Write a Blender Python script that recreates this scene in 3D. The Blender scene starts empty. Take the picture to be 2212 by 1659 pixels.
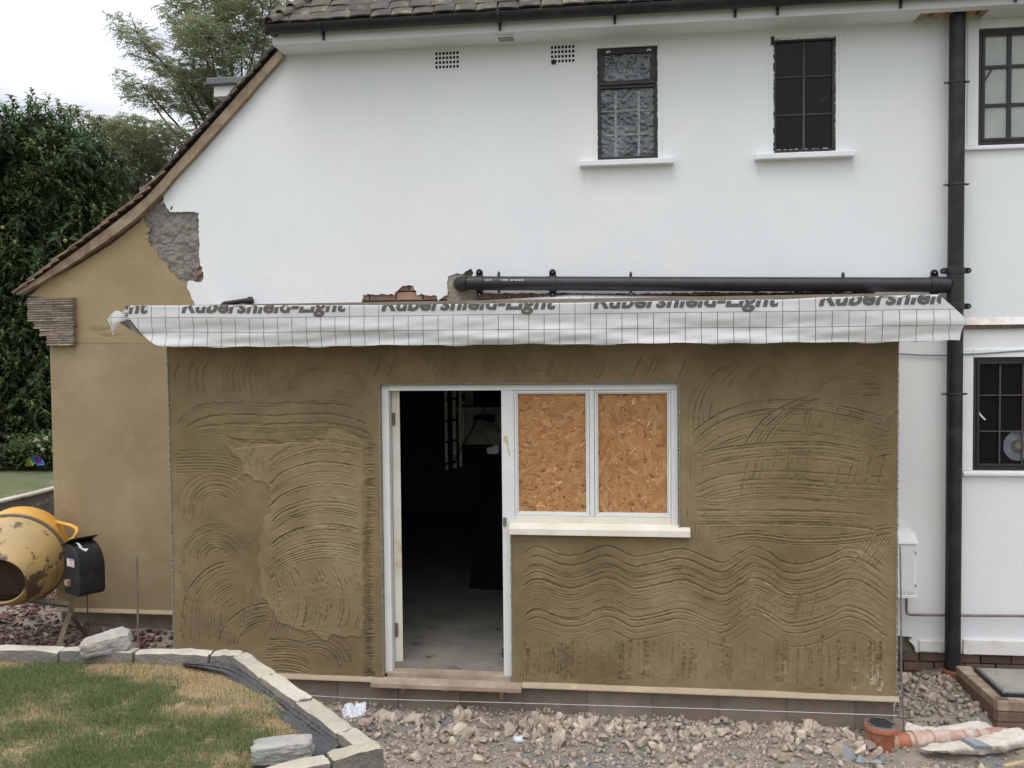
import bpy, bmesh, math, random
import numpy as np
from mathutils import Vector, Matrix, Euler
from mathutils.geometry import tessellate_polygon
random.seed(7); rng = np.random.default_rng(7)
S = bpy.context.scene
C = bpy.data.collections.new('site'); S.collection.children.link(C)

# ---------------------------------------------------------------- camera, light, exposure
CAM = Vector((0.0, -6.2, 2.25)); FPX = 1950.0
YAW, PITCH, ROLL = math.radians(7.3), math.radians(2.0), -0.0095
RC = (Matrix.Rotation(YAW, 3, 'Z') @ Matrix.Rotation(math.radians(90) - PITCH, 3, 'X') @ Matrix.Rotation(ROLL, 3, 'Z'))
cd = bpy.data.cameras.new('camera'); cam = bpy.data.objects.new('camera', cd); C.objects.link(cam)
cd.sensor_width = 36; cd.lens = FPX / 2212 * 36; cd.clip_start = 0.05; cd.clip_end = 2000
cam.matrix_world = Matrix.Translation(CAM) @ RC.to_4x4()
S.camera = cam
S.view_settings.view_transform = 'Standard'; S.view_settings.look = 'None'
S.view_settings.exposure = 0.0; S.view_settings.gamma = 1; S.view_settings.use_curve_mapping = False
S.render.film_transparent = False
S.cycles.max_bounces = 6; S.cycles.use_adaptive_sampling = True

SUN_EL, SUN_AZ = math.radians(64), math.radians(200)      # behind the camera, high, veiled by cloud
w = bpy.data.worlds.new('World'); S.world = w; w.use_nodes = True
nt = w.node_tree; nt.nodes.clear()
def N(tree, t, **kw):
    n = tree.nodes.new(t)
    for k, v in kw.items():
        if k in n.inputs.keys(): n.inputs[k].default_value = v
        else: setattr(n, k, v)
    return n
out = N(nt, 'ShaderNodeOutputWorld'); bg = N(nt, 'ShaderNodeBackground', Strength=0.1)
sky = N(nt, 'ShaderNodeTexSky', sky_type='NISHITA', sun_disc=False, sun_elevation=SUN_EL, sun_rotation=SUN_AZ)
tc = N(nt, 'ShaderNodeTexCoord'); sep = N(nt, 'ShaderNodeSeparateXYZ')
nt.links.new(tc.outputs['Generated'], sep.inputs[0])
mp = N(nt, 'ShaderNodeMapping'); mp.inputs['Scale'].default_value = (1.0, 1.0, 2.6)
nt.links.new(tc.outputs['Generated'], mp.inputs[0])
no = N(nt, 'ShaderNodeTexNoise', Scale=2.3, Detail=5.0, Roughness=0.5)
nt.links.new(mp.outputs[0], no.inputs['Vector'])
cr = N(nt, 'ShaderNodeValToRGB')                          # cloud body: grey-blue bellies to bright white
cr.color_ramp.elements[0].position = 0.40; cr.color_ramp.elements[0].color = (7.1, 7.7, 8.7, 1)
cr.color_ramp.elements[1].position = 0.52; cr.color_ramp.elements[1].color = (13.2, 13.4, 13.8, 1)
nt.links.new(no.outputs['Fac'], cr.inputs[0])
cl = N(nt, 'ShaderNodeMath', operation='MULTIPLY_ADD'); cl.inputs[1].default_value = 1.50; cl.inputs[2].default_value = 0.58
nt.links.new(sep.outputs['Z'], cl.inputs[0])              # overcast sky: brighter towards the zenith
cmx = N(nt, 'ShaderNodeMath', operation='MAXIMUM'); cmx.inputs[1].default_value = 0.5
nt.links.new(cl.outputs[0], cmx.inputs[0])
vm = N(nt, 'ShaderNodeVectorMath', operation='SCALE')
nt.links.new(cr.outputs[0], vm.inputs[0]); nt.links.new(cmx.outputs[0], vm.inputs['Scale'])
mx = N(nt, 'ShaderNodeMixRGB'); mx.inputs[0].default_value = 0.93
nt.links.new(sky.outputs[0], mx.inputs[1]); nt.links.new(vm.outputs[0], mx.inputs[2])
nt.links.new(mx.outputs[0], bg.inputs['Color']); nt.links.new(bg.outputs[0], out.inputs[0])

sl = bpy.data.lights.new('sun', 'SUN'); sl.energy = 0.8; sl.angle = math.radians(26); sl.color = (1, 0.96, 0.9)
so = bpy.data.objects.new('sun', sl); C.objects.link(so)
sd = Vector((math.sin(SUN_AZ) * math.cos(SUN_EL), math.cos(SUN_AZ) * math.cos(SUN_EL), math.sin(SUN_EL)))
so.rotation_euler = sd.to_track_quat('Z', 'Y').to_euler()

# ---------------------------------------------------------------- helpers
def ray(x, y):
    return RC @ Vector(((x - 1106.0) / FPX, -(y - 829.5) / FPX, -1.0))
def P(x, y, Y=0.0):                                       # the point of plane Y that the photo shows at x, y
    d = ray(x, y); t = (Y - CAM.y) / d.y; return CAM + d * t
def PZ(x, y, z):                                          # the same on a level plane
    d = ray(x, y); t = (z - CAM.z) / d.z; return CAM + d * t
def XM(x, y, Y): return P(x, y, Y).x
def ZM(x, y, Y): return P(x, y, Y).z

WL = {}
def link(o, parent, loc):
    C.objects.link(o)
    if parent is not None:
        o.parent = parent; o.location = Vector(loc) - WL[parent.name]
    else: o.location = loc
    WL[o.name] = Vector(loc)
    return o
def tag(o, label=None, cat=None, group=None, kind=None):
    if label: o['label'] = label
    if cat: o['category'] = cat
    if group: o['group'] = group
    if kind: o['kind'] = kind
    return o
def thing(name, label, cat, loc=(0, 0, 0), group=None):
    o = bpy.data.objects.new(name, None); o.empty_display_size = 0.1
    link(o, None, loc); return tag(o, label, cat, group)
def npmesh(name, v, f, mat, parent=None, tone=None, smooth=False, attrs=None, centre=True):
    v = np.asarray(v, dtype=np.float64).reshape(-1, 3)
    c = (v.max(0) + v.min(0)) / 2 if centre else np.zeros(3)
    me = bpy.data.meshes.new(name)
    if isinstance(f, np.ndarray):
        k = f.shape[1]; me.vertices.add(len(v)); me.loops.add(f.size); me.polygons.add(len(f))
        me.vertices.foreach_set('co', (v - c).astype(np.float32).ravel())
        me.loops.foreach_set('vertex_index', f.astype(np.int32).ravel())
        me.polygons.foreach_set('loop_start', np.arange(0, f.size, k, dtype=np.int32))
        me.polygons.foreach_set('loop_total', np.full(len(f), k, dtype=np.int32))
        me.update(calc_edges=True)
    else:
        me.from_pydata([tuple(q) for q in (v - c)], [], [list(q) for q in f]); me.update()
    if smooth: me.polygons.foreach_set('use_smooth', np.ones(len(me.polygons), dtype=bool))
    if tone is not None:
        a = me.attributes.new('tone', 'FLOAT', 'POINT'); a.data.foreach_set('value', np.asarray(tone, dtype=np.float32))
    for k_, val in (attrs or {}).items():
        a = me.attributes.new(k_, 'FLOAT', 'POINT'); a.data.foreach_set('value', np.asarray(val, dtype=np.float32))
    if mat: me.materials.append(mat)
    o = bpy.data.objects.new(name, me); return link(o, parent, tuple(c))
class MB:
    def __init__(s): s.v = []; s.f = []
    def add(s, vs, fs):
        b = len(s.v); s.v += [tuple(q) for q in vs]; s.f += [[i + b for i in q] for q in fs]; return s
    def box(s, x0, x1, y0, y1, z0, z1):
        return s.add([(x0,y0,z0),(x1,y0,z0),(x1,y1,z0),(x0,y1,z0),(x0,y0,z1),(x1,y0,z1),(x1,y1,z1),(x0,y1,z1)],
                     [(0,3,2,1),(4,5,6,7),(0,1,5,4),(1,2,6,5),(2,3,7,6),(3,0,4,7)])
    def obox(s, c, ax, ay, az):                            # oriented box, half-axis vectors
        c = Vector(c); ax, ay, az = Vector(ax), Vector(ay), Vector(az); vs = []
        for k in (-1, 1):
            for i, j in ((-1,-1),(1,-1),(1,1),(-1,1)): vs.append(c + ax*i + ay*j + az*k)
        return s.add(vs, [(0,3,2,1),(4,5,6,7),(0,1,5,4),(1,2,6,5),(2,3,7,6),(3,0,4,7)])
    def tube(s, pts, r, n=12, caps=True, ref=None):
        pts = [Vector(p) for p in pts]; rs = r if isinstance(r, (list, tuple)) else [r] * len(pts); b = len(s.v)
        t0 = (pts[1] - pts[0]).normalized(); u = ref or (Vector((0, 0, 1)) if abs(t0.z) < .9 else Vector((1, 0, 0)))
        for i, p in enumerate(pts):
            t = (pts[min(i+1, len(pts)-1)] - pts[max(i-1, 0)]).normalized()
            a = (u - t * u.dot(t)).normalized(); bb = t.cross(a); u = a
            for k in range(n):
                an = 2 * math.pi * k / n; s.v.append(tuple(p + (a * math.cos(an) + bb * math.sin(an)) * rs[i]))
        for i in range(len(pts) - 1):
            for k in range(n):
                s.f.append([b+i*n+k, b+i*n+(k+1) % n, b+(i+1)*n+(k+1) % n, b+(i+1)*n+k])
        if caps: s.f.append([b+k for k in range(n)][::-1]); s.f.append([b+(len(pts)-1)*n+k for k in range(n)])
        return s
    def prism(s, poly, dvec):                              # polygon extruded along dvec
        n = len(poly); d = Vector(dvec); vs = [Vector(p) for p in poly] + [Vector(p) + d for p in poly]
        fs = [list(range(n))[::-1], list(range(n, 2*n))] + [[i, (i+1) % n, n+(i+1) % n, n+i] for i in range(n)]
        return s.add(vs, fs)
    def build(s, name, mat, parent=None, smooth=False, bevel=0, **kw):
        o = npmesh(name, s.v, s.f, mat, parent, smooth=smooth, **kw)
        bm = bmesh.new(); bm.from_mesh(o.data); bmesh.ops.recalc_face_normals(bm, faces=bm.faces); bm.to_mesh(o.data); bm.free()
        if bevel:
            m = o.modifiers.new('bevel', 'BEVEL'); m.width = bevel; m.segments = 2; m.limit_method = 'ANGLE'
        if smooth: autosmooth(o)
        return o
def autosmooth(o, ang=40):
    bm = bmesh.new(); bm.from_mesh(o.data); a = math.radians(ang)
    for e in bm.edges:
        if len(e.link_faces) == 2 and e.calc_face_angle(0) > a: e.smooth = False
    bm.to_mesh(o.data); bm.free()
def copy(o, parent, loc, rot=None, scale=None, name=None):
    c = o.copy(); C.objects.link(c); c.parent = parent
    c.location = Vector(loc) - (WL[parent.name] if parent else Vector((0, 0, 0)))
    if rot is not None: c.rotation_euler = rot
    if scale is not None: c.scale = scale
    WL[c.name] = Vector(loc)
    return c
def jag(poly, amp, step=0.03, closed=True, skip=()):
    o = []; n = len(poly)
    for i in range(n if closed else n - 1):
        a, b = Vector(poly[i]), Vector(poly[(i+1) % n]); m = max(1, int((b-a).length / step))
        for k in range(m):
            q = a.lerp(b, k / m)
            if i not in skip: q = q + Vector((rng.normal(0, amp), 0, rng.normal(0, amp)))
            o.append(q)
    return o
def slab(name, loops, thick, mat, parent, front_only=False, **kw):
    """flat plate facing -Y with holes; loops are lists of 3D points on one plane"""
    loops = [[Vector(p) for p in l] for l in loops]; flat = [p for l in loops for p in l]
    tris = tessellate_polygon(loops); n = len(flat)
    vs = flat + [p + Vector((0, thick, 0)) for p in flat]; fs = []
    for t in tris: fs.append(list(t)); fs.append([i + n for i in t][::-1])
    b = 0
    for l in loops:
        m = len(l)
        for i in range(m): fs.append([b+i, b+(i+1) % m, n+b+(i+1) % m, n+b+i])
        b += m
    mb = MB(); mb.add(vs, fs); return mb.build(name, mat, parent, **kw)
def loft(curves, name, mat, parent=None, thick=0.0, smooth=True, sub=0, **kw):
    n = len(curves[0]); m = len(curves); v = [p for c in curves for p in c]
    f = [[j*n+i, j*n+i+1, (j+1)*n+i+1, (j+1)*n+i] for j in range(m-1) for i in range(n-1)]
    o = npmesh(name, [tuple(p) for p in v], f, mat, parent, smooth=smooth, **kw)
    if sub:
        q = o.modifiers.new('sub', 'SUBSURF'); q.levels = q.render_levels = sub
    if thick:
        q = o.modifiers.new('solid', 'SOLIDIFY'); q.thickness = thick; q.offset = 0
    return o
def resample(pts, n):
    pts = [Vector(p) for p in pts]; L = [0]
    for a, b in zip(pts, pts[1:]): L.append(L[-1] + (b-a).length)
    o = []; j = 0
    for k in range(n):
        t = L[-1] * k / (n-1)
        while j < len(L)-2 and L[j+1] < t: j += 1
        o.append(pts[j].lerp(pts[j+1], (t-L[j]) / max(1e-9, L[j+1]-L[j])))
    return o

# ---------------------------------------------------------------- materials
def mat(name, c1, c2=None, scale=4.0, rough=0.85, bump=0.0, bscale=60.0, metal=0.0, c3=None, s3=1.5, t3=(0.55, 0.68),
        rand=0.0, detail=6.0, spec=0.4, tone=None, transl=0.0, bdist=0.01, coat=0.0, contrast=(0.35, 0.65)):
    m = bpy.data.materials.new(name); m.use_nodes = True; t = m.node_tree; b = t.nodes['Principled BSDF']; L = t.links.new
    b.inputs['Roughness'].default_value = rough; b.inputs['Metallic'].default_value = metal
    b.inputs['Specular IOR Level'].default_value = spec; b.inputs['Coat Weight'].default_value = coat
    co = N(t, 'ShaderNodeTexCoord'); vec = co.outputs['Object']
    geo = N(t, 'ShaderNodeObjectInfo'); ad = N(t, 'ShaderNodeVectorMath', operation='ADD')
    sc_ = N(t, 'ShaderNodeVectorMath', operation='SCALE'); sc_.inputs['Scale'].default_value = 37.0
    cmb = N(t, 'ShaderNodeCombineXYZ'); L(geo.outputs['Random'], cmb.inputs[0]); L(geo.outputs['Random'], cmb.inputs[1])
    L(cmb.outputs[0], sc_.inputs[0]); L(vec, ad.inputs[0]); L(sc_.outputs[0], ad.inputs[1]); vec = ad.outputs[0]
    if tone:
        at = N(t, 'ShaderNodeAttribute', attribute_name='tone'); r = N(t, 'ShaderNodeValToRGB')
        while len(r.color_ramp.elements) < len(tone): r.color_ramp.elements.new(0.5)
        for i, c in enumerate(tone):
            r.color_ramp.elements[i].position = i / (len(tone)-1); r.color_ramp.elements[i].color = (*c, 1)
        L(at.outputs['Fac'], r.inputs[0]); col = r.outputs[0]
    else:
        rg = N(t, 'ShaderNodeRGB'); rg.outputs[0].default_value = (*c1, 1); col = rg.outputs[0]
    if c2:
        n1 = N(t, 'ShaderNodeTexNoise', Scale=scale, Detail=detail, Roughness=0.6); L(vec, n1.inputs['Vector'])
        mr = N(t, 'ShaderNodeMapRange'); mr.inputs[1].default_value = contrast[0]; mr.inputs[2].default_value = contrast[1]
        L(n1.outputs['Fac'], mr.inputs[0]); mi = N(t, 'ShaderNodeMixRGB'); mi.inputs[2].default_value = (*c2, 1)
        L(mr.outputs[0], mi.inputs[0]); L(col, mi.inputs[1]); col = mi.outputs[0]
    if c3:
        n2 = N(t, 'ShaderNodeTexNoise', Scale=s3, Detail=8.0, Roughness=0.65); L(vec, n2.inputs['Vector'])
        mr = N(t, 'ShaderNodeMapRange'); mr.inputs[1].default_value = t3[0]; mr.inputs[2].default_value = t3[1]
        L(n2.outputs['Fac'], mr.inputs[0]); mi = N(t, 'ShaderNodeMixRGB'); mi.inputs[2].default_value = (*c3, 1)
        L(mr.outputs[0], mi.inputs[0]); L(col, mi.inputs[1]); col = mi.outputs[0]
    if rand:
        hs = N(t, 'ShaderNodeHueSaturation'); mr = N(t, 'ShaderNodeMapRange')
        mr.inputs[3].default_value = 1 - rand; mr.inputs[4].default_value = 1 + rand
        L(geo.outputs['Random'], mr.inputs[0]); L(mr.outputs[0], hs.inputs['Value']); L(col, hs.inputs['Color']); col = hs.outputs[0]
    L(col, b.inputs['Base Color'])
    if bump:
        n3 = N(t, 'ShaderNodeTexNoise', Scale=bscale, Detail=8.0, Roughness=0.65); L(vec, n3.inputs['Vector'])
        bp = N(t, 'ShaderNodeBump', Strength=bump, Distance=bdist); L(n3.outputs['Fac'], bp.inputs['Height']); L(bp.outputs[0], b.inputs['Normal'])
    if transl:
        ot = t.nodes['Material Output']; tr = N(t, 'ShaderNodeBsdfTranslucent'); ms = N(t, 'ShaderNodeMixShader'); ms.inputs[0].default_value = transl
        L(col, tr.inputs['Color']); L(b.outputs[0], ms.inputs[1]); L(tr.outputs[0], ms.inputs[2]); L(ms.outputs[0], ot.inputs['Surface'])
    return m
M = {}
M['white_render'] = mat('white_render', (.79, .80, .81), (.75, .765, .775), 1.1, .8, .28, 30, c3=(.82, .80, .77), s3=.7, t3=(.48, .74), bdist=.009)
M['white_trim'] = mat('white_trim', (.80, .81, .82), (.74, .75, .75), 5, .6, .1, 60)
M['white_stained'] = mat('white_stained', (.78, .76, .73), (.62, .50, .40), 7, .8, .3, 50, contrast=(.5, .75))
M['soffit'] = mat('soffit', (.72, .73, .73), (.66, .66, .65), 1.0, .7, .05, 40)
M['sand_render'] = mat('sand_render', (.355, .268, .150), (.30, .222, .118), 1.6, .95, .30, 130, c3=(.39, .31, .19), s3=2.2, t3=(.5, .75), bdist=.006)
M['sand_render_dry'] = mat('sand_render_dry', (.37, .285, .155), (.31, .235, .125), 2.1, .95, .25, 130, c3=(.41, .325, .185), s3=3.2, t3=(.45, .75), bdist=.006)
M['cement_patch'] = mat('cement_patch', (.30, .28, .25), (.22, .205, .18), 7, .95, 1.0, 14, c3=(.36, .27, .20), s3=5, t3=(.6, .75), bdist=.05)
M['brick'] = mat('brick', (.30, .165, .115), (.36, .235, .175), 9, .9, .6, 70, rand=.25, c3=(.42, .34, .28), s3=6, t3=(.52, .7))
M['brick_dark'] = mat('brick_dark', (.12, .075, .055), (.16, .105, .078), 9, .9, .6, 70, rand=.25, c3=(.09, .07, .06), s3=6, t3=(.5, .7))
M['block'] = mat('block', (.27, .225, .18), (.20, .165, .13), 6, .95, .6, 90, rand=.15, c3=(.28, .19, .14), s3=4, t3=(.5, .7))
M['mortar'] = mat('mortar', (.22, .18, .145), (.16, .13, .10), 8, .95, .7, 60)
M['bead'] = mat('bead', (.42, .345, .245), (.36, .285, .19), 6, .8, .3, 90, c3=(.50, .39, .23), s3=3, t3=(.56, .66))
M['steel_bead'] = mat('steel_bead', (.22, .25, .24), (.34, .30, .22), 45, .6, .5, 90, metal=.3)
M['timber_white'] = mat('timber_white', (.77, .77, .76), (.70, .70, .685), 5, .5, .15, 50, c3=(.62, .50, .33), s3=3.5, t3=(.68, .78))
M['timber_cream'] = mat('timber_cream', (.80, .77, .68), (.72, .66, .54), 4, .55, .15, 50, c3=(.60, .42, .22), s3=4, t3=(.62, .74))
M['sill_wood'] = mat('sill_wood', (.37, .285, .215), (.30, .22, .165), 5, .8, .4, 60, c3=(.44, .36, .28), s3=4, t3=(.45, .62))
M['black_plastic'] = mat('black_plastic', (.012, .013, .016), (.021, .022, .025), 10, .42, .1, 60, spec=.5)
M['black_dusty'] = mat('black_dusty', (.013, .013, .015), (.050, .045, .039), 7, .5, .25, 50, contrast=(.50, .85))
M['black_paint'] = mat('black_paint', (.020, .019, .020), (.035, .030, .030), 14, .45, .6, 90, bdist=.003)
M['tile'] = mat('tile', (.105, .088, .073), (.072, .062, .055), 10, .9, .6, 60, rand=.35, c3=(.20, .185, .11), s3=7, t3=(.52, .68))
M['tile_tan'] = mat('tile_tan', (.25, .17, .115), (.185, .12, .085), 10, .9, .6, 60, rand=.2, c3=(.30, .235, .16), s3=7, t3=(.5, .65))
M['verge'] = mat('verge', (.32, .24, .165), (.20, .14, .10), 9, .95, 1.0, 28, c3=(.37, .30, .21), s3=3, t3=(.48, .62))
M['lead'] = mat('lead', (.12, .12, .13), (.19, .19, .20), 6, .6, .3, 40)
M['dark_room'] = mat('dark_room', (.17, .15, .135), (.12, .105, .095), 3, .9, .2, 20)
M['floor_concrete'] = mat('floor_concrete', (.30, .275, .235), (.20, .19, .165), 3.5, .75, .4, 50, c3=(.10, .075, .055), s3=7, t3=(.62, .66))
M['terracotta'] = mat('terracotta', (.34, .105, .055), (.40, .15, .085), 6, .45, .15, 50, c3=(.48, .30, .23), s3=7, t3=(.56, .72))
M['terracotta_dusty'] = mat('terracotta_dusty', (.42, .235, .17), (.47, .31, .245), 6, .6, .15, 50, c3=(.58, .51, .455), s3=5, t3=(.46, .62))
M['geotextile'] = mat('geotextile', (.66, .60, .53), (.55, .48, .41), 3, .95, .5, 120, c3=(.72, .68, .64), s3=3, t3=(.5, .7))
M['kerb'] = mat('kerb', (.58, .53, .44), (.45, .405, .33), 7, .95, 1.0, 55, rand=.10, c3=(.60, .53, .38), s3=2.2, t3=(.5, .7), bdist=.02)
M['rock'] = mat('rock', (.40, .39, .365), (.28, .265, .24), 9, .85, .8, 18, c3=(.45, .36, .26), s3=7, t3=(.55, .68), bdist=.03)
M['weed_fabric'] = mat('weed_fabric', (.045, .047, .050), (.075, .075, .075), 5, .7, .5, 30)
M['rubble'] = mat('rubble', (.475, .38, .305), (.38, .30, .24), 1.2, .95, .6, 5, rand=.20, c3=(.58, .52, .43), s3=.8, t3=(.45, .65), bdist=.006)
M['rubble_mix'] = mat('rubble_mix', (.3, .25, .2), rough=.95, bump=1.0, bscale=60, tone=[(.25, .24, .22), (.34, .285, .235), (.43, .345, .275), (.49, .40, .325), (.57, .49, .415)])
M['slate_mix'] = mat('slate_mix', (.3, .25, .2), rough=.9, bump=.8, bscale=60, tone=[(.085, .055, .05), (.15, .075, .065), (.20, .105, .09), (.20, .15, .125), (.33, .29, .25)])
M['rubble_ground'] = mat('rubble_ground', (.42, .345, .27), (.30, .26, .215), 9, .95, 1.0, 40, c3=(.25, .25, .24), s3=2.3, t3=(.5, .62), bdist=.03)
M['garden_ground'] = mat('garden_ground', (.10, .085, .05), (.06, .085, .03), 3, .95, .6, 30)
M['grey_stone'] = mat('grey_stone', (.33, .35, .37), (.26, .275, .29), 8, .6, .3, 40, rand=.2)
M['paper'] = mat('paper', (.72, .73, .76), (.60, .61, .65), 9, .7, .3, 30)
M['bark'] = mat('bark', (.10, .075, .055), (.06, .045, .035), 12, .95, .8, 30)
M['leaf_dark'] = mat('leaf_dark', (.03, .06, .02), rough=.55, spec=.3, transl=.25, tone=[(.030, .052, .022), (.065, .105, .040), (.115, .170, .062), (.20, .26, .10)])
M['leaf_ash'] = mat('leaf_ash', (.05, .08, .03), rough=.5, transl=.55, tone=[(.18, .21, .12), (.22, .255, .145), (.27, .31, .17), (.30, .22, .13)])  # leaf colours raised to carry haze and sky glare
M['leaf_herb'] = mat('leaf_herb', (.05, .08, .03), rough=.6, transl=.3, tone=[(.045, .065, .03), (.07, .11, .035), (.12, .15, .05), (.35, .33, .25)])
M['grass'] = mat('grass', (.06, .10, .03), rough=.65, transl=.3, tone=[(.10, .14, .048), (.155, .205, .075), (.29, .27, .13), (.52, .39, .22), (.66, .51, .32)])
M['soil'] = mat('soil', (.27, .20, .12), (.19, .15, .08), 8, .95, 1.0, 60, c3=(.40, .29, .17), s3=3, t3=(.5, .62))
M['galv'] = mat('galv', (.26, .27, .28), (.18, .17, .16), 15, .45, .2, 60, metal=.6)
M['rust'] = mat('rust', (.16, .12, .10), (.24, .15, .10), 15, .8, .4, 60)
M['copper'] = mat('copper', (.17, .12, .105), (.26, .20, .18), 8, .6, .2, 40)
M['foam'] = mat('foam', (.42, .34, .18), (.33, .26, .13), 12, .8, .6, 40)
M['mixer_yellow'] = mat('mixer_yellow', (.72, .38, .055), (.62, .33, .06), 3, .45, .1, 40, c3=(.12, .075, .04), s3=6, t3=(.70, .73))
M['mixer_rusty'] = mat('mixer_rusty', (.58, .39, .14), (.44, .32, .17), 3, .65, .5, 40, c3=(.13, .088, .05), s3=4.6, t3=(.525, .565))
M['mixer_dark'] = mat('mixer_dark', (.06, .045, .03), (.10, .07, .045), 6, .9, .5, 30)
M['mixer_leg'] = mat('mixer_leg', (.22, .175, .115), (.14, .11, .08), 6, .85, .4, 40)
M['glass_dark'] = mat('glass_dark', (.010, .009, .009), rough=.08, spec=.16)
M['glass_pale'] = mat('glass_pale', (.42, .45, .40), (.33, .36, .33), 3, .12, spec=.6)  # pale mottled pane colour, nothing modelled behind it
M['cable'] = mat('cable', (.20, .24, .27), rough=.5)
M['timber_raw'] = mat('timber_raw', (.42, .28, .15), (.30, .19, .10), 10, .8, .4, 50)
M['wood_yellow'] = mat('wood_yellow', (.55, .42, .24), (.45, .33, .18), 10, .8, .3, 50)
def obscured_glass():
    m = bpy.data.materials.new('glass_obscured'); m.use_nodes = True; t = m.node_tree; b = t.nodes['Principled BSDF']; L = t.links.new
    co = N(t, 'ShaderNodeTexCoord'); v = N(t, 'ShaderNodeTexVoronoi', Scale=34.0); L(co.outputs['Object'], v.inputs['Vector'])
    v.feature = 'SMOOTH_F1'
    bp = N(t, 'ShaderNodeBump', Strength=1.0, Distance=.012); L(v.outputs['Distance'], bp.inputs['Height']); L(bp.outputs[0], b.inputs['Normal'])
    n = N(t, 'ShaderNodeTexNoise', Scale=5.0, Detail=3.0); L(co.outputs['Object'], n.inputs['Vector'])
    r = N(t, 'ShaderNodeValToRGB'); r.color_ramp.elements[0].color = (.028, .033, .037, 1); r.color_ramp.elements[1].color = (.13, .14, .145, 1)
    r.color_ramp.elements[0].position = .4; r.color_ramp.elements[1].position = .7
    L(n.outputs['Fac'], r.inputs[0]); L(r.outputs[0], b.inputs['Base Color']); b.inputs['Roughness'].default_value = .12; b.inputs['Specular IOR Level'].default_value = .8
    return m
M['glass_obscured'] = obscured_glass()
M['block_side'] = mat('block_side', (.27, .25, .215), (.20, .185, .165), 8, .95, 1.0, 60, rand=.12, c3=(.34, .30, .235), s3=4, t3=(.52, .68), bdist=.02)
M['wall_stain'] = mat('wall_stain', (.60, .545, .46), (.70, .665, .60), 30, .9, .3, 60)
M['mortar_tan'] = mat('mortar_tan', (.36, .315, .24), (.28, .24, .175), 9, .95, 1.0, 22, c3=(.42, .38, .31), s3=6, t3=(.5, .65), bdist=.03)
M['brick_dusty'] = mat('brick_dusty', (.23,.15,.11), (.30,.22,.16), 7, .95, .6, 60, rand=.2, c3=(.38,.32,.25), s3=5, t3=(.48,.62))
M['kneeler'] = mat('kneeler', (.27, .215, .165), (.20, .155, .118), 12, .95, .8, 60, rand=.15, c3=(.35, .30, .24), s3=8, t3=(.5, .65))
def ruck(o, strength, size, name='ruck'):
    t = bpy.data.textures.new(name, 'CLOUDS'); t.noise_scale = size; t.noise_depth = 3
    m = o.modifiers.new(name, 'DISPLACE'); m.texture = t; m.strength = strength; m.texture_coords = 'GLOBAL'; m.mid_level = .5; return o
M['damp'] = mat('damp', (.27, .20, .105), (.32, .24, .13), 14, .95, .3, 90)
M['sand_render_low'] = mat('sand_render_low', (.335, .26, .155), (.29, .222, .128), 2.0, .95, .30, 130, c3=(.37, .30, .19), s3=2.6, t3=(.48, .72), bdist=.006)
# ================================================================ HOUSE
YM = 1.05; YS = YM + 0.04                                   # face of the render, face of the wall behind it
R_X = 7.5                                                   # the house goes on past the frame
house = thing('house', 'white rendered house with tiled roof sweeping down over a sand coloured gable end', 'house', (0, 1.4, -.3))
def q(pts, Y=YM): return [P(x, y, Y) for x, y in pts]
def rect3(x0, x1, z0, z1, Y): return [Vector((x0,Y,z0)), Vector((x1,Y,z0)), Vector((x1,Y,z1)), Vector((x0,Y,z1))]

# window openings in the painted wall (x0, x1, z0, z1)
W1 = (XM(1290,225,YM), XM(1421,221,YM), ZM(1356,345,YM), ZM(1356,101,YM))
W2 = (XM(1670,205,YM), XM(1806,205,YM), ZM(1738,330,YM), ZM(1738,80,YM))
W3 = (XM(2112,190,YM), XM(2112,190,YM)+1.15, ZM(2150,313,YM), ZM(2150,60,YM))
W4 = (XM(2100,900,YM), XM(2100,900,YM)+1.15, ZM(2150,1017,YM), ZM(2150,771,YM))
Z_SOF = ZM(1100, 93, YM-.28)                                # underside of the boxed eaves
Z_SOF = P(592, 97, YM-.27).z
ZBAND = ZM(2150, 706, YM)
brick_poly = [(755,690),(758,657),(782,654),(784,637),(806,636),(850,636),(861,625),(870,617.5),(894.5,617.5),(900,636),(942,638.5),(946,649),(957,641),(968,637),
              (966,616),(967,597),(984,590),(1002,592),(1010,583),(1017,579),(1022.5,588),(1021,596),(1035,632),(1449,634),(1452,632),(1890,630),(1893,690)]
left_edge = [(612,60),(611,118),(560,176),(500,244),(440,312),(395,363),(353,413),(355,440),(367,458),(429,458.5),(430,500),(430,555),(436,578),(440,600),(434,611),(405,606),(404,622),(411,635),(424,668)]
def nj(pts, amp, Y=YM, lo=0, hi=None):
    return jag(q(pts, Y), amp, .02, closed=False) + [P(*pts[-1], Y)]
top_r = [Vector((R_X, YM, Z_SOF+.12)), Vector((XM(612,60,YM), YM, Z_SOF+.12))]
zb = ZM(900, 690, YM)
upper = nj(left_edge, .0035) + [Vector((XM(755,690,YM), YM, zb))]
upper = upper[:-1] + [Vector((upper[-2].x, YM, zb-.002))] + nj(brick_poly, .004) + \
        [Vector((XM(1893,690,YM), YM, zb)), Vector((XM(1893,690,YM), YM, ZBAND+.015)), ]
up2 = [Vector((XM(1893,690,YM), YM, ZBAND+.012))]
xs = np.arange(XM(2070,700,YM), R_X, .025)
low_line = [Vector((x, YM, ZBAND+.012+rng.normal(0,.004))) for x in xs] + [Vector((R_X, YM, ZBAND+.012))]
upper = upper + low_line + [Vector((R_X, YM, Z_SOF+.12))]
holes = [rect3(*W1, YM), rect3(*W2, YM), rect3(*W3, YM)]
slab('painted_wall', [upper] + holes, .04, M['white_render'], house)
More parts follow.
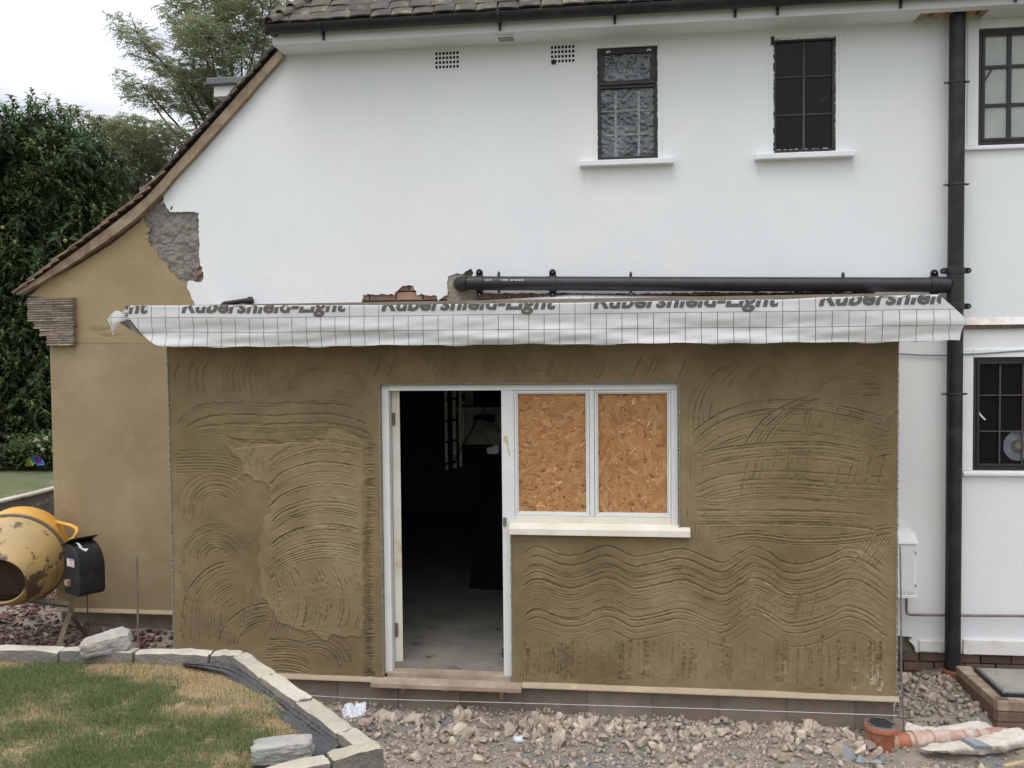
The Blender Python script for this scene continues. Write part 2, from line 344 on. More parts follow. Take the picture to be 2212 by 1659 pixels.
# lower right wall
pl = [(1930,1372),(1947,1374),(1960,1375),(1971,1378),(1964,1385),(1972,1392),(1976,1400),(1979,1409),(2042,1411),(2078,1413)]
lower = [Vector((XM(1900,1000,YM), YM, ZBAND-.012))] + nj(pl, .003)
zp = ZM(2100,1413,YM)
lower += [Vector((x, YM, zp+rng.normal(0,.004))) for x in np.arange(lower[-1].x+.03, R_X, .03)] + [Vector((R_X, YM, zp)), Vector((R_X, YM, ZBAND-.012))]
lower = [Vector((p.x, YM+.004, p.z)) for p in lower]
slab('painted_wall', [lower, rect3(*W4, YM+.004)], .036, M['white_render'], house)
# plinth band just proud of the lower wall
zq = ZM(2150, 1382, YM)
mb = MB(); mb.box(XM(2079,1390,YM), R_X, YM-.022, YM+.003, zp+.004, zq); mb.build('plinth', M['white_stained'], house, bevel=.004)
mb = MB(); mb.box(XM(1985,1390,YM), XM(2078,1390,YM), YM-.012, YM+.003, zp+.012, zq-.02); mb.build('plinth', M['white_stained'], house, bevel=.004)
# red tile string course
for i in range(14):
    x = XM(2060,706,YM) + i * .165
    mb = MB(); mb.box(x, x+.160, YM-.022-rng.random()*.006, YM+.05, ZBAND-.011, ZBAND+.009+rng.normal(0,.002)); mb.build('course_tile', M['brick_dark'], house)
# flared foot of the painted wall above the course
mb = MB(); x0 = XM(2050,700,YM)
mb.prism([(x0,YM-.001,ZBAND+.075),(x0,YM-.028,ZBAND+.016),(x0,YM-.001,ZBAND+.016)], (R_X-x0,0,0)); mb.build('bellcast', M['white_stained'], house)

# sand render on the gable
rake = [(611,124),(560,183),(500,250),(440,318),(395,368),(352,420),(300,468),(240,512),(180,552),(120,592),(60,632)]
XL = XM(115, 1000, YM); Z_BEAD = ZM(200, 1318, YM)
sand_edge = [(352,408),(330,433),(312,452),(309,470),(318,492),(316,512),(326,530),(337,542),(345,558),(360,575),(372,590),(381,603),(398,606),(409,618),(413,640),(426,668)]
sr = nj([(160,577),(240,528),(300,480),(352,408)], .001) + nj(sand_edge, .006) + [P(500,1400,YM), ]
sr[-1] = Vector((sr[-2].x+.9, YM, sr[-2].z)); sr.append(Vector((sr[-1].x, YM, Z_BEAD)))
sr += [Vector((XL, YM, Z_BEAD)), Vector((XL, YM, ZM(110,744,YM))), P(104,744,YM), P(104,642,YM), P(64,640,YM), P(96,610,YM)]
zk = ZM(110,744,YM)
sr = [p for p in sr]
slab('sand_render', [[Vector((p.x, YM+.003, p.z)) for p in sr]], .037, M['sand_render'], house)
# faint horizontal lift line in the render: upper coat stands a little proud of the lower one
XE_ = XM(366,1000,0); xq = np.linspace(XL, XE_+.3, 60); up_ = [Vector((x, YM-.003, zk-.004+rng.normal(0,.0015))) for x in xq]
slab('lower_render', [[Vector((XL,YM-.003,Z_BEAD+.018)), Vector((XE_+.3,YM-.003,Z_BEAD+.018))] + up_[::-1]], .005, M['sand_render_low'], house)
for (x0_,x1_,y0_,h_,n_) in ((168,330,741,.014,46),(192,240,708,.05,14),(215,262,722,.035,16)):
    pts_=[P(x0_+(x1_-x0_)*i/n_, y0_, YM+.0012) for i in range(n_+1)]; v=[]
    for i,p in enumerate(pts_): e=math.sin(math.pi*i/n_)**.5; v += [(p.x,YM+.0012,p.z-h_*e*rng.uniform(.2,.6)),(p.x,YM+.0012,p.z+h_*e*rng.uniform(.2,.6))]
    npmesh('damp_stain', v, [[2*i,2*i+1,2*i+3,2*i+2] for i in range(n_)], M['damp'], house)
# cement patch between painted and sand render: a rough height field
def heightfield(name, x0, x1, z0, z1, Y, step, hfun, material, parent, keep=None, attrs=None):
    nx, nz = int((x1-x0)/step)+1, int((z1-z0)/step)+1
    X, Z = np.meshgrid(np.linspace(x0,x1,nx), np.linspace(z0,z1,nz)); H = hfun(X, Z)
    v = np.stack([X, Y - H, Z], -1).reshape(-1,3); i = np.arange(nx*nz).reshape(nz,nx)
    f = np.stack([i[:-1,:-1], i[:-1,1:], i[1:,1:], i[1:,:-1]], -1).reshape(-1,4)
    return npmesh(name, v, f, material, parent, smooth=True, attrs=attrs)
def smooth_noise(X, Z, scale, seed):
    r = np.random.default_rng(seed); x0, z0 = X.min(), Z.min(); nx = int((X.max()-x0)/scale)+3; nz = int((Z.max()-z0)/scale)+3
    g = r.random((nz, nx))*2-1; fx, fz = (X-x0)/scale, (Z-z0)/scale; ix, iz = fx.astype(int), fz.astype(int); fx -= ix; fz -= iz
    fx = fx*fx*(3-2*fx); fz = fz*fz*(3-2*fz)
    return (g[iz,ix]*(1-fx)+g[iz,ix+1]*fx)*(1-fz)+(g[iz+1,ix]*(1-fx)+g[iz+1,ix+1]*fx)*fz
def hf_patch(X, Z):
    a = smooth_noise(X,Z,.09,1)*.006+smooth_noise(X,Z,.04,2)*.007+smooth_noise(X,Z,.018,3)*.004
    return np.where(np.abs(smooth_noise(X,Z,.07,5)) < .12, a-.006, a)
heightfield('cement_patch', XM(300,500,YM), XM(445,500,YM), ZM(370,625,YM), ZM(370,400,YM), YM+.022, .007, hf_patch, M['cement_patch'], house)
for (x, y) in [(352,438),(428,575),(432,590),(322,497),(318,512),(372,450),(424,600)]:
    p = P(x, y, YM+.012); mb = MB(); mb.obox(p, (.030*random.uniform(.4,.9),0,.008), (0,.012,0), (.004,0,.022)); mb.build('brick', M['brick'] if x > 400 else M['mortar_tan'], house, bevel=.006)
# lead strip / bell-cast bead below the sand render
mb = MB(); xe = XM(372,1325,YM)
mb.prism([(XL,YM+.003,Z_BEAD+.022),(XL,YM-.03,Z_BEAD-.006),(XL,YM-.03,Z_BEAD-.014),(XL,YM+.003,Z_BEAD-.014)], (xe+.5-XL,0,0)); mb.build('bead', M['bead'], house)

# solid wall behind the renders
XEL, XER = XM(366, 1000, 0), XM(1940, 1000, 0)              # extension corners
mb = MB(); poly = [P(x,y,YS+.001) for x,y in rake[:-1]]
xr = R_X
pts = poly + [Vector((XL+.01,YS+.001,zk)), Vector((XL+.01,YS+.001,-.5)), Vector((XEL+.15,YS+.001,-.5)), Vector((XEL+.15,YS+.001,2.30)), Vector((XER-.15,YS+.001,2.30)),
              Vector((XER-.15,YS+.001,-.5)), Vector((xr,YS+.001,-.5)), Vector((xr,YS+.001,Z_SOF+.1)), Vector((poly[0].x,YS+.001,Z_SOF+.1))]
slab('masonry', [pts], .22, M['mortar'], house)
mb = MB(); mb.box(XL+.01, XL+.25, YS+.225, 6.5, -.5, zk); mb.build('side_wall', M['sand_render'], house); mb = MB(); mb.box(XM(612,60,YM), XM(612,60,YM)+.2, YS+.225, 6, 2.0, Z_SOF+.1); mb.build('side_wall', M['white_render'], house); mb = MB()
mb.box(7.3, 7.5, YS+.225, 6.5, -.5, 4.7); mb.build('side_wall', M['white_render'], house)
mb = MB(); mb.box(XL+.02, 7.5, 6.5, 6.7, -.5, 4.7); mb.build('rear_wall', M['white_render'], house)
# dark brick footing under the white plinth, below the sand render
bw, bh = .215, .065
bm_ = MB(); bm_.box(-bw/2, bw/2, -.05, .05, -bh/2, bh/2)
def brick_mesh(name, sx, sz, d=.05, ch=.004):
    mb = MB(); v = []
    for yy, s in ((-d, ch), (-d+ch, 0), (d, 0)):
        v += [(-sx/2+s, yy, -sz/2+s), (sx/2-s, yy, -sz/2+s), (sx/2-s, yy, sz/2-s), (-sx/2+s, yy, sz/2-s)]
    f = [(0,1,2,3)] + [(a+k, b+k, b+4+k, a+4+k) for k in (0,4) for a, b in ((0,1),(1,2),(2,3),(3,0))]
    mb.add(v, [list(g) for g in f]); me = bpy.data.meshes.new(name)
    me.from_pydata(mb.v, [], mb.f); bm = bmesh.new(); bm.from_mesh(me); bmesh.ops.recalc_face_normals(bm, faces=bm.faces); bm.to_mesh(me); bm.free()
    return me
BRICK = brick_mesh('brick', bw, bh); HALF = brick_mesh('half_brick', .1025, bh); BLOCK = brick_mesh('block', .44, .215)
def inst(name, me, material, parent, loc, rot=(0,0,0), scale=(1,1,1), **kw):
    k = (me.name, material.name)
    if k not in inst.c:
        m2 = me.copy(); m2.materials.clear(); m2.materials.append(material); inst.c[k] = m2
    o = bpy.data.objects.new(name, inst.c[k]); link(o, parent, loc); o.rotation_euler = rot; o.scale = scale
    return tag(o, **kw) if kw else o
inst.c = {}
z = zp - .04
for r in range(6):
    x = XER - .1 + (r % 2) * .11
    while x < 5.4:
        if x > XER-.05:
            inst('brick', BRICK, M['brick_dark'], house, (x+rng.normal(0,.002), YM+.062+rng.normal(0,.003), z+rng.normal(0,.0015)))
        x += .226
    z -= .075
# bricks seen where render is missing above the extension roof
zc = ZM(900, 628, YM) + .012
for r in range(6):
    x = XM(740,650,YM) + (r % 2) * .1125
    while x < XM(1910,640,YM):
        # course by course, only where the opening is
        y_ok = True
        if r == 0 and not (XM(852,620,YM)-.1 < x < XM(1000,620,YM)): y_ok = False
        if y_ok: inst('brick', BRICK, M['brick'], house, (x, YM+.066+rng.normal(0,.002), zc - r*.075 + .02), (0, rng.normal(0,.006), 0))
        x += .225
# sand/cement making good round the stub of the waste pipe
cp = [(972,690),(964,660),(968,640),(966,616),(967,600),(984,591),(1004,594),(1014,605),(1030,625),(1032,650),(1022,690)]
slab('cement_patch', [jag([Vector((p.x,YM+.006,p.z)) for p in q(cp)], .005, .015)], .03, M['mortar_tan'], house)

# window surround beads and sills
def surround(x0, x1, z0, z1, wdt, proud, y=YM):
    for (a,b,c,d) in ((x0-wdt,x0-wdt+.014,z0,z1+wdt),(x1+wdt-.014,x1+wdt,z0,z1+wdt),(x0-wdt+.014,x1+wdt-.014,z1+wdt-.014,z1+wdt)):
        mb = MB(); mb.box(a,b,y-proud,y+.002,c,d); mb.build('surround', M['white_trim'], house, bevel=.003)
surround(*W1, .034, .006); surround(*W2, .036, .006)
def sill(x0, x1, zt, h=.05, d=.075, m='white_trim', y=YM):
    mb = MB(); mb.prism([(x0,y-d,zt-h),(x0,y-d,zt-.008),(x0,y+.03,zt+.004),(x0,y+.03,zt-h)], (x1-x0,0,0)); return mb.build('sill', M[m], house, bevel=.005)
sill(XM(1252,360,YM-.07), XM(1456,352,YM-.07), W1[2]-.001)
sill(XM(1632,345,YM-.07), XM(1848,337,YM-.07), W2[2]-.001)
sill(XM(2081,320,YM-.03), R_X-.05, W3[2]-.001, h=.035, d=.03)
sill(XM(2081,1025,YM-.03), R_X-.05, W4[2]-.001, h=.035, d=.03)
for (W, t) in ((W3,'a'),(W4,'b')):                          # white timber margin round the right-hand windows
    mb = MB(); mb.box(W[0]-.075, W[0]+.004, YM-.008, YM+.03, W[2], W[3]+.06); mb.build('window_margin', M['white_trim'], house, bevel=.003)
    mb = MB(); mb.box(W[0]+.005, W[1]-.005, YM-.008, YM+.03, W[3]-.002, W[3]+.06); mb.build('window_margin', M['white_trim'], house, bevel=.003)

def frame_bars(mb, x0, x1, z0, z1, y0, y1, w):
    mb.box(x0,x1,y0,y1,z0,z0+w); mb.box(x0,x1,y0,y1,z1-w,z1); mb.box(x0,x0+w,y0,y1,z0+w,z1-w); mb.box(x1-w,x1,y0,y1,z0+w,z1-w); return mb
def bar(mb, x0, x1, z0, z1, y0, y1): mb.box(x0,x1,y0,y1,z0,z1)
# window with obscured glass
win = npmesh('window', [(0,0,0)], [], None, house) if False else None
def window(name, W, fw, glass, label, build):
    x0,x1,z0,z1 = W; mb = MB(); frame_bars(mb, x0+.001, x1-.001, z0+.001, z1-.001, YM+.012, YM+.038, fw)
    wo = mb.build('window', M['black_paint'], house, bevel=.004); wo['label'] = label; build(wo, x0, x1, z0, z1); return wo
def ragged(x0, x1, z0, z1, horizontal, y, parent, n=40, w=.004, m='white_trim'):
    mb = MB()                                                # drips of white paint along a frame edge
    for i in range(n):
        t = rng.random(); l = rng.uniform(.004,.03); ww = w*rng.uniform(.4,1.5)
        if horizontal: a = x0+(x1-x0-l)*t; mb.box(a,a+l,y-.0006*i/n-.001,y,z0,z0+ww)
        else: a = z0+(z1-z0-l)*t; mb.box(x0,x0+ww,y-.0006*i/n-.001,y,a,a+l)
    return tag(mb.build('paint_edge', M[m], parent), kind='stuff')
def b1(wo, x0, x1, z0, z1):
    zm = ZM(1356,186,YM); mb = MB(); frame_bars(mb, x0+.022, x1-.022, zm+.012, z1-.02, YM-.004, YM+.011, .034)
    mb.build('top_light', M['black_paint'], wo, bevel=.004)
    mb = MB(); mb.box(x0+.02, x1-.02, YM+.006, YM+.030, zm-.012, zm+.010); mb.build('transom', M['black_paint'], wo, bevel=.003)
    mb = MB(); mb.box(x0+.05, x1-.05, YM+.012, YM+.018, zm+.04, z1-.05); mb.build('pane', M['glass_obscured'], wo)
    mb = MB(); mb.box(x0+.022, x1-.022, YM+.026, YM+.032, z0+.022, zm-.013); mb.build('pane', M['glass_obscured'], wo)
    # blurred pale bars seen in the obscured glass: irregular strips
    for xc in (XM(1330,260,YM), XM(1380,260,YM)):
        v, f = [], []; n = 40
        for i in range(n+1):
            z_ = z0+.03+(zm-z0-.06)*i/n; a = .0055+.006*rng.random(); j = rng.normal(0,.002)
            v += [(xc-a+j, YM+.0252, z_), (xc+a+j, YM+.0252, z_)]
        f = [[2*i,2*i+1,2*i+3,2*i+2] for i in range(n)]; npmesh('blurred_bar', v, f, M['white_stained'] if 0 else M['lead_bar'], wo)
    for yc, th in ((237,.003),(289,.004)):
        v = []; n = 40; zc_ = ZM(1356,yc,YM)
        for i in range(n+1):
            x_ = x0+.026+(x1-x0-.052)*i/n; a = th*(.6+1.6*rng.random()); v += [(x_, YM+.0248, zc_-a), (x_, YM+.0248, zc_+a)]
        npmesh('blurred_bar', v, [[2*i,2*i+1,2*i+3,2*i+2] for i in range(n)], M['lead_bar'], wo)
    ragged(x0+.004, x1-.004, z0+.0, 0, True, YM+.0115, wo, 30, .005); ragged(x0+.0, 0, z0, z1, False, YM+.0115, wo, 36, .003); ragged(x1-.005, 0, z0, z1, False, YM+.0115, wo, 36, .003)
    for xx in (XM(1310,104,YM), XM(1398,98,YM)):
        mb = MB(); mb.box(xx,xx+.028,YM-.008,YM-.004,z1-.036,z1-.028); mb.box(xx,xx+.005,YM-.008,YM-.004,z1-.046,z1-.0365); mb.box(xx+.023,xx+.028,YM-.008,YM-.004,z1-.046,z1-.0365); mb.build('hinge', M['white_trim'], wo)
M['lead_bar'] = mat('lead_bar', (.36,.39,.375), (.16,.175,.17), 40, .6, .8, 60)
M['wall_stain2'] = mat('wall_stain2', (.70,.69,.66), (.75,.75,.73), 30, .9)
M['bar_brown'] = mat('bar_brown', (.060,.050,.050), (.10,.085,.08), 30, .6, .3, 60)
window('window', W1, .030, 'g', 'black framed upstairs window with obscured glass and a small top-hung light', b1)
def b2(wo, x0, x1, z0, z1):
    mb = MB(); mb.box(x0+.03, x1-.03, YM+.030, YM+.034, z0+.03, z1-.03); mb.build('pane', M['glass_dark'], wo)
    xm_ = XM(1737,205,YM); mb = MB(); mb.box(xm_-.008, xm_+.008, YM+.016, YM+.029, z0+.03, z1-.03); mb.build('glazing_bar', M['bar_brown'], wo)
    for y in (164,246):
        z_ = ZM(1738,y,YM)
        for a,b in ((x0+.031,xm_-.009),(xm_+.009,x1-.031)):
            mb = MB(); mb.box(a,b,YM+.018,YM+.029,z_-.004,z_+.004); mb.build('glazing_bar', M['bar_brown'], wo)
    ragged(x0+.003, x1-.003, z0+.002, 0, True, YM+.0115, wo, 34, .006); ragged(x0+.002, 0, z0, z1, False, YM+.0115, wo, 50, .006); ragged(x1-.006, 0, z0, z1, False, YM+.0115, wo, 36, .003)
    ragged(x0+.003, x1-.003, z1-.010, 0, True, YM+.0115, wo, 60, .009)
    ragged(x0+.03, x1-.03, z0+.034, 0, True, YM+.0295, wo, 14, .003)
    mb = MB(); mb.tube([(x0-.004,YM-.006,z1+.012),(x0-.004,YM-.006,z1-.05)], .012, 8); mb.build('hinge', M['black_paint'], wo, smooth=True)
    hx, hz = XM(1790,204,YM), ZM(1790,204,YM); mb = MB(); mb.tube([(hx,YM+.02,hz),(hx-.06,YM+.02,hz-.055)], .003, 6); mb.build('stay', M['bar_brown'], wo)
window('window', W2, .026, 'g', 'black framed upstairs window with six dark panes', b2)
def b34(ylist, xbar, glass, barm, barw):
    def g(wo, x0, x1, z0, z1):
        mb = MB(); frame_bars(mb, x0+.034, x1-.034, z0+.034, z1-.034, YM+.002, YM+.011, .02); mb.build('casement', M['black_paint'], wo, bevel=.003)
        mb = MB(); mb.box(x0+.03, x1-.03, YM+.030, YM+.034, z0+.03, z1-.03); mb.build('pane', M[glass], wo)
        xm_ = XM(xbar,190,YM); mb = MB(); bw_ = barw; pos = [xm_]
        while pos[-1] < x1-.35: pos.append(pos[-1] + (xm_-x0-.04))
        for c in pos: 
            mb = MB(); mb.box(c-bw_, c+bw_, YM+.012, YM+.029, z0+.055, z1-.055); mb.build('glazing_bar', M[barm], wo)
        for y in ylist:
            z_ = ZM(2150,y,YM); mb = MB(); mb.box(x0+.055, x1-.055, YM+.0135, YM+.029, z_-bw_*.8, z_+bw_*.8); mb.build('glazing_bar', M[barm], wo)
    return g
w3 = window('window', W3, .034, 'g', 'black framed upstairs window with pale grey-green panes', b34((143,226), 2182, 'glass_pale', 'black_paint', .014))
hx, hz = XM(2130,165,YM), ZM(2130,165,YM)
mb = MB(); mb.tube([(hx-.02,YM+.02,hz-.06),(hx+.0,YM+.015,hz-.02),(hx+.05,YM+.02,hz+.06)], .006, 6); mb.build('handle', M['bar_brown'], w3, smooth=True)
w4 = window('window', W4, .034, 'g', 'black framed ground floor window with dark panes right of the soil pipe', b34((854,932), 2168, 'glass_dark', 'bar_brown', .005))
hx, hz = XM(2118,893,YM), ZM(2118,893,YM)
mb = MB(); mb.tube([(hx-.01,YM+.016,hz+.03),(hx-.006,YM+.014,hz),(hx+.018,YM+.014,hz-.03),(hx+.04,YM+.02,hz-.05)], .007, 6); mb.build('handle', M['white_stained'], w4, smooth=True)

for (x,y,w_,h_) in ((1262,372,.010,.10),(1290,371,.004,.16),(1448,362,.008,.12),(1418,364,.004,.07),(1640,356,.008,.09),(1840,346,.010,.13),(1700,352,.003,.10),(1790,349,.004,.06)):
    p = P(x,y,YM-.0012); n_=12; v=[]
    for i in range(n_+1): t=i/n_; a_=w_*.5*(1-t)**.7*rng.uniform(.6,1.2)+.0004; v += [(p.x-a_+rng.normal(0,.0004),YM-.0012,p.z-h_*t),(p.x+a_,YM-.0012,p.z-h_*t)]
    npmesh('drip_stain', v, [[2*i,2*i+1,2*i+3,2*i+2] for i in range(n_)], M['wall_stain2'], house)
V_=[];F_=[]
for k in range(170):
    x = rng.uniform(560, 2030); y = 650-abs(rng.normal(0,28)); p = P(x,y,YM-.0012); r_=rng.uniform(.0015,.006); i=len(V_)
    V_ += [(p.x+math.cos(t)*r_*rng.uniform(.6,1.2),YM-.0012-.0000,p.z+math.sin(t)*r_*rng.uniform(.6,1.3)) for t in np.linspace(0,6.28,6,endpoint=False)]; F_.append([i,i+1,i+2,i+3,i+4,i+5])
tag(npmesh('mortar_splash', V_, F_, M['wall_stain'], house), kind='stuff')
# air bricks and soffit vent
def airbrick(px, lab):
    x0, x1 = XM(px[0],(px[2]+px[3])/2,YM), XM(px[1],(px[2]+px[3])/2,YM); z0, z1 = ZM((px[0]+px[1])/2,px[3],YM), ZM((px[0]+px[1])/2,px[2],YM)
    mb = MB(); mb.box(x0-.012,x1+.012,YM-.004,YM+.002,z0-.012,z1+.012); a = mb.build('air_brick', M['white_trim'], house); a['label'] = lab
    pw = (x1-x0)/6.6; ph = (z1-z0)/3.6; mb = MB()
    for i in range(7):
        for j in range(4):
            cx = x0+pw*(i+.3); cz = z0+ph*(j+.3); mb = MB(); mb.box(cx-pw*.33,cx+pw*.33,YM-.0052,YM-.001,cz-ph*.3,cz+ph*.3); mb.build('vent_hole', M['glass_dark'], a)
    return x0, z0
airbrick((941,991,112.5,147.5), 'left square-holed air brick under the eaves')
x_, z_ = airbrick((1190.5,1240.5,99,135), 'right square-holed air brick under the eaves, one hole broken out')
mb = MB(); mb.tube([(x_+.02,YM-.008,z_+.006),(x_+.02,YM-.001,z_+.006)], .021, 10); mb.build('broken_hole', M['glass_dark'], house)
# ---------------------------------------------------------------- eaves
YF = YM - .27; XC = P(592, 97, YF).x; XG = P(572, 62, YF-.12).x
mb = MB(); mb.box(XC, R_X, YF, YF+.018, Z_SOF, Z_SOF+.14); mb.build('fascia', M['soffit'], house, bevel=.006)
mb = MB(); mb.box(XC, XM(1990,30,YM-.2), YF+.018, YM+.01, Z_SOF+.001, Z_SOF+.02); mb.box(XM(2140,20,YM-.2), R_X, YF+.018, YM+.01, Z_SOF+.001, Z_SOF+.02)
mb.box(XM(1990,30,YM-.2), XM(2140,20,YM-.2), YF+.018, YF+.09, Z_SOF+.001, Z_SOF+.02); mb.build('soffit', M['soffit'], house)
mb = MB(); mb.box(XM(1990,30,YM-.2)+.002, XM(2140,20,YM-.2)-.002, YF+.09, YM+.02, Z_SOF+.04, Z_SOF+.06); mb.build('roof_board', M['timber_raw'], house)
for i in range(5):
    x = XM(1992,30,YM-.2)+i*.11; mb = MB(); mb.obox((x+.03, YM-.1, Z_SOF+.022), (.03,.01,0), (-.01,.07,0), (0,0,.01)); mb.build('torn_soffit', M['timber_raw'], house)
mb = MB(); mb.box(XC-.012, XC+.0, YF, YM+1.5, Z_SOF, Z_SOF+.14); mb.box(XC+.001, XC+.25, YM+.02, YM+1.5, Z_SOF+.001, Z_SOF+.015); mb.build('side_fascia', M['soffit'], house)
# gutter: half round channel with brackets
YG = YF - .062; ZG = P(900, 39, YG).z - .005
def gutter_piece(p0, p1, name='gutter_channel'):
    p0, p1 = Vector(p0), Vector(p1); d = (p1-p0).normalized(); s_ = Vector((d.y,-d.x,0)); v = []; n = 10
    for p in (p0, p1):
        for rr in (.056,.050):
            for k in range(n+1):
                a = math.pi*k/n; v.append(p + s_*math.cos(a)*rr - Vector((0,0,1))*math.sin(a)*rr)
    f = []; m = n+1
    for k in range(n):
        f += [[k,k+1,2*m+k+1,2*m+k],[m+k,3*m+k,3*m+k+1,m+k+1],[k,m+k,m+k+1,k+1],[2*m+k,2*m+k+1,3*m+k+1,3*m+k]]
    f += [[0,2*m,3*m,m],[n,m+n,3*m+n,2*m+n]]
    mb = MB(); mb.add(v, f); return mb
gut = thing('gutter', 'black half-round gutter running along the eaves below the roof tiles', 'gutter', (0, YG, ZG))
gutter_piece((XG, YG, ZG), (R_X, YG, ZG)).build('channel', M['black_dusty'], gut, smooth=True)
gutter_piece((XG+.03, YG+.05, ZG), (XG+.03, YG+1.8, ZG)).build('channel', M['black_dusty'], gut, smooth=True)
mb = MB(); mb.tube([(XG-.008,YG,ZG-.03),(XG+.004,YG,ZG-.03)], .034, 14); mb.build('end_cap', M['black_dusty'], gut)
for xg in (1078, 1328, 1590, 1682, 1950, 2200, 694):
    x = XM(xg, 60, YG); mb = MB(); pts = [Vector((x, YG+.062*math.cos(a), ZG-.062*math.sin(a))) for a in np.linspace(0, math.pi, 9)]
    for a, b in zip(pts, pts[1:]): mb.obox((a+b)/2, (.013,0,0), (b-a)*.55, Vector((0,(b-a).z,-(b-a).y)).normalized()*.003)
    mb.obox((x, YG+.052, ZG-.075), (.010,0,0), (0,.006,0), (0,0,.03)); mb.build('bracket', M['black_plastic'], gut)
# vent on the soffit
vx0, vx1 = XM(1073,85,YM-.13), XM(1115,85,YM-.13)
mb = MB(); mb.box(vx0, vx1, YM-.22, YM-.08, Z_SOF-.012, Z_SOF+.0005); sv = mb.build('soffit_vent', M['white_trim'], house, bevel=.004); sv['label'] = 'small white slotted vent on the soffit'
for i in range(11):
    x = vx0+.014+(vx1-vx0-.028)*(i+.5)/11; mb = MB(); mb.box(x-.0035, x+.0035, YM-.205, YM-.095, Z_SOF-.0135, Z_SOF-.0115); mb.build('slot', M['bar_brown'], sv)
# ---------------------------------------------------------------- roofs
def tile_mesh(name, sx=.163, sy=.265, th=.013, camber=.006):
    v = []; n = 4
    for zz in (0, th):
        for j in range(3):
            for i in range(n+1):
                t = i/n*2-1; v.append((sx/2*t, sy*j/2, zz + camber*(1-t*t) + .004*(1-(j-1)**2)))
    m = (n+1)*3; f = []
    for j in range(2):
        for i in range(n):
            a = j*(n+1)+i; f += [[a+m,a+1+m,a+n+2+m,a+n+1+m],[a,a+n+1,a+n+2,a+1]]
    for i in range(n): f += [[i,i+1,i+1+m,i+m]]
    for j in range(2): a=j*(n+1); f += [[a,a+m,a+n+1+m,a+n+1],[a+n,a+2*n+1,a+2*n+1+m,a+n+m]]
    me = bpy.data.meshes.new(name); me.from_pydata(v,[],f); bm = bmesh.new(); bm.from_mesh(me); bmesh.ops.recalc_face_normals(bm, faces=bm.faces); bm.to_mesh(me); bm.free(); return me
TILE = tile_mesh('tile')
PITCH_R = math.radians(48); roofp = thing  # noqa
YT = YG - .015; ZT = ZG + .028; XT = XG + .02
rv = [(XT,YT,ZT-.02),(R_X,YT,ZT-.02),(R_X,YT+3,ZT-.02+3*math.tan(PITCH_R)),(XT+3,YT+3,ZT-.02+3*math.tan(PITCH_R)),(XT,YT+6,ZT-.02)]
roof = npmesh('roof', rv, [[0,1,2,3],[0,3,4]], M['tile'], house)
nt_ = 0
for k in range(7):
    z = ZT + k*.1*math.sin(PITCH_R); y = YT + k*.1*math.cos(PITCH_R); x = XT + k*.1*math.cos(PITCH_R) + (.0825 if k % 2 else .02) + .05
    while x < 5.2:
        # leave out the tiles far above the picture
        d = RC.transposed() @ (Vector((x,y,z)) - CAM); py = 829.5 - d.y/(-d.z)*FPX
        if py > -26 and nt_ < 290:
            inst('tile', TILE, M['tile'], roof, (x, y, z + rng.normal(0,.003)), (PITCH_R-.09+rng.normal(0,.03), rng.normal(0,.03), rng.normal(0,.012)), (rng.uniform(.97,1.0),1,1)); nt_ += 1
        x += .166
def bonnet():
    v=[];n=8
    for j in range(3):
        for r_ in (.105-.012*j, .092-.012*j):
            for i in range(n+1):
                a = math.pi*(i/n); v.append((math.cos(a)*r_, j*.15, math.sin(a)*r_*.75))
    m=n+1; f=[]
    for j in range(2):
        for i in range(n):
            a=j*2*m+i; f += [[a,a+1,a+2*m+1,a+2*m],[a+m,a+3*m,a+3*m+1,a+m+1]]
    for i in range(n): f.append([i,i+m,i+m+1,i+1])
    me=bpy.data.meshes.new('bonnet_tile'); me.from_pydata(v,[],f); bm=bmesh.new(); bm.from_mesh(me); bmesh.ops.recalc_face_normals(bm,faces=bm.faces); bm.to_mesh(me); bm.free(); return me
BON = bonnet(); hip_dir = Vector((math.cos(PITCH_R), math.cos(PITCH_R), math.sin(PITCH_R))).normalized()
for k in range(9):
    p = Vector((XT, YT, ZT)) + Vector((math.cos(PITCH_R), math.cos(PITCH_R), math.sin(PITCH_R)))*.1*k
    inst('hip_tile', BON, M['tile'], roof, p + Vector((0,0,-.015)), (math.atan2(hip_dir.z, math.hypot(hip_dir.x,hip_dir.y))-.16, 0, -math.pi/4), (.8,.8,.8))

# catslide roof: verge tiles over a mortar-bedded undercloak
VY = YM - .055
outer = [(600,92),(562,134),(510,190),(459,248),(410,303),(358,362),(309,416),(243,467),(165,528),(110,569),(30,632)]
inner = [(611,122),(572,166),(520,226),(470,282),(420,338),(378,382),(347,420),(300,466),(245,509),(170,560),(96,606),(38,636)]
ou = resample([P(x,y,VY) for x,y in outer], 40); inn = resample([P(x,y,VY) for x,y in inner], 40)
cat = thing if False else None
v = []; 
for o_, i_ in zip(ou, inn):
    o2 = o_.lerp(i_, .40); j = rng.normal(0,.002)
    v += [(o2.x,VY,o2.z), (i_.x,VY+j,i_.z+j), (i_.x,YM+.02,i_.z), (o2.x,YM+.02,o2.z)]
f = [[4*k+a,4*k+(a+1)%4,4*k+4+(a+1)%4,4*k+4+a] for k in range(39) for a in range(4)] + [[0,1,2,3],[156,157,158,159]]
mb = MB(); mb.add(v, f); verge = mb.build('verge', M['verge'], house)
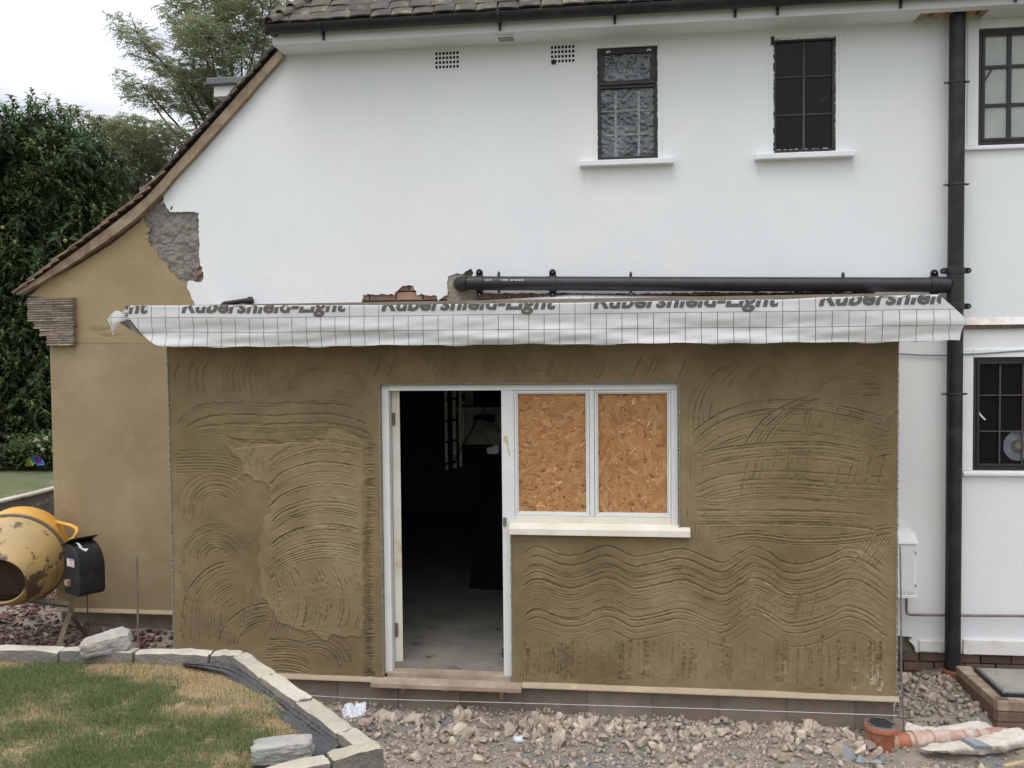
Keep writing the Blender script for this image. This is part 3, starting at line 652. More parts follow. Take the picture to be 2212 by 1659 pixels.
# roof plane behind the verge
v = []; 
for o_, i_ in zip(ou, inn):
    o2 = o_.lerp(i_, .30); v += [(o2.x,YM-.01,o2.z),(o2.x,YM+5.2,o2.z)]
cats = npmesh('catslide_roof', v, [[2*k,2*k+1,2*k+3,2*k+2] for k in range(39)], M['tile'], house)
L = 0; path = []
fine = resample(ou, 400); nrows = 34
for k in range(nrows):
    i = int(399*(k+.0)/nrows); p = fine[399-i]; pn = fine[max(0, 399-i-12)]; d = (pn-p).normalized(); ang = math.atan2(d.z, d.x)
    tan_ = p.z < P(0,400,VY).z
    for c in range(3):
        # tile length runs up the slope (+x here), width runs back from the verge
        o = inst('tile', TILE, M['tile_tan'] if p.x < XM(330,400,VY) else M['tile'], cats, (p.x, VY - .026 + .0815 + c*.166 + rng.normal(0,.004), p.z - .012 + rng.normal(0,.003)), scale=(1,1,1))
        o.rotation_euler = (Matrix.Rotation(-(ang-.12+rng.normal(0,.018)), 4, 'Y') @ Matrix.Rotation(math.radians(-90), 4, 'Z')).to_euler()
        o.scale = (1, .62, 1.25)
    # under-tile seen at the verge
    mb = MB(); 
# corbelled tile kneeler
steps = [(59,642,693),(73,693,710),(85.5,710,727),(99,727,747)]
zt, zb_ = ZM(100,642,VY), ZM(100,747,VY); n = 20; h = (zt-zb_)/n
for k in range(n):
    z1 = zt-k*h; ymid = 642+(747-642)*(k+.5)/n; xl = [s[0] for s in steps if s[1] <= ymid][-1]
    x0, x1 = P(xl,700,VY).x+rng.normal(0,.004), P(157,700,VY).x+rng.normal(0,.004); cut = x0+(x1-x0)*rng.uniform(.35,.65)
    for a,b in ((x0,cut),(cut+.003,x1)):
        mb = MB(); zz=[z1-h*.12+rng.normal(0,.0015) for _ in range(2)]
        mb.add([(a,VY+.0+rng.normal(0,.003),z1-h*.92),(b,VY+rng.normal(0,.003),z1-h*.92+rng.normal(0,.001)),(b,YM+.01,z1-h*.92),(a,YM+.01,z1-h*.92),(a,VY+rng.normal(0,.003),zz[0]),(b,VY+rng.normal(0,.003),zz[1]),(b,YM+.01,zz[1]),(a,YM+.01,zz[0])],
               [(0,3,2,1),(4,5,6,7),(0,1,5,4),(1,2,6,5),(2,3,7,6),(3,0,4,7)]); mb.build('kneeler_tile', M['kneeler'], house, bevel=.003)
mb = MB(); mb.box(P(106,700,VY).x, P(155,700,VY).x, VY+.012, YM+.002, zb_+.004, zt-.004); mb.build('kneeler_core', M['verge'], house)
# small flat-roofed dormer poking out behind the slope
DY = 3.2; dx0 = P(462,190,DY).x
mb = MB(); mb.box(dx0, dx0+2, DY, DY+1.6, P(480,208,DY).z, P(480,185,DY).z); dm = mb.build('dormer', M['white_trim'], house)
mb = MB(); mb.box(dx0-.06, dx0+2, DY-.06, DY+1.66, P(480,185,DY).z+.002, P(480,170,DY).z); mb.build('dormer_roof', M['lead'], dm, bevel=.01)
mb = MB(); mb.box(dx0+.12, dx0+2, DY+.05, DY+1.5, P(480,208,DY).z-1.2, P(480,208,DY).z-.002); mb.build('dormer_cheek', M['lead'], dm)

# ================================================================ EXTENSION
ext = thing('rear_extension', 'single storey extension with sand coloured scratch coat, open doorway and boarded window', 'extension', ((XEL+XER)/2, .5, -.3))
ZE0 = ZM(1500, 1493, 0); ZE1 = ZM(1100, 742, 0)
# opening edges
OX0 = XM(824, 1100, 0); OX1 = XM(1466, 990, 0); OZ1 = ZM(1140, 830, 0); OZS = ZM(1300, 1160, 0); DXR = XM(1104, 1320, 0)
# ---- scratch-coat face as a fine relief
st = .0052
def seg(a, b): n = max(1, int(round((b-a)/st))); return np.linspace(a, b, n+1)
def cuts(ks):
    o = [seg(ks[0], ks[1])]
    for a, b in zip(ks[1:], ks[2:]): o.append(seg(a,b)[1:])
    return np.concatenate(o)
gx = cuts([XEL, OX0, DXR, OX1, XER]); gz = cuts([ZE0, ZM(1104,1462,0), OZS, OZ1, ZE1+.05])
NX, NZ = len(gx), len(gz); GX, GZ = np.meshgrid(gx, gz)
groove = np.zeros((NZ, NX), np.float32); lip = np.zeros((NZ, NX), np.float32)
def fA(x, y): return ((500+x/1.58)/1.4756, (1150+y/1.58)/1.4756)
def fB(x, y): return ((2100+x/1.4424)/1.4756, (1150+y/1.4424)/1.4756)
def fC(x, y): return ((1150+x/2.011)/1.4756, (1650+y/2.011)/1.4756)
def fD(x, y): return ((1150+x/2.011)/1.4756, (1150+y/2.011)/1.4756)
def catmull(p, n=14):
    p = [np.array(a, float) for a in p]; p = [2*p[0]-p[1]] + p + [2*p[-1]-p[-2]]; o = []
    for i in range(1, len(p)-2):
        for k in range(n):
            t = k/n; o.append(.5*((2*p[i])+(-p[i-1]+p[i+1])*t+(2*p[i-1]-5*p[i]+4*p[i+1]-p[i+2])*t*t+(-p[i-1]+3*p[i]-3*p[i+1]+p[i+2])*t**3))
    o.append(p[-2]); return np.array(o)
def stroke(fr, pts, depth=.006, offs=(0,), width=.0030, drop=.10, lipk=.16):
    c = catmull(pts); t = np.gradient(c, axis=0); t /= np.linalg.norm(t, axis=1)[:,None]+1e-9; nr = np.stack([-t[:,1], t[:,0]], 1)
    for of in offs:
        a0, a1 = sorted(rng.uniform(0, .10, 2)); pl_ = c + nr*of; n = len(pl_); pl_ = pl_[int(n*a0*rng.random()):max(4, int(n*(1-a1*rng.random())))]
        w = np.array([[*P(*fr(x,y), 0.0)] for x, y in pl_])[:, [0,2]]
        w += np.cumsum(rng.normal(0, .0004, w.shape), axis=0)
        L_ = np.concatenate([[0], np.cumsum(np.linalg.norm(np.diff(w, axis=0), axis=1))])
        if L_[-1] < .01: continue
        s = np.arange(0, L_[-1], .0024); X = np.interp(s, L_, w[:,0]); Z = np.interp(s, L_, w[:,1])
        amp = depth*rng.uniform(.55,1.15)*np.clip(.75+.5*np.interp(s, np.linspace(0,L_[-1],max(3,int(L_[-1]/.05))), rng.normal(0,.6,max(3,int(L_[-1]/.05)))), .15, 1.4)
        amp *= np.clip(np.minimum(s, L_[-1]-s)/.03, .2, 1)
        m = rng.random(len(s)) > drop; X, Z, amp = X[m], Z[m], amp[m]
        ix = np.searchsorted(gx, X); iz = np.searchsorted(gz, Z)
        for dx in (-3,-2,-1,0,1,2):
            for dz in (-3,-2,-1,0,1,2):
                jx, jz = ix+dx, iz+dz; ok = (jx>=0)&(jx<NX)&(jz>=0)&(jz<NZ); jx, jz = jx[ok], jz[ok]
                d = np.hypot(gx[jx]-X[ok], gz[jz]-Z[ok])/(1.25 if depth > .015 else 1.0); a = amp[ok]
                np.maximum.at(groove, (jz,jx), a*np.exp(-(d/width)**2))
                if depth > .015: np.maximum.at(groove, (jz,jx), a*.30*np.exp(-(d/.0085)**2)*(.4+.6*np.sin(X[ok]*41+Z[ok]*57)**2))
                np.maximum.at(lip, (jz,jx), a*lipk*np.exp(-((d-.0085)/.003)**2)*(.5+.5*np.sin(X[ok]*300+Z[ok]*210)))
def shift(pts, dx, dy): return [(x+dx, y+dy) for x, y in pts]
def arc(cx, cy, rx, ry, a0, a1, n=9): return [(cx+rx*math.cos(math.radians(a)), cy-ry*math.sin(math.radians(a))) for a in np.linspace(a0, a1, n)]
D1, D2 = .0120, .0220
# top strip, long downward curves at the left
for x in (95,150,165,200,235,270,300,335,360,385,410,440,470,500,530,560): stroke(fA, [(x+25,0),(x-2,60),(x,120),(x+16,185)], D2 if int(x)%2 else D1*1.2)
for i, o_ in enumerate((0,14,30,44,60,76,92,110)): stroke(fA, [(640+o_*.3,165-o_*.9),(760,90-o_*.5),(880,62-o_*.3),(1000,70+o_*.2),(1090,120+o_*.8)], D1)
for o_ in (0,12,22,34,50,64): stroke(fA, [(850,150+o_),(930,160+o_),(1000,180+o_),(1060,225+o_)], D1)
for dy, d_, x0 in ((0,D1,90),(9,D2,96),(20,D1,100),(62,D2,140),(70,D1,150),(105,D2,165),(112,D2,170),(120,D1,175),(131,D1,190),(143,D1,196),(152,D1,205),(195,D2,330),(203,D2,340)):
    stroke(fA, [(x0,325+dy*.25),(x0+60,258+dy*.7),(x0+150,215+dy),(420,207+dy),(600,212+dy),(690,206+dy),(880,205+dy),(1000,230+dy),(1090,290+dy*.8)], d_)
for y in (455,468,476,490,503,520,535,548,565): stroke(fA, [(88,y),(200,y-2),(330,y+2),(430,y+30)], D1)
# three nests of arcs on the left
for r in (70,85,100,112,120,128,140,165,190,196): stroke(fA, [(300-r*1.02,810+rng.integers(-40,10)),(300-r*.98,760)]+arc(300,740,r,r*.95,165,30,7), D1 if r%10 else D2*.9)
for r in (58,64,80,96,108,124,136,150,160,172,184): stroke(fA, [(300-r,1040+rng.integers(-30,10))]+arc(300,1000,r,r*.93,172,25,8)+[(300+r*1.0,985)], D1 if r>70 else D2)
for r in (60,90,120,135,150,165,180,195,215,235,262,280): stroke(fA, [(410-r*1.0,1430),(410-r*1.02,1330)]+arc(410,1280,r,r*.98,165,95,5), D1 if r!=280 else D2)
for x in (330,345,352,365,378,395,410,425,440,455,470,480,495,510): stroke(fA, [(x+14,1080+rng.integers(0,60)),(x,1180),(x-4,1300),(x+6,1370)], D1*.9)
for x in (110,120,135,150,165,185): stroke(fA, [(x,1050),(x+12,1120),(x+40,1190)], D1*.9)
for r in (160,176,190,204,220,236,254): stroke(fA, arc(560,1440+20,r,r*.92,178,82,8), D1 if r<250 else D2)
for y in (1408,1420,1432,1445,1458,1470,1485,1500,1514,1526,1540,1552,1566,1580): stroke(fA, [(545+(y%3)*14,y),(640,y-4),(720,y+8),(780+(y%5)*4,y+40)], D2*.85)
for r in (90,108,122,140,158,176,192,210): stroke(fA, arc(800,1560,r,r*.95,112,-8,8), D1)
# wavy trowel edge beside the door: clusters of short ticks
yy = 385
while yy < 1600:
    stroke(fA, [(1040+rng.integers(0,14),yy+2),(1070,yy+rng.integers(-3,3)),(1098+rng.integers(0,12),yy-1)], D2*rng.uniform(.6,1), lipk=.25); yy += rng.choice([7,9,10,12,24,40], p=[.3,.25,.2,.12,.09,.04])
for x in (1062,1068,1075): stroke(fA, [(x,620),(x-4,900),(x+3,1200),(x-2,1560)], D1*.8, drop=.3)
# fresh patch arcs
for y,d_ in ((398,D2),(412,D1),(432,D1),(448,D1),(462,D1),(508,D2),(514,D1),(560,D1),(572,D1),(584,D1),(622,D2),(690,D1),(712,D2),(735,D1),(745,D1),(757,D1),(768,D1),(826,D2),(836,D1),(850,D1),(880,D1),(900,D1),(918,D2),(936,D1),(950,D1),(966,D1),(980,D1),(994,D1)):
    stroke(fA, [(560,y+110+(y%17)),(620,y+64),(700,y+26),(800,y+2),(880,y),(960,y+10),(1040,y+34)], d_, lipk=.25)
for x, d_ in ((545,D1),(560,D1),(575,D1),(600,D1),(620,D1),(640,D1),(660,D2),(700,D2),(715,D1),(735,D1),(755,D1),(780,D1),(805,D2),(830,D1),(870,D1),(890,D2),(920,D1),(945,D1),(965,D1),(985,D1)):
    stroke(fA, [(x-10,1035),(x+20,1090),(x+48,1170),(x+52,1260),(x+32,1340),(x+20,1365)], d_, lipk=.25)
for x in (450,470,480,492,505,520,535): stroke(fA, [(x+20,425),(x,480),(x-2,540),(x+10,600)], D1*.9, lipk=.25)
# strip over the door and window
for x in np.arange(30, 2150, 21): 
    if rng.random()<.75: stroke(fD, [(x+70+rng.integers(-8,8),-45),(x+34,50),(x+rng.integers(-6,6),122)], D2 if rng.random()<.4 else D1)
for cx in (950,1050,1600,1700,1780):
    for o_ in (0,14,26,40): stroke(fD, [(cx-180,60+o_),(cx-90,30+o_),(cx,34+o_),(cx+90,52+o_),(cx+170,36+o_)], D1*.9)
# right panel : big sweeping arcs top left
for k, o_ in enumerate((0,14,40,62,78,84,112,150)): stroke(fB, [(125+o_,360+(k%3)*20),(122+o_,250),(150+o_,150),(215+o_,60),(300+o_*.8,5)], D2 if k in (2,3,6) else D1)
for k, o_ in enumerate((0,10,24,60,70,100)): stroke(fB, [(410+o_,215),(405+o_,120),(430+o_,50),(500+o_,10)], D1)
for o_ in (0,14,30): stroke(fB, [(500+o_,90+o_),(520+o_,45+o_*.6),(580,22+o_),(630,38+o_)], D1)
for x in (610,625,645,680,700): stroke(fB, [(x+40,10),(x+8,70),(x,160)], D1)
for o_ in (0,18,40,60): stroke(fB, [(720,120+o_*.5),(800,60+o_*.6),(920,20+o_),(1040,14+o_)], D1)
for o_ in (0,8,20,44,52): stroke(fB, [(780,165+o_*.4),(860,130+o_*.5),(950,110+o_),(1040,104+o_)], D1)
for y, d_ in ((188,D2),(196,D1),(228,D2),(236,D1),(250,D1),(300,D1),(330,D1),(345,D1)):
    stroke(fB, [(150,y+150),(230,y+85),(340,y+30),(500,y-2),(700,y+2),(880,y+34),(1080,y+88)], d_)
for k, o_ in enumerate((0,20,45,62,85,110)): stroke(fB, [(380+o_,420),(430+o_,330),(520+o_,240),(640+o_,180),(710+o_*.5,158+o_*.6)], D1 if k%2 else D2)
for y, d_ in ((378,D2),(392,D2),(408,D1),(430,D1),(440,D2),(456,D1)): stroke(fB, [(180,y+52),(330,y+18),(540,y),(760,y),(960,y+34)], d_)
for y, d_ in ((512,D2),(545,D2),(550,D1),(570,D1),(585,D1),(600,D1),(612,D1),(630,D1),(640,D1)): stroke(fB, [(160,y+70 if y<600 else y+14),(280,y+24),(440,y),(640,y),(860,y+16),(1085,y+26)], d_)
for y, d_ in ((690,D2),(694,D1),(716,D1),(728,D1),(742,D2),(752,D2)): stroke(fB, [(170,y),(400,y-2),(640,y),(860,y+8),(1000,y+24)], d_)
for x, d_ in ((130,D1),(148,D1),(165,D1),(205,D1)): stroke(fB, [(x,380),(x-4,500),(x+4,640),(x,740)], d_)
for x0,y0,xs_ in ((580,395,(0,10,18,46,52,70,90,-20,-45,-60)),(380,460,(0,8,22,40,70,95)),(740,200,(0,6,34,60,-40,-60,-80)),(760,470,(0,14,30,48,58,80,100,130)),(900,430,(0,20,40,50,75,80,110)),(340,1060,(0,20,64,72,100,130)),(620,1060,(0,12,40,80,110)),(860,230,(0,20,40,60,84,100))):
    for k, dx in enumerate(xs_): stroke(fB, [(x0+dx+30,y0+rng.integers(-10,10)),(x0+dx+14,y0+70),(x0+dx-6,y0+140+rng.integers(-10,50))], D2 if k%3==0 else D1)
for k in range(12): x=940+(k%4)*28; stroke(fB, [(x+110,160+k*6),(x+60,210+k*6),(x,300+k*6)], D1)
for k in range(9): x=870+k*13; stroke(fB, [(x+120,770+k*5),(x+60,860+k*4),(x,950+k*3)], D1)
for y in (335,345,352,372,408,440,470,495,760,775,800,830,850): stroke(fB, [(990,y+10),(1040,y-2),(1090,y-6)], D1)
for y,d_ in ((800,D1),(815,D2),(830,D1),(842,D1)): stroke(fB, [(250,y+10),(420,y-18),(620,y+4),(820,y+2),(1020,y-22)], d_)
for x in (165,182,200,236,278): stroke(fB, [(x,740),(x+3,800),(x+8,880)], D1)
# waves below the window across to the right corner (frame C px, extended with B)
def wave(y0, d_, a=1.0, x0=20, x1=1, off=0, dip=0):
    ptsC = [(1010+x0,48+y0+off),(1130,-2+y0),(1290,52*a+y0),(1400,52*a+y0),(1540,2+y0),(1620,4+y0),(1740,60*a+y0),(1850,50*a+y0),(2020,12+y0),(2120,24+y0)]
    src = [((1150+x/2.011), (1650+y/2.011)) for x,y in ptsC]; yb = src[-1][1]
    src += [(2262,yb+26),(2310,yb+36),(2360,yb+6),(2400,yb-16),(2450,yb+2),(2500,yb+34),(2560,yb+38),(2640,yb+14),(2700,yb-12),(2760,yb+4),(2810,yb+40),(2840,yb+58)]
    stroke(lambda x,y:(x/1.4756,y/1.4756), src, d_, drop=.1, lipk=.22)
for y0,d_ in ((190,D2),(250,D2),(300,D1),(312,D1),(326,D1),(350,D1*.8),(386,D2*1.2),(396,D2),(440,D1),(456,D1*.8),(476,D1*.7),(530,D1*.8),(546,D1*.7),(588,D2*1.2),(598,D2*.8),(642,D2*1.2),(680,D1*.7),(716,D1*.8)): wave(y0, d_)
for x in np.concatenate([np.arange(1030,2180,24), np.arange(1040,2180,37)]):
    big = rng.random()<.2; x += rng.integers(-8,8); xs_=(1150+x/2.011)/1.4756; y0=(1650+(790+rng.integers(-30,40))/2.011)/1.4756; y1=(1650+(1050+rng.integers(-20,15)+ (x-1000)*.02)/2.011)/1.4756
    stroke(lambda a,b:(a,b), [(xs_,y0),(xs_-.5+rng.normal(0,1),(y0+y1)/2),(xs_-3,y1)], D2*1.3 if big else D1, drop=.25, lipk=.22, offs=(0,4) if big else (0,))
for x in np.concatenate([np.arange(1530,1925,11), np.arange(1540,1925,23)]):
    big = rng.random()<.18; x += rng.integers(-4,4); y0=1380+rng.integers(-10,18); y1=1482+(x-1530)*.04+rng.integers(-8,4)
    stroke(lambda a,b:(a,b), [(x,y0),(x+rng.normal(0,1),(y0+y1)/2),(x-2,y1)], D2*1.3 if big else D1, drop=.25, lipk=.22, offs=(0,4) if big else (0,))
# patch mask (fresh, lighter, proud coat with torn edge)
patch = [(340,410),(400,440),(470,430),(560,430),(650,410),(750,392),(850,380),(860,345),(930,350),(1010,385),(1040,420),(1045,600),(1070,680),(1050,860),(1040,1100),(1045,1300),(1035,1390),(960,1395),(880,1380),(860,1410),(810,1390),(790,1362),(700,1350),(640,1330),(600,1290),(560,1240),(525,1120),(515,1000),(520,880),(545,790),(575,770),(570,640),(500,600),(440,570),(420,500),(390,480)]
pw_ = jag([P(*fA(x,y),0.0) for x,y in patch], .007, .03)
def inside(poly, X, Z):
    r = np.zeros(X.shape, bool); n = len(poly)
    for i in range(n):
        a, b = poly[i], poly[(i+1)%n]
        c = ((a[1]>Z)!=(b[1]>Z)) & (X < (b[0]-a[0])*(Z-a[1])/(b[1]-a[1]+1e-12)+a[0]); r ^= c
    return r
pm = inside([(p.x,p.z) for p in pw_], GX, GZ).astype(np.float32)
def blur(a, k=1):
    for _ in range(k):
        a = (a + np.roll(a,1,0)+np.roll(a,-1,0)+np.roll(a,1,1)+np.roll(a,-1,1))/5
    return a
edge = np.clip(blur(pm,3)-blur(pm,14), 0, 1)
groove *= np.clip(.90+smooth_noise(GX,GZ,.16,19)*.40+smooth_noise(GX,GZ,.05,20)*.30, .25, 1.4); lip *= np.clip(.9+smooth_noise(GX,GZ,.1,22)*.8, .1, 1.6)
H = -groove + lip*np.clip(1.0+smooth_noise(GX,GZ,.02,8),0,2) + smooth_noise(GX,GZ,.35,9)*.0035 + smooth_noise(GX,GZ,.12,10)*.0015 + smooth_noise(GX,GZ,.02,11)*.0007
H += blur(pm,1)*.006 + edge*.008*np.clip(smooth_noise(GX,GZ,.05,12)+.4,0,1.4)
# colour tone only: lighter patch and lips, darker strip beside the door
tone = .42 + smooth_noise(GX,GZ,.45,13)*.16 + smooth_noise(GX,GZ,.16,14)*.12 + smooth_noise(GX,GZ,.05,15)*.07
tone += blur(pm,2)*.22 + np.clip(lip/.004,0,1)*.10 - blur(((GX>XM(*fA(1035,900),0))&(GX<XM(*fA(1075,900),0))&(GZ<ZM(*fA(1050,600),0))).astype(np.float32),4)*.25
vein = ((GZ < ZM(1500,1170,0)) & (GX > DXR)).astype(np.float32)
slurry = (vein*np.clip(lip/.0035,0,1)*np.clip(smooth_noise(GX,GZ,.35,16)*1.6-.35,0,1)*np.clip(smooth_noise(GX,GZ,.02,18)*2,0,1)); tone += slurry*.7; H += slurry*.004
for cx, cy, r_ in ((1770,300,.017),(1815,285,.008),(1945,230,.022),(1720,380,.010),(1990,275,.013)):   # splashes of pale slurry
    p = P(*fC(cx,cy),0); m = np.exp(-(((GX-p.x)/(r_*1.4))**2+((GZ-p.z)/r_)**2)**1.5)*(.6+.5*smooth_noise(GX,GZ,.01,17)); H += m*.007; tone = np.maximum(tone, m*1.0)
keep = np.ones((NZ-1,NX-1), bool); cxm = (GX[:-1,:-1]+GX[1:,1:])/2; czm = (GZ[:-1,:-1]+GZ[1:,1:])/2
keep &= ~((cxm>OX0)&(cxm<DXR)&(czm<OZ1)); keep &= ~((cxm>OX0)&(cxm<OX1)&(czm>OZS)&(czm<OZ1))
idx = np.arange(NX*NZ).reshape(NZ,NX); F = np.stack([idx[:-1,:-1],idx[:-1,1:],idx[1:,1:],idx[1:,:-1]],-1)[keep]
M['scratch'] = mat('scratch', (.3,.2,.1), rough=.95, bump=.35, bscale=160, bdist=.004, tone=[(.128,.090,.044),(.174,.126,.064),(.222,.165,.088),(.28,.214,.122),(.46,.39,.28)])
npmesh('scratch_coat', np.stack([GX,-H,GZ],-1).reshape(-1,3), F, M['scratch'], ext, tone=np.clip(tone,0,1).ravel(), smooth=True)
# ---- body of the walls, reveals
mb = MB(); T = .10; y0 = .012
mb.box(XEL, OX0-.0, y0, T, ZE0, ZE1+.05); mb.box(OX1, XER, y0, T, ZE0, ZE1+.05); mb.box(OX0, OX1, y0, T, OZ1, ZE1+.05); mb.box(DXR, OX1, y0, T, ZE0, OZS)
mb.box(XEL, XEL+.10, T+.001, YM+.04, ZE0, ZE1+.05); mb.box(XER-.10, XER, T+.001, YM-.001, ZE0, ZE1+.05); mb.build('wall', M['sand_render_dry'], ext)
# galvanised stop beads on the edges, with mortar lumps
def lumpy_bead(a, b, w_, name='corner_bead'):
    a, b = Vector(a), Vector(b); n = max(2, int((b-a).length/.012)); pts=[]; rs=[]
    for i in range(n+1): pts.append(a.lerp(b,i/n)+Vector((rng.normal(0,.0012),rng.normal(0,.001),rng.normal(0,.0012)))); rs.append(w_*rng.uniform(.5,1.4))
    mb = MB(); mb.tube(pts, rs, 5); return mb.build(name, M['steel_bead'], ext)
lumpy_bead((XEL+.003,-.001,ZE0),(XEL+.003,-.001,ZE1),.006); lumpy_bead((XER-.003,-.001,ZE0),(XER-.003,-.001,ZE1),.006)
lumpy_bead((OX0-.004,-.002,ZM(824,1462,0)),(OX0-.004,-.002,OZ1),.005); lumpy_bead((OX0,-.002,OZ1+.004),(OX1,-.002,OZ1+.004),.005); lumpy_bead((OX1+.004,-.002,OZS+.03),(OX1+.004,-.002,OZ1),.006); lumpy_bead((DXR+.004,-.002,ZE0+.01),(DXR+.004,-.002,OZS),.005)
# bell-cast bead at the foot
XS0, XS1 = XM(806,1480,0), XM(1128,1488,0)
for a, b in ((XEL,XS0),(XS1,XER+.012)):
    mb = MB(); mb.prism([(a,.004,ZE0+.022),(a,-.030,ZE0-.004),(a,-.032,ZE0-.013),(a,.004,ZE0-.013)], (b-a,0,0)); mb.build('bellcast_bead', M['bead'], ext, bevel=.002)
# base of concrete blocks and a brick course
zb1 = ZE0-.014; xj = XM(779+1045/2.967,1520,.03)
mb = MB(); mb.box(XEL+.01, XER-.016, .034, .2, -.6, zb1); mb.build('footing', M['mortar'], ext)
zlow = ZM(1300,1556,.03); hb = zb1-zlow-.008
for i in range(-6, 8):
    a = max(xj+i*.45, XEL+.012); b = min(xj+i*.45+.44, XER-.012)
    if b-a > .03: inst('block', BLOCK, M['block'], ext, ((a+b)/2, .03+.05+rng.normal(0,.002), zlow+.004+hb/2), (0,rng.normal(0,.003),0), ((b-a)/.44,1,hb/.215))
for r in range(4):
    x = XEL+.11+(r%2)*.11
    while x < XER-.11:
        inst('brick', BRICK, M['brick_dark'] if rng.random()<.7 else M['block'], ext, (x, .035+.05+rng.normal(0,.003), zlow-.012-.0325-r*.076)); x += .226
mb = MB(); x=XEL
v=[];nn=160
for i in range(nn+1):
    x = XEL+.02+(XER-XEL-.04)*i/nn; o_=.006*rng.random(); v += [(x,.016-o_,zlow+.010+rng.normal(0,.003)),(x,.012-o_,zlow-.008+rng.normal(0,.004)),(x,.05,zlow-.02)]
mb.add(v, [[3*i+a,3*i+a+1,3*i+3+a+1,3*i+3+a] for i in range(nn) for a in (0,1)]); mb.build('mortar_joint', M['mortar'], ext, smooth=True)
# ---- joinery
FY = .035                                                   # outer face of the timber frame
fr = MB(); ZD0 = ZM(835,1455,FY); FD=.075
def bx2(x0p, x1p, y0p, y1p, yf, yb, name, m, parent, bevel=.003, zmin=None):
    xm_=(x0p+x1p)/2; ym_=(y0p+y1p)/2
    mb = MB(); mb.box(XM(x0p,ym_,yf), XM(x1p,ym_,yf), yf, yb, zmin if zmin is not None else ZM(xm_,y1p,yf), ZM(xm_,y0p,yf)); return mb.build(name, M[m], parent, bevel=bevel)
HX0, HX1 = OX0+.002, OX1-.002
mb = MB(); mb.box(HX0+.0525, HX1, FY-.001, FY+FD-.001, ZM(1140,843,FY), OZ1-.003); frame = mb.build('timber_frame', M['timber_white'], ext, bevel=.003)
mb = MB(); mb.box(HX0, HX0+.052, FY, FY+FD, ZD0, OZ1-.002); mb.build('jamb', M['timber_white'], frame, bevel=.003)
Xa, Xb = XM(1084,1000,FY), XM(1111,1000,FY); Xc, Xd = XM(1273.5,1000,FY), XM(1284,1000,FY); Xe = XM(1450,1000,FY)
zh = ZM(1140,843,FY)-.001; zr1 = ZM(1300,1117,FY); zr0 = OZS+.001
mb = MB(); mb.box(Xa, DXR-.002, FY, FY+FD, ZD0-.005, zr0); mb.build('jamb', M['timber_white'], frame, bevel=.003)
mb = MB(); mb.box(Xa, Xb, FY-.0005, FY+FD, zr0+.001, zh); mb.build('mullion', M['timber_white'], frame, bevel=.003)
mb = MB(); mb.box(Xc+.001, Xd-.001, FY, FY+FD, zr1+.001, zh); mb.build('mullion', M['timber_white'], frame, bevel=.003)
mb = MB(); mb.box(Xe, HX1-.001, FY, FY+FD, zr0, zh); mb.build('jamb', M['timber_white'], frame, bevel=.003)
mb = MB(); mb.box(Xb+.001, Xe-.001, FY, FY+FD, zr0, zr1); mb.build('bottom_rail', M['timber_cream'], frame, bevel=.003)
# stepped glazing rebate and boards of oriented strand
import colorsys
def osb(x0, x1, z0, z1, vertical, seed, lab):
    r = np.random.default_rng(seed); n = 2600; L_ = r.gamma(2.2, .022, n).clip(.012,.16); Wd = (L_*r.uniform(.12,.45,n)).clip(.004,.034)
    cx = r.uniform(x0,x1,n); cz = r.uniform(z0,z1,n); a = r.normal(math.pi/2 if vertical else 0, .75, n)
    v = []; tn = []; f = []; y0 = FY+.045
    dep = r.random(n)*.0025
    for i in range(n):
        c, s = math.cos(a[i]), math.sin(a[i]); t = np.clip(r.normal(.46,.13)+(.25 if r.random()<.07 else 0),0,1); k = len(v)
        for u_, w_ in ((-1,-.7),(-.5,-1),(.6,-.9),(1,-.2),(.7,.9),(-.6,1)):
            lx, lw = u_*L_[i]/2*r.uniform(.85,1), w_*Wd[i]/2*r.uniform(.7,1)
            v.append((min(max(cx[i]+c*lx-s*lw,x0),x1), y0-.0004-dep[i], min(max(cz[i]+s*lx+c*lw,z0),z1))); tn.append(t)
        f.append([k,k+1,k+2,k+3,k+4,k+5])
    mb = MB(); mb.box(x0,x1,y0,y0+.015,z0,z1); b_ = mb.build('strand_board', M['osb'], ext); b_['label'] = lab
    o = npmesh('wood_strand', v, f, M['osb'], b_, tone=tn); o['kind'] = 'stuff'
M['osb'] = mat('osb', (.5,.27,.1), (.30,.13,.045), 30, .75, .4, 90, tone=[(.22,.095,.035),(.36,.165,.060),(.45,.225,.088),(.54,.30,.130),(.74,.49,.26)], contrast=(.58,.9))
for (xa, xb, vert, sd, lab) in ((Xb,Xc,False,21,'board of strands laid mostly level'),(Xd,Xe,True,22,'board of strands laid mostly upright')):
    mb = MB(); frame_bars(mb, xa+.0015, xb-.0015, zr1+.0015, zh-.0015, FY+.010, FY+.044, .016); mb.build('glazing_rebate', M['timber_white'], frame, bevel=.002)
    mb = MB(); frame_bars(mb, xa+.0175, xb-.0175, zr1+.0175, zh-.0175, FY+.022, FY+.0445, .009); mb.build('glazing_bead', M['timber_white'], frame, bevel=.002)
    osb(xa+.010, xb-.010, zr1+.012, zh-.012, vert, sd, lab)
x0, x1 = XM(1099.5,1150,-.04), XM(1491.5,1150,-.04); zs = ZM(1300,1142,-.04)
mb = MB(); mb.prism([(x0,-.045,zs-.052),(x0,-.045,zs-.006),(x0,FY-.002,zs+.022),(x0,FY-.002,zs-.020),(x0,.001,zs-.052)], (x1-x0,0,0))
ws = mb.build('window_sill', M['timber_cream'], ext, bevel=.004); ws['label'] = 'cream painted sill under the boarded window'
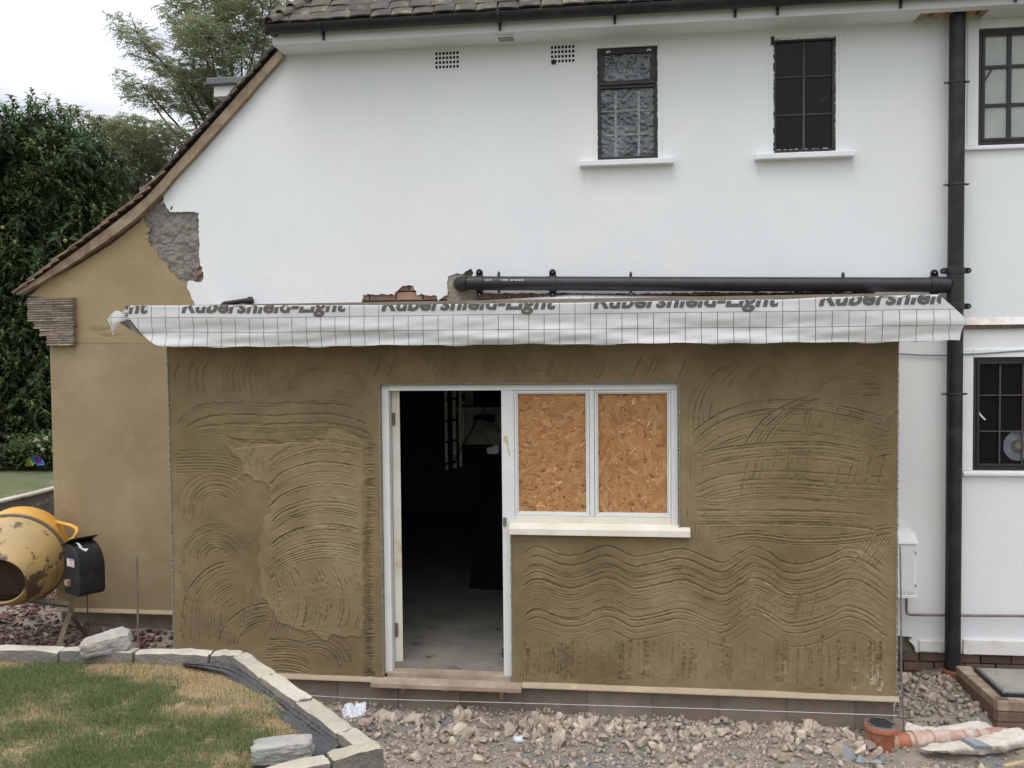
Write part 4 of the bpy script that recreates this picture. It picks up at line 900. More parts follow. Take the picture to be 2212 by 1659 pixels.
# rust and glue stain runs on the mullion
mb = MB(); p = P(1092,955,FY-.002)
v=[(p.x-.012,p.y,p.z+.04),(p.x+.006,p.y,p.z+.045),(p.x+.022,p.y,p.z+.01),(p.x+.018,p.y,p.z-.01),(p.x+.03,p.y,p.z-.09),(p.x+.024,p.y,p.z-.10),(p.x+.008,p.y,p.z-.01),(p.x-.016,p.y,p.z+.002)]
mb.add(v,[list(range(8))]); M['glue'] = mat('glue',(.50,.38,.20),(.66,.58,.42),30,.6,.4,60); mb.build('glue_stain', M['glue'], frame)
# latch plate
p = P(1091,1127,FY-.004); mb = MB(); mb.box(p.x-.014,p.x+.010,FY-.009,FY-.001,p.z-.032,p.z+.030); la = mb.build('latch_keep', M['galv'], frame, bevel=.002)
mb = MB(); mb.box(p.x-.006,p.x+.006,FY-.0105,FY-.0085,p.z-.012,p.z+.012); mb.build('latch_hole', M['black_paint'], la) if False else None
p = P(1087,1412,FY+.03); mb = MB(); mb.obox((p.x-.002,FY+.05,p.z),(.006,0,0),(0,.02,0),(0,0,.028)); mb.build('door_stop', M['black_plastic'], frame)
# door leaf, open inwards, painted edge with hinges
LX0 = XM(850,1100,FY+.10); LX1 = XM(867,1100,FY+.10); zl0 = ZM(853,1441,FY+.10); zl1 = ZM(853,842,FY+.10)
leaf = thing if False else None
HP = Vector((LX0, FY+.09, 0)); LA = math.radians(24)           # the leaf swings on its hinge line, past square
def lf(mb):
    mb.v = [tuple(HP + Matrix.Rotation(LA, 3, 'Z') @ (Vector(q_)-HP)) for q_ in mb.v]; return mb
mb = MB(); mb.box(LX0, LX1, FY+.09, FY+.86, zl0, zl1); door = lf(mb).build('door_leaf', M['timber_cream'], ext, bevel=.003); door['label'] = 'door leaf folded back into the room, pale hinge edge towards the garden'
for (ya, yb) in ((892,919),(1346,1376)):
    za, zb2 = ZM(850,yb,FY+.08), ZM(850,ya,FY+.08); mb = MB(); mb.box(LX0-.016, LX0+.026, FY+.084, FY+.0885, za, zb2); mb.tube([(LX0-.010,FY+.078,za),(LX0-.010,FY+.078,zb2)], .007, 8); mb.build('hinge', M['rust'], door)
# threshold and projecting sill
zt0 = ZM(980,1462,.02)
mb = MB(); mb.box(OX0+.02, DXR-.003, .012, .11, ZE0-.006, ZM(980,1457,.012)); mb.build('threshold', M['sill_wood'], ext, bevel=.004)
mb = MB(); za = ZM(960,1482,-.07); mb.prism([(XS0,-.072,za-.030),(XS0,-.072,za+.002),(XS0,.010,za+.022),(XS0,.010,za-.030)], (XS1-XS0,0,0)); mb.build('door_sill', M['sill_wood'], ext, bevel=.003)
# expanding foam squeezed out below the sill
fz = za-.031
for (xp, w_, h_) in ((868,.055,.060),(905,.075,.028),(935,.07,.022),(960,.10,.045),(990,.07,.030),(1025,.07,.014),(1060,.05,.040),(1082,.06,.075),(1100,.05,.035)):
    x = XM(xp,1500,-.03); pts=[(x+rng.normal(0,.002)*i,-.015+.002*i,fz+.006-h_*i/5) for i in range(6)]; mb=MB(); mb.tube(pts,[w_*.5,w_*.46,w_*.36,w_*.24,w_*.12,.003],10); o=mb.build('foam',M['foam'],ext,smooth=True); o.scale=(1,.45,1)
# ---- roof of the extension
mb = MB(); zf = ZE1+.055
mb.add([(XEL-.05,-.12,zf),(XER+.05,-.12,zf),(XER+.05,YM-.005,zf),(XEL-.05,YM-.005,zf),(XEL-.05,-.12,zf+.24),(XER+.05,-.12,zf+.24),(XER+.05,YM-.005,zf+.30),(XEL-.05,YM-.005,zf+.30)],[(0,3,2,1),(4,5,6,7),(0,1,5,4),(1,2,6,5),(2,3,7,6),(3,0,4,7)])
ZROOF = zf; mb.build('flat_roof', M['mortar'], ext)
# ---- interior
mb = MB(); xi0, xi1 = XEL+.16, OX1+.2
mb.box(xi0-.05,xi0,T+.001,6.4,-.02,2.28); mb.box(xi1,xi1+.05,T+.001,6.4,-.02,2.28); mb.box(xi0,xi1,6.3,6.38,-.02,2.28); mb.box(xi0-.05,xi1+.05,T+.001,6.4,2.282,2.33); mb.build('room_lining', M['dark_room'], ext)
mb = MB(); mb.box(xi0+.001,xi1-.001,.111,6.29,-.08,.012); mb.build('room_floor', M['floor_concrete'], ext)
# ================================================================ ROOFING MEMBRANE
YR = -.26
memb = thing('roofing_membrane', 'white printed roofing membrane with black grid lines hanging over the extension eaves', 'membrane', (0, YR, 2.3))
xb_ = [345,420,560,700,850,1000,1150,1300,1500,1700,1943,2079]; yb_ = [748.5,748.5,750,748,746.5,745,744.5,743.5,741.5,741,738,736.6]
top_px = [(284,660),(700,659.5),(850,659),(1030,656),(1241,654),(1396,650.7),(1694,647),(1762,643),(1878,640),(2028,636)]
back_px = [(284,661),(700,660.5),(881,656),(969,650.6),(1028,649),(1138,643),(1234,636),(1359,638.5),(1543,640.7),(1694,641),(1822,640),(1864,638.7),(1933,637),(2028,636)]
tw = [P(x,y,YR) for x,y in top_px]; bw_ = [P(x,y,YR) for x,y in zip(xb_,yb_)]; kw = [P(x,y,YM-.03) for x,y in back_px]
zt_of = lambda X: np.interp(X, [p.x for p in tw], [p.z for p in tw]); zb_of = lambda X: np.interp(X, [p.x for p in bw_], [p.z for p in bw_])
U0 = P(387,687,YR).x
# printed pattern: one text box every 14 cells
CELL = (P(1762,670,YR).x - U0)/42.0
left_b = [(345,748.5),(325,737),(309,726),(292,704),(281,689),(265,673),(284,660)]
right_b = [(2079,736.6),(2083,721),(2089,703),(2089,684),(2070,668),(2049,652.5),(2028,636)]
def bnd(pts): w_ = [P(x,y,YR) for x,y in pts]; zz=[p.z for p in w_]; xx=[p.x for p in w_]; o=np.argsort(zz); return np.array(zz)[o], np.array(xx)[o]
lz, lx = bnd(left_b); rz, rx = bnd(right_b)
NU, NV = 700, 26; wn = np.random.default_rng(3)
V = []; UV = []
def wrinkle(X, v): 
    return (.009*np.sin(X*1.7+v*7+1)+.006*np.sin(X*3.3-v*11)+.0035*np.sin(X*6.1+v*17+2*np.sin(X*1.3))+.0016*np.sin(X*13-v*26+3*np.sin(X*.9)))*np.clip(1.2-v*1.3,0.05,1)
for j in range(NV+1):
    v = j/NV
    for i in range(NU+1):
        u = i/NU; Xa_ = lx[0]+(rx[0]-lx[0])*u; X = Xa_
        for _ in range(3):
            z = zb_of(X)+(zt_of(X)-zb_of(X))*v; X = np.interp(z,lz,lx)+(np.interp(z,rz,rx)-np.interp(z,lz,lx))*u
        zb0 = float(zb_of(X)); z = zb0+(float(zt_of(X))-zb0)*v
        if j == 0: z += .004*math.sin(X*7)+.003*math.sin(X*19+1)+wn.normal(0,.0008)
        y = YR - wrinkle(X, v) + max(0, (X-rx.min()+.05))**2*1.2
        V.append((X, y, z)); UV.append((X-U0, z-zb0))
m = NU+1; F = [[j*m+i, j*m+i+1, (j+1)*m+i+1, (j+1)*m+i] for j in range(NV) for i in range(NU)]
# over the edge and up the roof to the wall
base = len(V); kz = lambda X: np.interp(X, [p.x for p in kw], [p.z for p in kw])
xr0, xr1 = float(np.interp(lz[-1],lz,lx)), float(np.interp(rz[-1],rz,rx)); ny = 14
fold = [V[NV*m+i] for i in range(NU+1)]
for j in range(1, ny+1):
    t = j/ny
    for i in range(NU+1):
        X, y0_, z0_ = fold[i]; hump = kz(X); y = y0_+(YM-.03-y0_)*t; sag = z0_ + (hump - z0_)*t - .035*math.sin(math.pi*t)*(1 if t<.98 else 0)
        if t > .86: pass
        V.append((X, y, sag)); UV.append((X-U0, .275+(y-y0_)))
rows = [[NV*m+i for i in range(m)]] + [[base+(j*m)+i for i in range(m)] for j in range(ny)]
for a, b in zip(rows, rows[1:]): F += [[a[i], a[i+1], b[i+1], b[i]] for i in range(NU)]
def membrane_mat():
    mm = mat('membrane', (.78,.77,.77), (.72,.71,.705), 2.5, .6, .35, 5, c3=(.70,.64,.57), s3=1.7, t3=(.58,.85), bdist=.03, transl=.22); t = mm.node_tree; b = t.nodes['Principled BSDF']; L = t.links.new
    uv = N(t,'ShaderNodeUVMap', uv_map='print'); sp = N(t,'ShaderNodeSeparateXYZ'); L(uv.outputs[0], sp.inputs[0])
    def mth(op, a, b_=None, c=None):
        n = N(t,'ShaderNodeMath', operation=op)
        for i, q_ in enumerate((a,b_,c)):
            if q_ is None: continue
            if isinstance(q_, (int,float)): n.inputs[i].default_value = q_
            else: L(q_, n.inputs[i])
        return n.outputs[0]
    u, v = sp.outputs[0], sp.outputs[1]
    cu = mth('DIVIDE', u, CELL); fu = mth('PINGPONG', cu, .5); near_u = mth('LESS_THAN', fu, .021)
    k = mth('FLOORED_MODULO', mth('ROUND', cu), 14.0)
    cv = mth('DIVIDE', v, .1); fv = mth('PINGPONG', cv, .5); near_v = mth('LESS_THAN', fv, .018)
    # text row: no horizontal line above the second one, verticals only at 0, 12, 13
    in_text = mth('GREATER_THAN', v, .2); top = mth('LESS_THAN', v, .203); near_v = mth('MULTIPLY', near_v, top)
    isb = mth('MAXIMUM', mth('LESS_THAN', k, .5), mth('GREATER_THAN', k, 11.5))
    vis = mth('MAXIMUM', mth('SUBTRACT', 1.0, in_text), isb); ln = mth('MAXIMUM', mth('MULTIPLY', near_u, vis), near_v)
    mi = N(t,'ShaderNodeMixRGB'); mi.inputs[2].default_value = (.10,.095,.09,1); L(ln, mi.inputs[0])
    src = b.inputs['Base Color'].links[0].from_socket; L(src, mi.inputs[1]); L(mi.outputs[0], b.inputs['Base Color'])
    return mm
M['membrane'] = membrane_mat()
sh = npmesh('sheet', V, np.array(F), M['membrane'], memb, smooth=True)
uvl = sh.data.uv_layers.new(name='print'); uvl.data.foreach_set('uv', np.array(UV, dtype=np.float32)[np.array(F).ravel()].ravel())
# lettering, cut where the sheet folds over the edge
fc = bpy.data.curves.new('lettering', 'FONT'); fc.body = 'Rubershield-Light'; fc.size = .138; fc.shear = .22; fc.offset = .0052; fc.space_character = 1.02; fc.resolution_u = 3
tob = bpy.data.objects.new('lettering', fc); C.objects.link(tob); bpy.context.view_layer.update()
tm = bpy.data.meshes.new_from_object(tob.evaluated_get(bpy.context.evaluated_depsgraph_get())); bpy.data.objects.remove(tob)
txs = np.array([v.co[:] for v in tm.vertices]); TW = txs[:,0].max()-txs[:,0].min(); TX0 = txs[:,0].min()
M['ink'] = mat('ink', (.095,.088,.082), (.12,.11,.10), 20, .6)
def lay_text(u_start, width, umin=-9, umax=9):
    bm = bmesh.new(); bm.from_mesh(tm)
    for a in np.arange(0, 2.0, .03): bmesh.ops.bisect_plane(bm, geom=bm.verts[:]+bm.edges[:]+bm.faces[:], plane_co=(TX0+a,0,0), plane_no=(1,0,0))
    for a in (-.036,-.024,-.012,.0,.012,.024,.036): bmesh.ops.bisect_plane(bm, geom=bm.verts[:]+bm.edges[:]+bm.faces[:], plane_co=(0,a,0), plane_no=(0,1,0))
    bmesh.ops.triangulate(bm, faces=bm.faces)
    dele = []
    for v in bm.verts:
        X = U0 + u_start + (v.co.x-TX0)*width/TW; z0 = float(zb_of(X)); ztp = float(zt_of(X)); z = z0 + .236 + v.co.y; vv = (z-z0)/(ztp-z0)
        if X < umin or X > umax: dele.append(v)
        if z <= ztp - .001: y = YR - wrinkle(X, vv) + max(0,(X-rx.min()+.05))**2*1.2 - .0022; v.co = (X, y, z)
        else:
            d_ = z-ztp; y0_ = YR - wrinkle(X,1.0) + max(0,(X-rx.min()+.05))**2*1.2; t = min(d_/(YM-YR),1)
            v.co = (X, y0_+d_, ztp+(kz(X)-ztp)*t-.035*math.sin(math.pi*t)+.003)
    bmesh.ops.delete(bm, geom=dele, context='VERTS')
    me = bpy.data.meshes.new('lettering'); bm.to_mesh(me); bm.free()
    if not len(me.polygons): return
    vs = np.array([v.co[:] for v in me.vertices]); fs = [list(p.vertices) for p in me.polygons]
    npmesh('lettering', vs, fs, M['ink'], memb)
# box starts at multiples of 14 cells from the first box left edge
for k in range(-1, 4):
    lay_text(k*14*CELL + .018, 12*CELL-.036, umin=P(268,668,YR).x, umax=P(2040,645,YR).x)
# curled corner at the left end
def PX(pts): return [P(x,y,Y) for x,y,Y in pts]
flap = loft([resample(PX([(281,689,YR),(283,686,-.19),(266,677,-.23),(252,668.5,-.25)]),7), resample(PX([(270,697,-.17),(262,694,-.24),(250,684,-.27),(241,678,-.27)]),7), resample(PX([(262,692,-.20),(254,699,-.27),(242,695,-.28),(230,689,-.26)]),7), resample(PX([(252,703,-.22),(248,712,-.25),(240,705,-.25),(233,694,-.24)]),7), resample(PX([(245,728,-.22),(244,729,-.22),(243,720,-.22),(238,702,-.22)]),7)], 'curled_corner', M['membrane'], memb, sub=1)
uvl = flap.data.uv_layers.new(name='print'); uvl.data.foreach_set('uv', np.array([(flap.data.vertices[l.vertex_index].co.x*1.0+.05, .06+flap.data.vertices[l.vertex_index].co.z) for l in flap.data.loops], dtype=np.float32).ravel())
fl2 = loft([resample(PX([(281,689,YR),(292,704,YR),(309,726,YR),(325,737,YR)]),8), resample(PX([(268,690,-.19),(283,703,-.14),(300,722,-.12),(318,733,-.12)]),8), resample(PX([(256,698,-.23),(272,706,YR),(292,719,-.10),(314,730,-.10)]),8)], 'underside_fold', M['membrane'], memb, sub=1)

# ================================================================ SOIL PIPE
RP = .056; YP = YM-.10
xp_ = XM(2063,740,YP)
soil = thing('soil_pipe', 'black vertical soil pipe with clamps up the white wall', 'pipe', (xp_, YP, ZM(2060,1450,YP)))
mb = MB(); mb.tube([(xp_,YP,ZM(2060,1450,YP)),(xp_,YP,Z_SOF+.3)], RP, 24); mb.build('pipe', M['black_dusty'], soil, smooth=True)
zh_ = ZM(1550,613.5,YP-.0); zhl = ZM(1000,612,YP); zhr = ZM(2040,615.5,YP)
def clamp(c, axis, w_, r_, parent, lug=.030, thin=False):
    """strap round a pipe with an ear and screw on both sides"""
    c = Vector(c); ax = Vector(axis).normalized(); side = ax.cross(Vector((0,1,0))).normalized(); mb = MB()
    mb.tube([c-ax*w_/2, c+ax*w_/2], r_, 24)
    for s_ in (-1,1):
        e0 = c+side*s_*(r_*.6)+Vector((0,r_*.25,0)); 
        mb.obox(c+side*s_*(r_+lug/2-.006)+Vector((0,.0,0)), side*(lug/2+.004), ax*(w_/2*.86), Vector((0,.012,0)))
        mb.tube([c+side*s_*(r_+lug-.006)+Vector((0,-.012,0)), c+side*s_*(r_+lug-.006)+Vector((0,.012,0))], w_*.43, 12)
    o = mb.build('clamp', M['black_plastic'], parent, bevel=.003)
    for s_ in (-1,1):
        mb = MB(); k = c+side*s_*(r_+lug-.008); mb.tube([k+Vector((0,-.018,0)), k+Vector((0,-.012,0))], .0065, 8); mb.build('screw', M['galv'], o)
    return o
for (y, w_, r_) in ((178,.016,RP+.004),(399,.016,RP+.004),(585,.05,RP+.009),(662,.05,RP+.009),(851,.018,RP+.004)):
    clamp((xp_,YP,ZM(2063,y,YP)), (0,0,1), w_, r_, soil)
mb = MB(); zc_ = ZM(2060,1452,YP); mb.tube([(xp_,YP,zc_+.022),(xp_,YP,zc_+.012),(xp_,YP,zc_+.01),(xp_,YP,zc_-.04),(xp_,YP,zc_-.05),(xp_,YP,zc_-.35)], [.066,.069,.069,.068,.060,.058], 24)
tcol = thing('drain_socket', 'terracotta drain socket at the foot of the vertical soil pipe', 'drain pipe', (xp_,YP,zc_-.3)); mb.build('collar', M['terracotta'], tcol, smooth=True)
hp = thing('waste_pipe', 'black horizontal waste pipe with clamps across the white wall above the membrane', 'pipe', (XM(1500,613,YP), YP, zh_))
xl_ = XM(1004,612,YP); mb = MB(); mb.tube([(xl_+.02,YP,zhl),(xp_-.05,YP,zhr)], RP, 24); mb.build('pipe', M['black_plastic'], hp, smooth=True)
# elbow into the wall
pts = [Vector((xl_+.022,YP,zhl)),Vector((xl_-.005,YP+.004,zhl)),Vector((xl_-.03,YP+.02,zhl)),Vector((xl_-.045,YP+.05,zhl)),Vector((xl_-.05,YM+.05,zhl))]
mb = MB(); mb.tube(pts, [RP+.004]*5, 20); mb.build('elbow', M['black_dusty'], hp, smooth=True)
def zx(X): return zhl+(zhr-zhl)*(X-xl_)/(xp_-xl_)
for (x, w_, r_) in ((1036,.062,RP+.008),(1077.7,.024,RP+.004),(1194,.062,RP+.008),(1362.6,.024,RP+.004),(1821,.024,RP+.004),(2018,.062,RP+.008)):
    X = XM(x,613,YP); clamp((X,YP,zx(X)), (1,0,0), w_, r_, hp)
mb = MB(); X = XM(2018,613,YP); mb.tube([(X+.02,YP,zhr),(xp_-.09,YP,zhr),(xp_-.075,YP,zhr),(xp_-.045,YP,zhr)], [RP+.005,RP+.006,RP+.005,RP+.002], 20)
mb.tube([(xp_,YP,ZM(2063,590,YP)),(xp_,YP,ZM(2063,660,YP))], RP+.005, 24); mb.build('tee_branch', M['black_plastic'], hp, smooth=True)
def flat_text(body, size, loc, parent, material, name='lettering', rot=(math.pi/2,0,0), off=0.0004, width=None):
    c = bpy.data.curves.new(name,'FONT'); c.body = body; c.size = size; c.offset = off; c.resolution_u = 2
    o = bpy.data.objects.new(name,c); C.objects.link(o); bpy.context.view_layer.update()
    me = bpy.data.meshes.new_from_object(o.evaluated_get(bpy.context.evaluated_depsgraph_get())); bpy.data.objects.remove(o)
    me.materials.clear(); me.materials.append(material); xs = [v.co.x for v in me.vertices]
    if width: s_ = width/(max(xs)-min(xs)); [setattr(v,'co',(v.co.x*s_,v.co.y,v.co.z)) for v in me.vertices]
    ob = bpy.data.objects.new(name, me); link(ob, parent, loc); ob.rotation_euler = rot; return ob
M['print_white'] = mat('print_white', (.72,.71,.66))
for body, xa, xb in (('15-14',1047.5,1060),('T',1080,1081.8),('SWER',1084.5,1097),('100',1101,1108),('BS416/2',1112,1126),('B',1128,1131)):
    a, b = XM(xa,605,YP-RP), XM(xb,605,YP-RP); zc2 = ZM((xa+xb)/2,607.5,YP-RP)
    flat_text(body, .018, (a, YP-RP*.985, zc2+.004), hp, M['print_white'], width=b-a, rot=(math.radians(80),0,0))
# short black overflow stub at the left
st_ = thing('overflow_stub', 'short black overflow pipe poking from the white wall by the left of the membrane', 'pipe', P(520,652,YM-.05))
mb = MB(); a = P(539,650,YM-.04); b = P(484,656,YM-.10); mb.tube([a+Vector((0,.09,0)),a,a.lerp(b,.3)+Vector((0,0,.004)),b,b+Vector((-.03,-.01,-.03))], [.026,.026,.021,.019,.017], 12); mb.build('pipe', M['black_dusty'], st_, smooth=True)
mb = MB(); p = P(540,645,YM-.002); mb.obox(p,(.022,0,0),(0,.006,0),(.002,0,.016)); mb.build('hole_edge', M['brick_dark'], st_, bevel=.003)
# cable across the wall, meter box, copper pipe
mb = MB(); pts = [P(1944,764,YM-.012),P(1990,767,YM-.012),P(2040,767.5,YM-.014),P(2079,765.5,YM-.014),P(2120,763.5,YM-.014),P(2170,760,YM-.012),P(2215,757,YM-.012),P(2300,752,YM-.012)]
o = mb.tube(pts, .0055, 8).build('cable', M['cable'], None, smooth=True); tag(o, 'grey cable clipped across the white wall behind the soil pipe', 'cable')
box = thing('meter_box', 'white utility meter box on the wall just right of the extension', 'meter box', P(1960,1285,YM-.1))
x0, x1 = P(1900,1200,YM-.20).x, P(1980,1200,YM-.20).x; z0, z1 = ZM(1960,1284,YM-.2), ZM(1960,1176,YM-.2)
mb = MB(); mb.box(x0,x1,YM-.20,YM-.003,z0,z1); mb.build('case', M['white_trim'], box, bevel=.008)
mb = MB(); mb.prism([(x0-.005,YM-.215,z1+.002),(x0-.005,YM-.21,z1+.02),(x0-.005,YM-.13,z1+.075),(x0-.005,YM-.003,z1+.09),(x0-.005,YM-.003,z1+.002)], (x1-x0+.012,0,0)); mb.build('hood', M['white_trim'], box, bevel=.005)
mb = MB(); mb.box(x0+.02,x1-.016,YM-.207,YM-.2005,z0+.02,z1-.012); mb.build('door', M['white_trim'], box, bevel=.002)
mb = MB(); mb.box(x0-.004,x1+.006,YM-.212,YM-.003,z0-.028,z0-.002); mb.build('base', M['white_trim'], box, bevel=.004)
for zz in (z1-.07, z0+.06): mb = MB(); mb.box(x1-.012,x1-.005,YM-.210,YM-.203,zz,zz+.018); mb.build('hinge', M['lead'], box)
mb = MB(); pts = [P(1958,1290,YM-.06),P(1958,1318,YM-.06),P(1959.5,1325,YM-.055),P(1966,1328,YM-.05),P(2040,1329,YM-.04),P(2120,1330,YM-.04),P(2300,1331,YM-.04)]
o = mb.tube(pts, .010, 10).build('copper_pipe', M['copper'], None, smooth=True); tag(o, 'thin dull copper pipe running low along the white wall', 'pipe')
# round fitting behind the dark ground floor window
fan = thing('lamp_behind_window', 'round translucent lamp shade behind the dark ground floor window', 'lamp', P(2199,1010,YM+.02))
c = P(2199,963,YM+.026); mb = MB(); n = 24; vs = [tuple(c)]+[tuple(c+Vector((math.cos(a)*(.105+.003*math.cos(9*a)),.002,math.sin(a)*(.115+.003*math.cos(9*a))))) for a in np.linspace(0,2*math.pi,n,endpoint=False)]
mb.add(vs,[[0,1+k,1+(k+1)%n] for k in range(n)]); M['lamp_shade']=mat('lamp_shade',(.16,.18,.21),(.10,.11,.13),14,.4); mb.build('shade', M['lamp_shade'], fan)
mb = MB(); mb.tube([c+Vector((0,-.004,0)),c+Vector((0,0,0))],.05,16); mb.build('rim', M['bar_brown'], fan); mb = MB(); mb.tube([c+Vector((0,-.007,0)),c+Vector((0,-.004,0))],.024,12); mb.build('hub', M['mixer_leg'], fan)

# ================================================================ INTERIOR THINGS
M['int_white'] = mat('int_white', (.62,.60,.54), (.5,.48,.42), 5, .6)
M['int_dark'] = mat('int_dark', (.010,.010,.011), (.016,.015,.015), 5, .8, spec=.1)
M['int_blue'] = mat('int_blue', (.03,.10,.35), (.02,.07,.25), 8, .5)
YI = 2.3
gd = thing('glazed_door', 'white glazed inner door with small panes standing open in the dark room', 'door', P(975,1100,YI))
for (xa, xb) in ((961,966),(972,979),(981.5,987)):
    mb = MB(); mb.box(XM(xa,930,YI), XM(xb,930,YI), YI+(xa-961)*.012, YI+(xa-961)*.012+.03, ZM(970,1015,YI), ZM(970,840,YI)); mb.build('stile', M['int_white'], gd)
for y in (862,908,953,1000): mb = MB(); mb.obox(P(974,y,YI-.01), (.045,.04,.006), (0,.01,0), (0,0,.010)); mb.build('glazing_bar', M['int_dark'], gd)
for (xa,xb,ya,yb) in ((996,1002,845,850),(996,1003,866,873),(997,1003,893,930),(998,1002,935,960)):
    mb = MB(); mb.box(XM(xa,900,YI+.3), XM(xb,900,YI+.3), YI+.3, YI+.33, ZM(1000,yb,YI+.3), ZM(1000,ya,YI+.3)); mb.build('pane_edge', M['int_white'], gd)
mb = MB(); mb.tube([P(970,984,YI-.05),P(976,983,YI-.07),P(982,985,YI-.07)], .008, 6); mb.build('handle', M['int_dark'], gd)
cab = thing('wall_cabinet', 'white shelf cabinet at the back of the dark room', 'cabinet', P(1035,1000,YI+.6)); YK = YI+.7
def bxp(name, xa, xb, ya, yb, Y, d, m, par):
    mb = MB(); mb.box(XM(xa,(ya+yb)/2,Y), XM(xb,(ya+yb)/2,Y), Y, Y+d, ZM((xa+xb)/2,yb,Y), ZM((xa+xb)/2,ya,Y)); return mb.build(name, M[m], par, bevel=.004)
bxp('shelf', 985,1130,880,884,YK-.3,.5,'int_white',cab); bxp('panel', 990,1130,884.5,960,YK+.02,.03,'int_white',cab); bxp('panel',1003,1022,800,879,YK+.1,.03,'int_white',cab)
bx_ = bxp('storage_box',1023,1100,862,879.5,YK-.25,.3,'int_dark',None); tag(bx_,'dark box on the white shelf in the dark room','box')
bx_ = bxp('storage_box',1022,1063,899,914,YK-.22,.2,'int_dark',None); tag(bx_,'dark slot box under the white shelf in the dark room','box')
M['clear_plastic'] = mat('clear_plastic', (.30,.29,.26), (.42,.41,.37), 9, .25, .9, 12, bdist=.05)
o = loft([resample(PX([(1018,915,YI),(1030,905,YI-.05),(1060,912,YI),(1084,925,YI)]),8),resample(PX([(1015,935,YI-.1),(1035,935,YI-.15),(1060,930,YI-.1),(1084,940,YI-.1)]),8),resample(PX([(1005,962,YI-.1),(1035,958,YI-.2),(1065,960,YI-.1),(1084,965,YI)]),8)],'plastic_sheet',M['clear_plastic'],None,sub=1)
tag(o,'crumpled clear plastic sheet on the dark heap indoors','plastic sheet')
# dark covered machine and cloth
v=[];F=[];nn=14
for j in range(nn+1):
    for i in range(nn+1):
        a,b=i/nn*2-1,j/nn*2-1; h=(1-a**4)*(1-b**4); v.append((a*.42,b*.3,.95*h**.4+rng.normal(0,.012)))
F=[[j*(nn+1)+i,j*(nn+1)+i+1,(j+1)*(nn+1)+i+1,(j+1)*(nn+1)+i] for j in range(nn) for i in range(nn)]
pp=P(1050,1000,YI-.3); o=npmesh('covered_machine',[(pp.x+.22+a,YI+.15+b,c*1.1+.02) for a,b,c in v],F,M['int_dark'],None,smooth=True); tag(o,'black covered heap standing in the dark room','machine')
o = loft([resample(PX([(1050,967,YI-.55),(1065,965,YI-.6),(1078,958,YI-.6)]),5),resample(PX([(1052,980,YI-.6),(1066,981,YI-.62),(1078,980,YI-.6)]),5)],'white_cloth',M['paper'],None,sub=1); tag(o,'white cloth on top of the dark heap indoors','cloth')
o = loft([resample(PX([(1078,953,YI-.55),(1086,948,YI-.55),(1098,950,YI-.5)]),5),resample(PX([(1079,982,YI-.6),(1088,980,YI-.6),(1098,978,YI-.55)]),5)],'blue_cloth',M['int_blue'],None,sub=1); tag(o,'blue cloth beside the white cloth indoors','cloth')
mb = MB(); mb.tube([P(1056,865,YI-.4),P(961,1030,YI-.7)], .006, 6); o=mb.build('long_handle',M['int_dark'],None); tag(o,'thin dark pole leaning across the dark room','pole')
# ================================================================ GROUND
def sstep(a,b,x): t=np.clip((x-a)/(b-a),0,1); return t*t*(3-2*t)
def gbase(X, Y):
    left = -.10 - .16*sstep(.9,-.3,Y) ; right = -.245 - .10*sstep(.8,-.7,Y)
    k = sstep(-4.2,-3.3,X); g = left*(1-k)+right*k
    return g - .02*sstep(-.6,-2,Y) - .05*sstep(XER+.02,XER+.15,X)*sstep(-.45,-.3,Y)*(1-sstep(.12,.3,Y))
g0 = thing if False else None
n = 60; gs = np.array([-400,-120,-50,-25,-14,14,25,50,120,400.]); 
v=[]; 
for y in gs:
    for x in gs: v.append((x,y,-.55))
fl=[[j*10+i,j*10+i+1,(j+1)*10+i+1,(j+1)*10+i] for j in range(9) for i in range(9)]
gr = npmesh('ground', v, fl, M['garden_ground']); tag(gr, kind='structure')
rx_, ry_ = np.linspace(-7.5,5.4,430), np.linspace(-2.9,1.12,150); RXg, RYg = np.meshgrid(rx_, ry_)
Hg = gbase(RXg,RYg)+smooth_noise(RXg,RYg,.30,31)*.022+smooth_noise(RXg,RYg,.11,32)*.016+smooth_noise(RXg,RYg,.045,33)*.010
i_ = np.arange(Hg.size).reshape(Hg.shape)
rg = npmesh('rubble_ground', np.stack([RXg,RYg,Hg],-1).reshape(-1,3), np.stack([i_[:-1,:-1],i_[:-1,1:],i_[1:,1:],i_[1:,:-1]],-1).reshape(-1,4), M['rubble_ground'], smooth=True); tag(rg, kind='structure')
def gz(x, y):
    i = np.clip(np.searchsorted(rx_, x),0,len(rx_)-1); j = np.clip(np.searchsorted(ry_, y),0,len(ry_)-1); return Hg[j,i]
# hull-shaped lumps
def hull_mesh(seed, npts=13, flat=1.0):
    r = np.random.default_rng(seed); bm = bmesh.new()
    for p in r.normal(size=(npts,3)): p = p/np.linalg.norm(p)*r.uniform(.72,1.0); bm.verts.new((p[0],p[1]*r.uniform(.8,1),p[2]*flat))
    bm.verts.ensure_lookup_table(); h = bmesh.ops.convex_hull(bm, input=bm.verts); bmesh.ops.delete(bm, geom=[e for e in h['geom_interior'] if isinstance(e,bmesh.types.BMVert)], context='VERTS')
    bmesh.ops.triangulate(bm, faces=bm.faces); bmesh.ops.recalc_face_normals(bm, faces=bm.faces); me = bpy.data.meshes.new('stone'); bm.to_mesh(me); bm.free(); return me
HULL = [hull_mesh(100+k, 13, .75) for k in range(10)]; FLAT = [hull_mesh(200+k, 10, .28) for k in range(8)]
HV = [(np.array([v.co[:] for v in m.vertices]), np.array([p.vertices[:] for p in m.polygons])) for m in HULL]
FV = [(np.array([v.co[:] for v in m.vertices]), np.array([p.vertices[:] for p in m.polygons])) for m in FLAT]
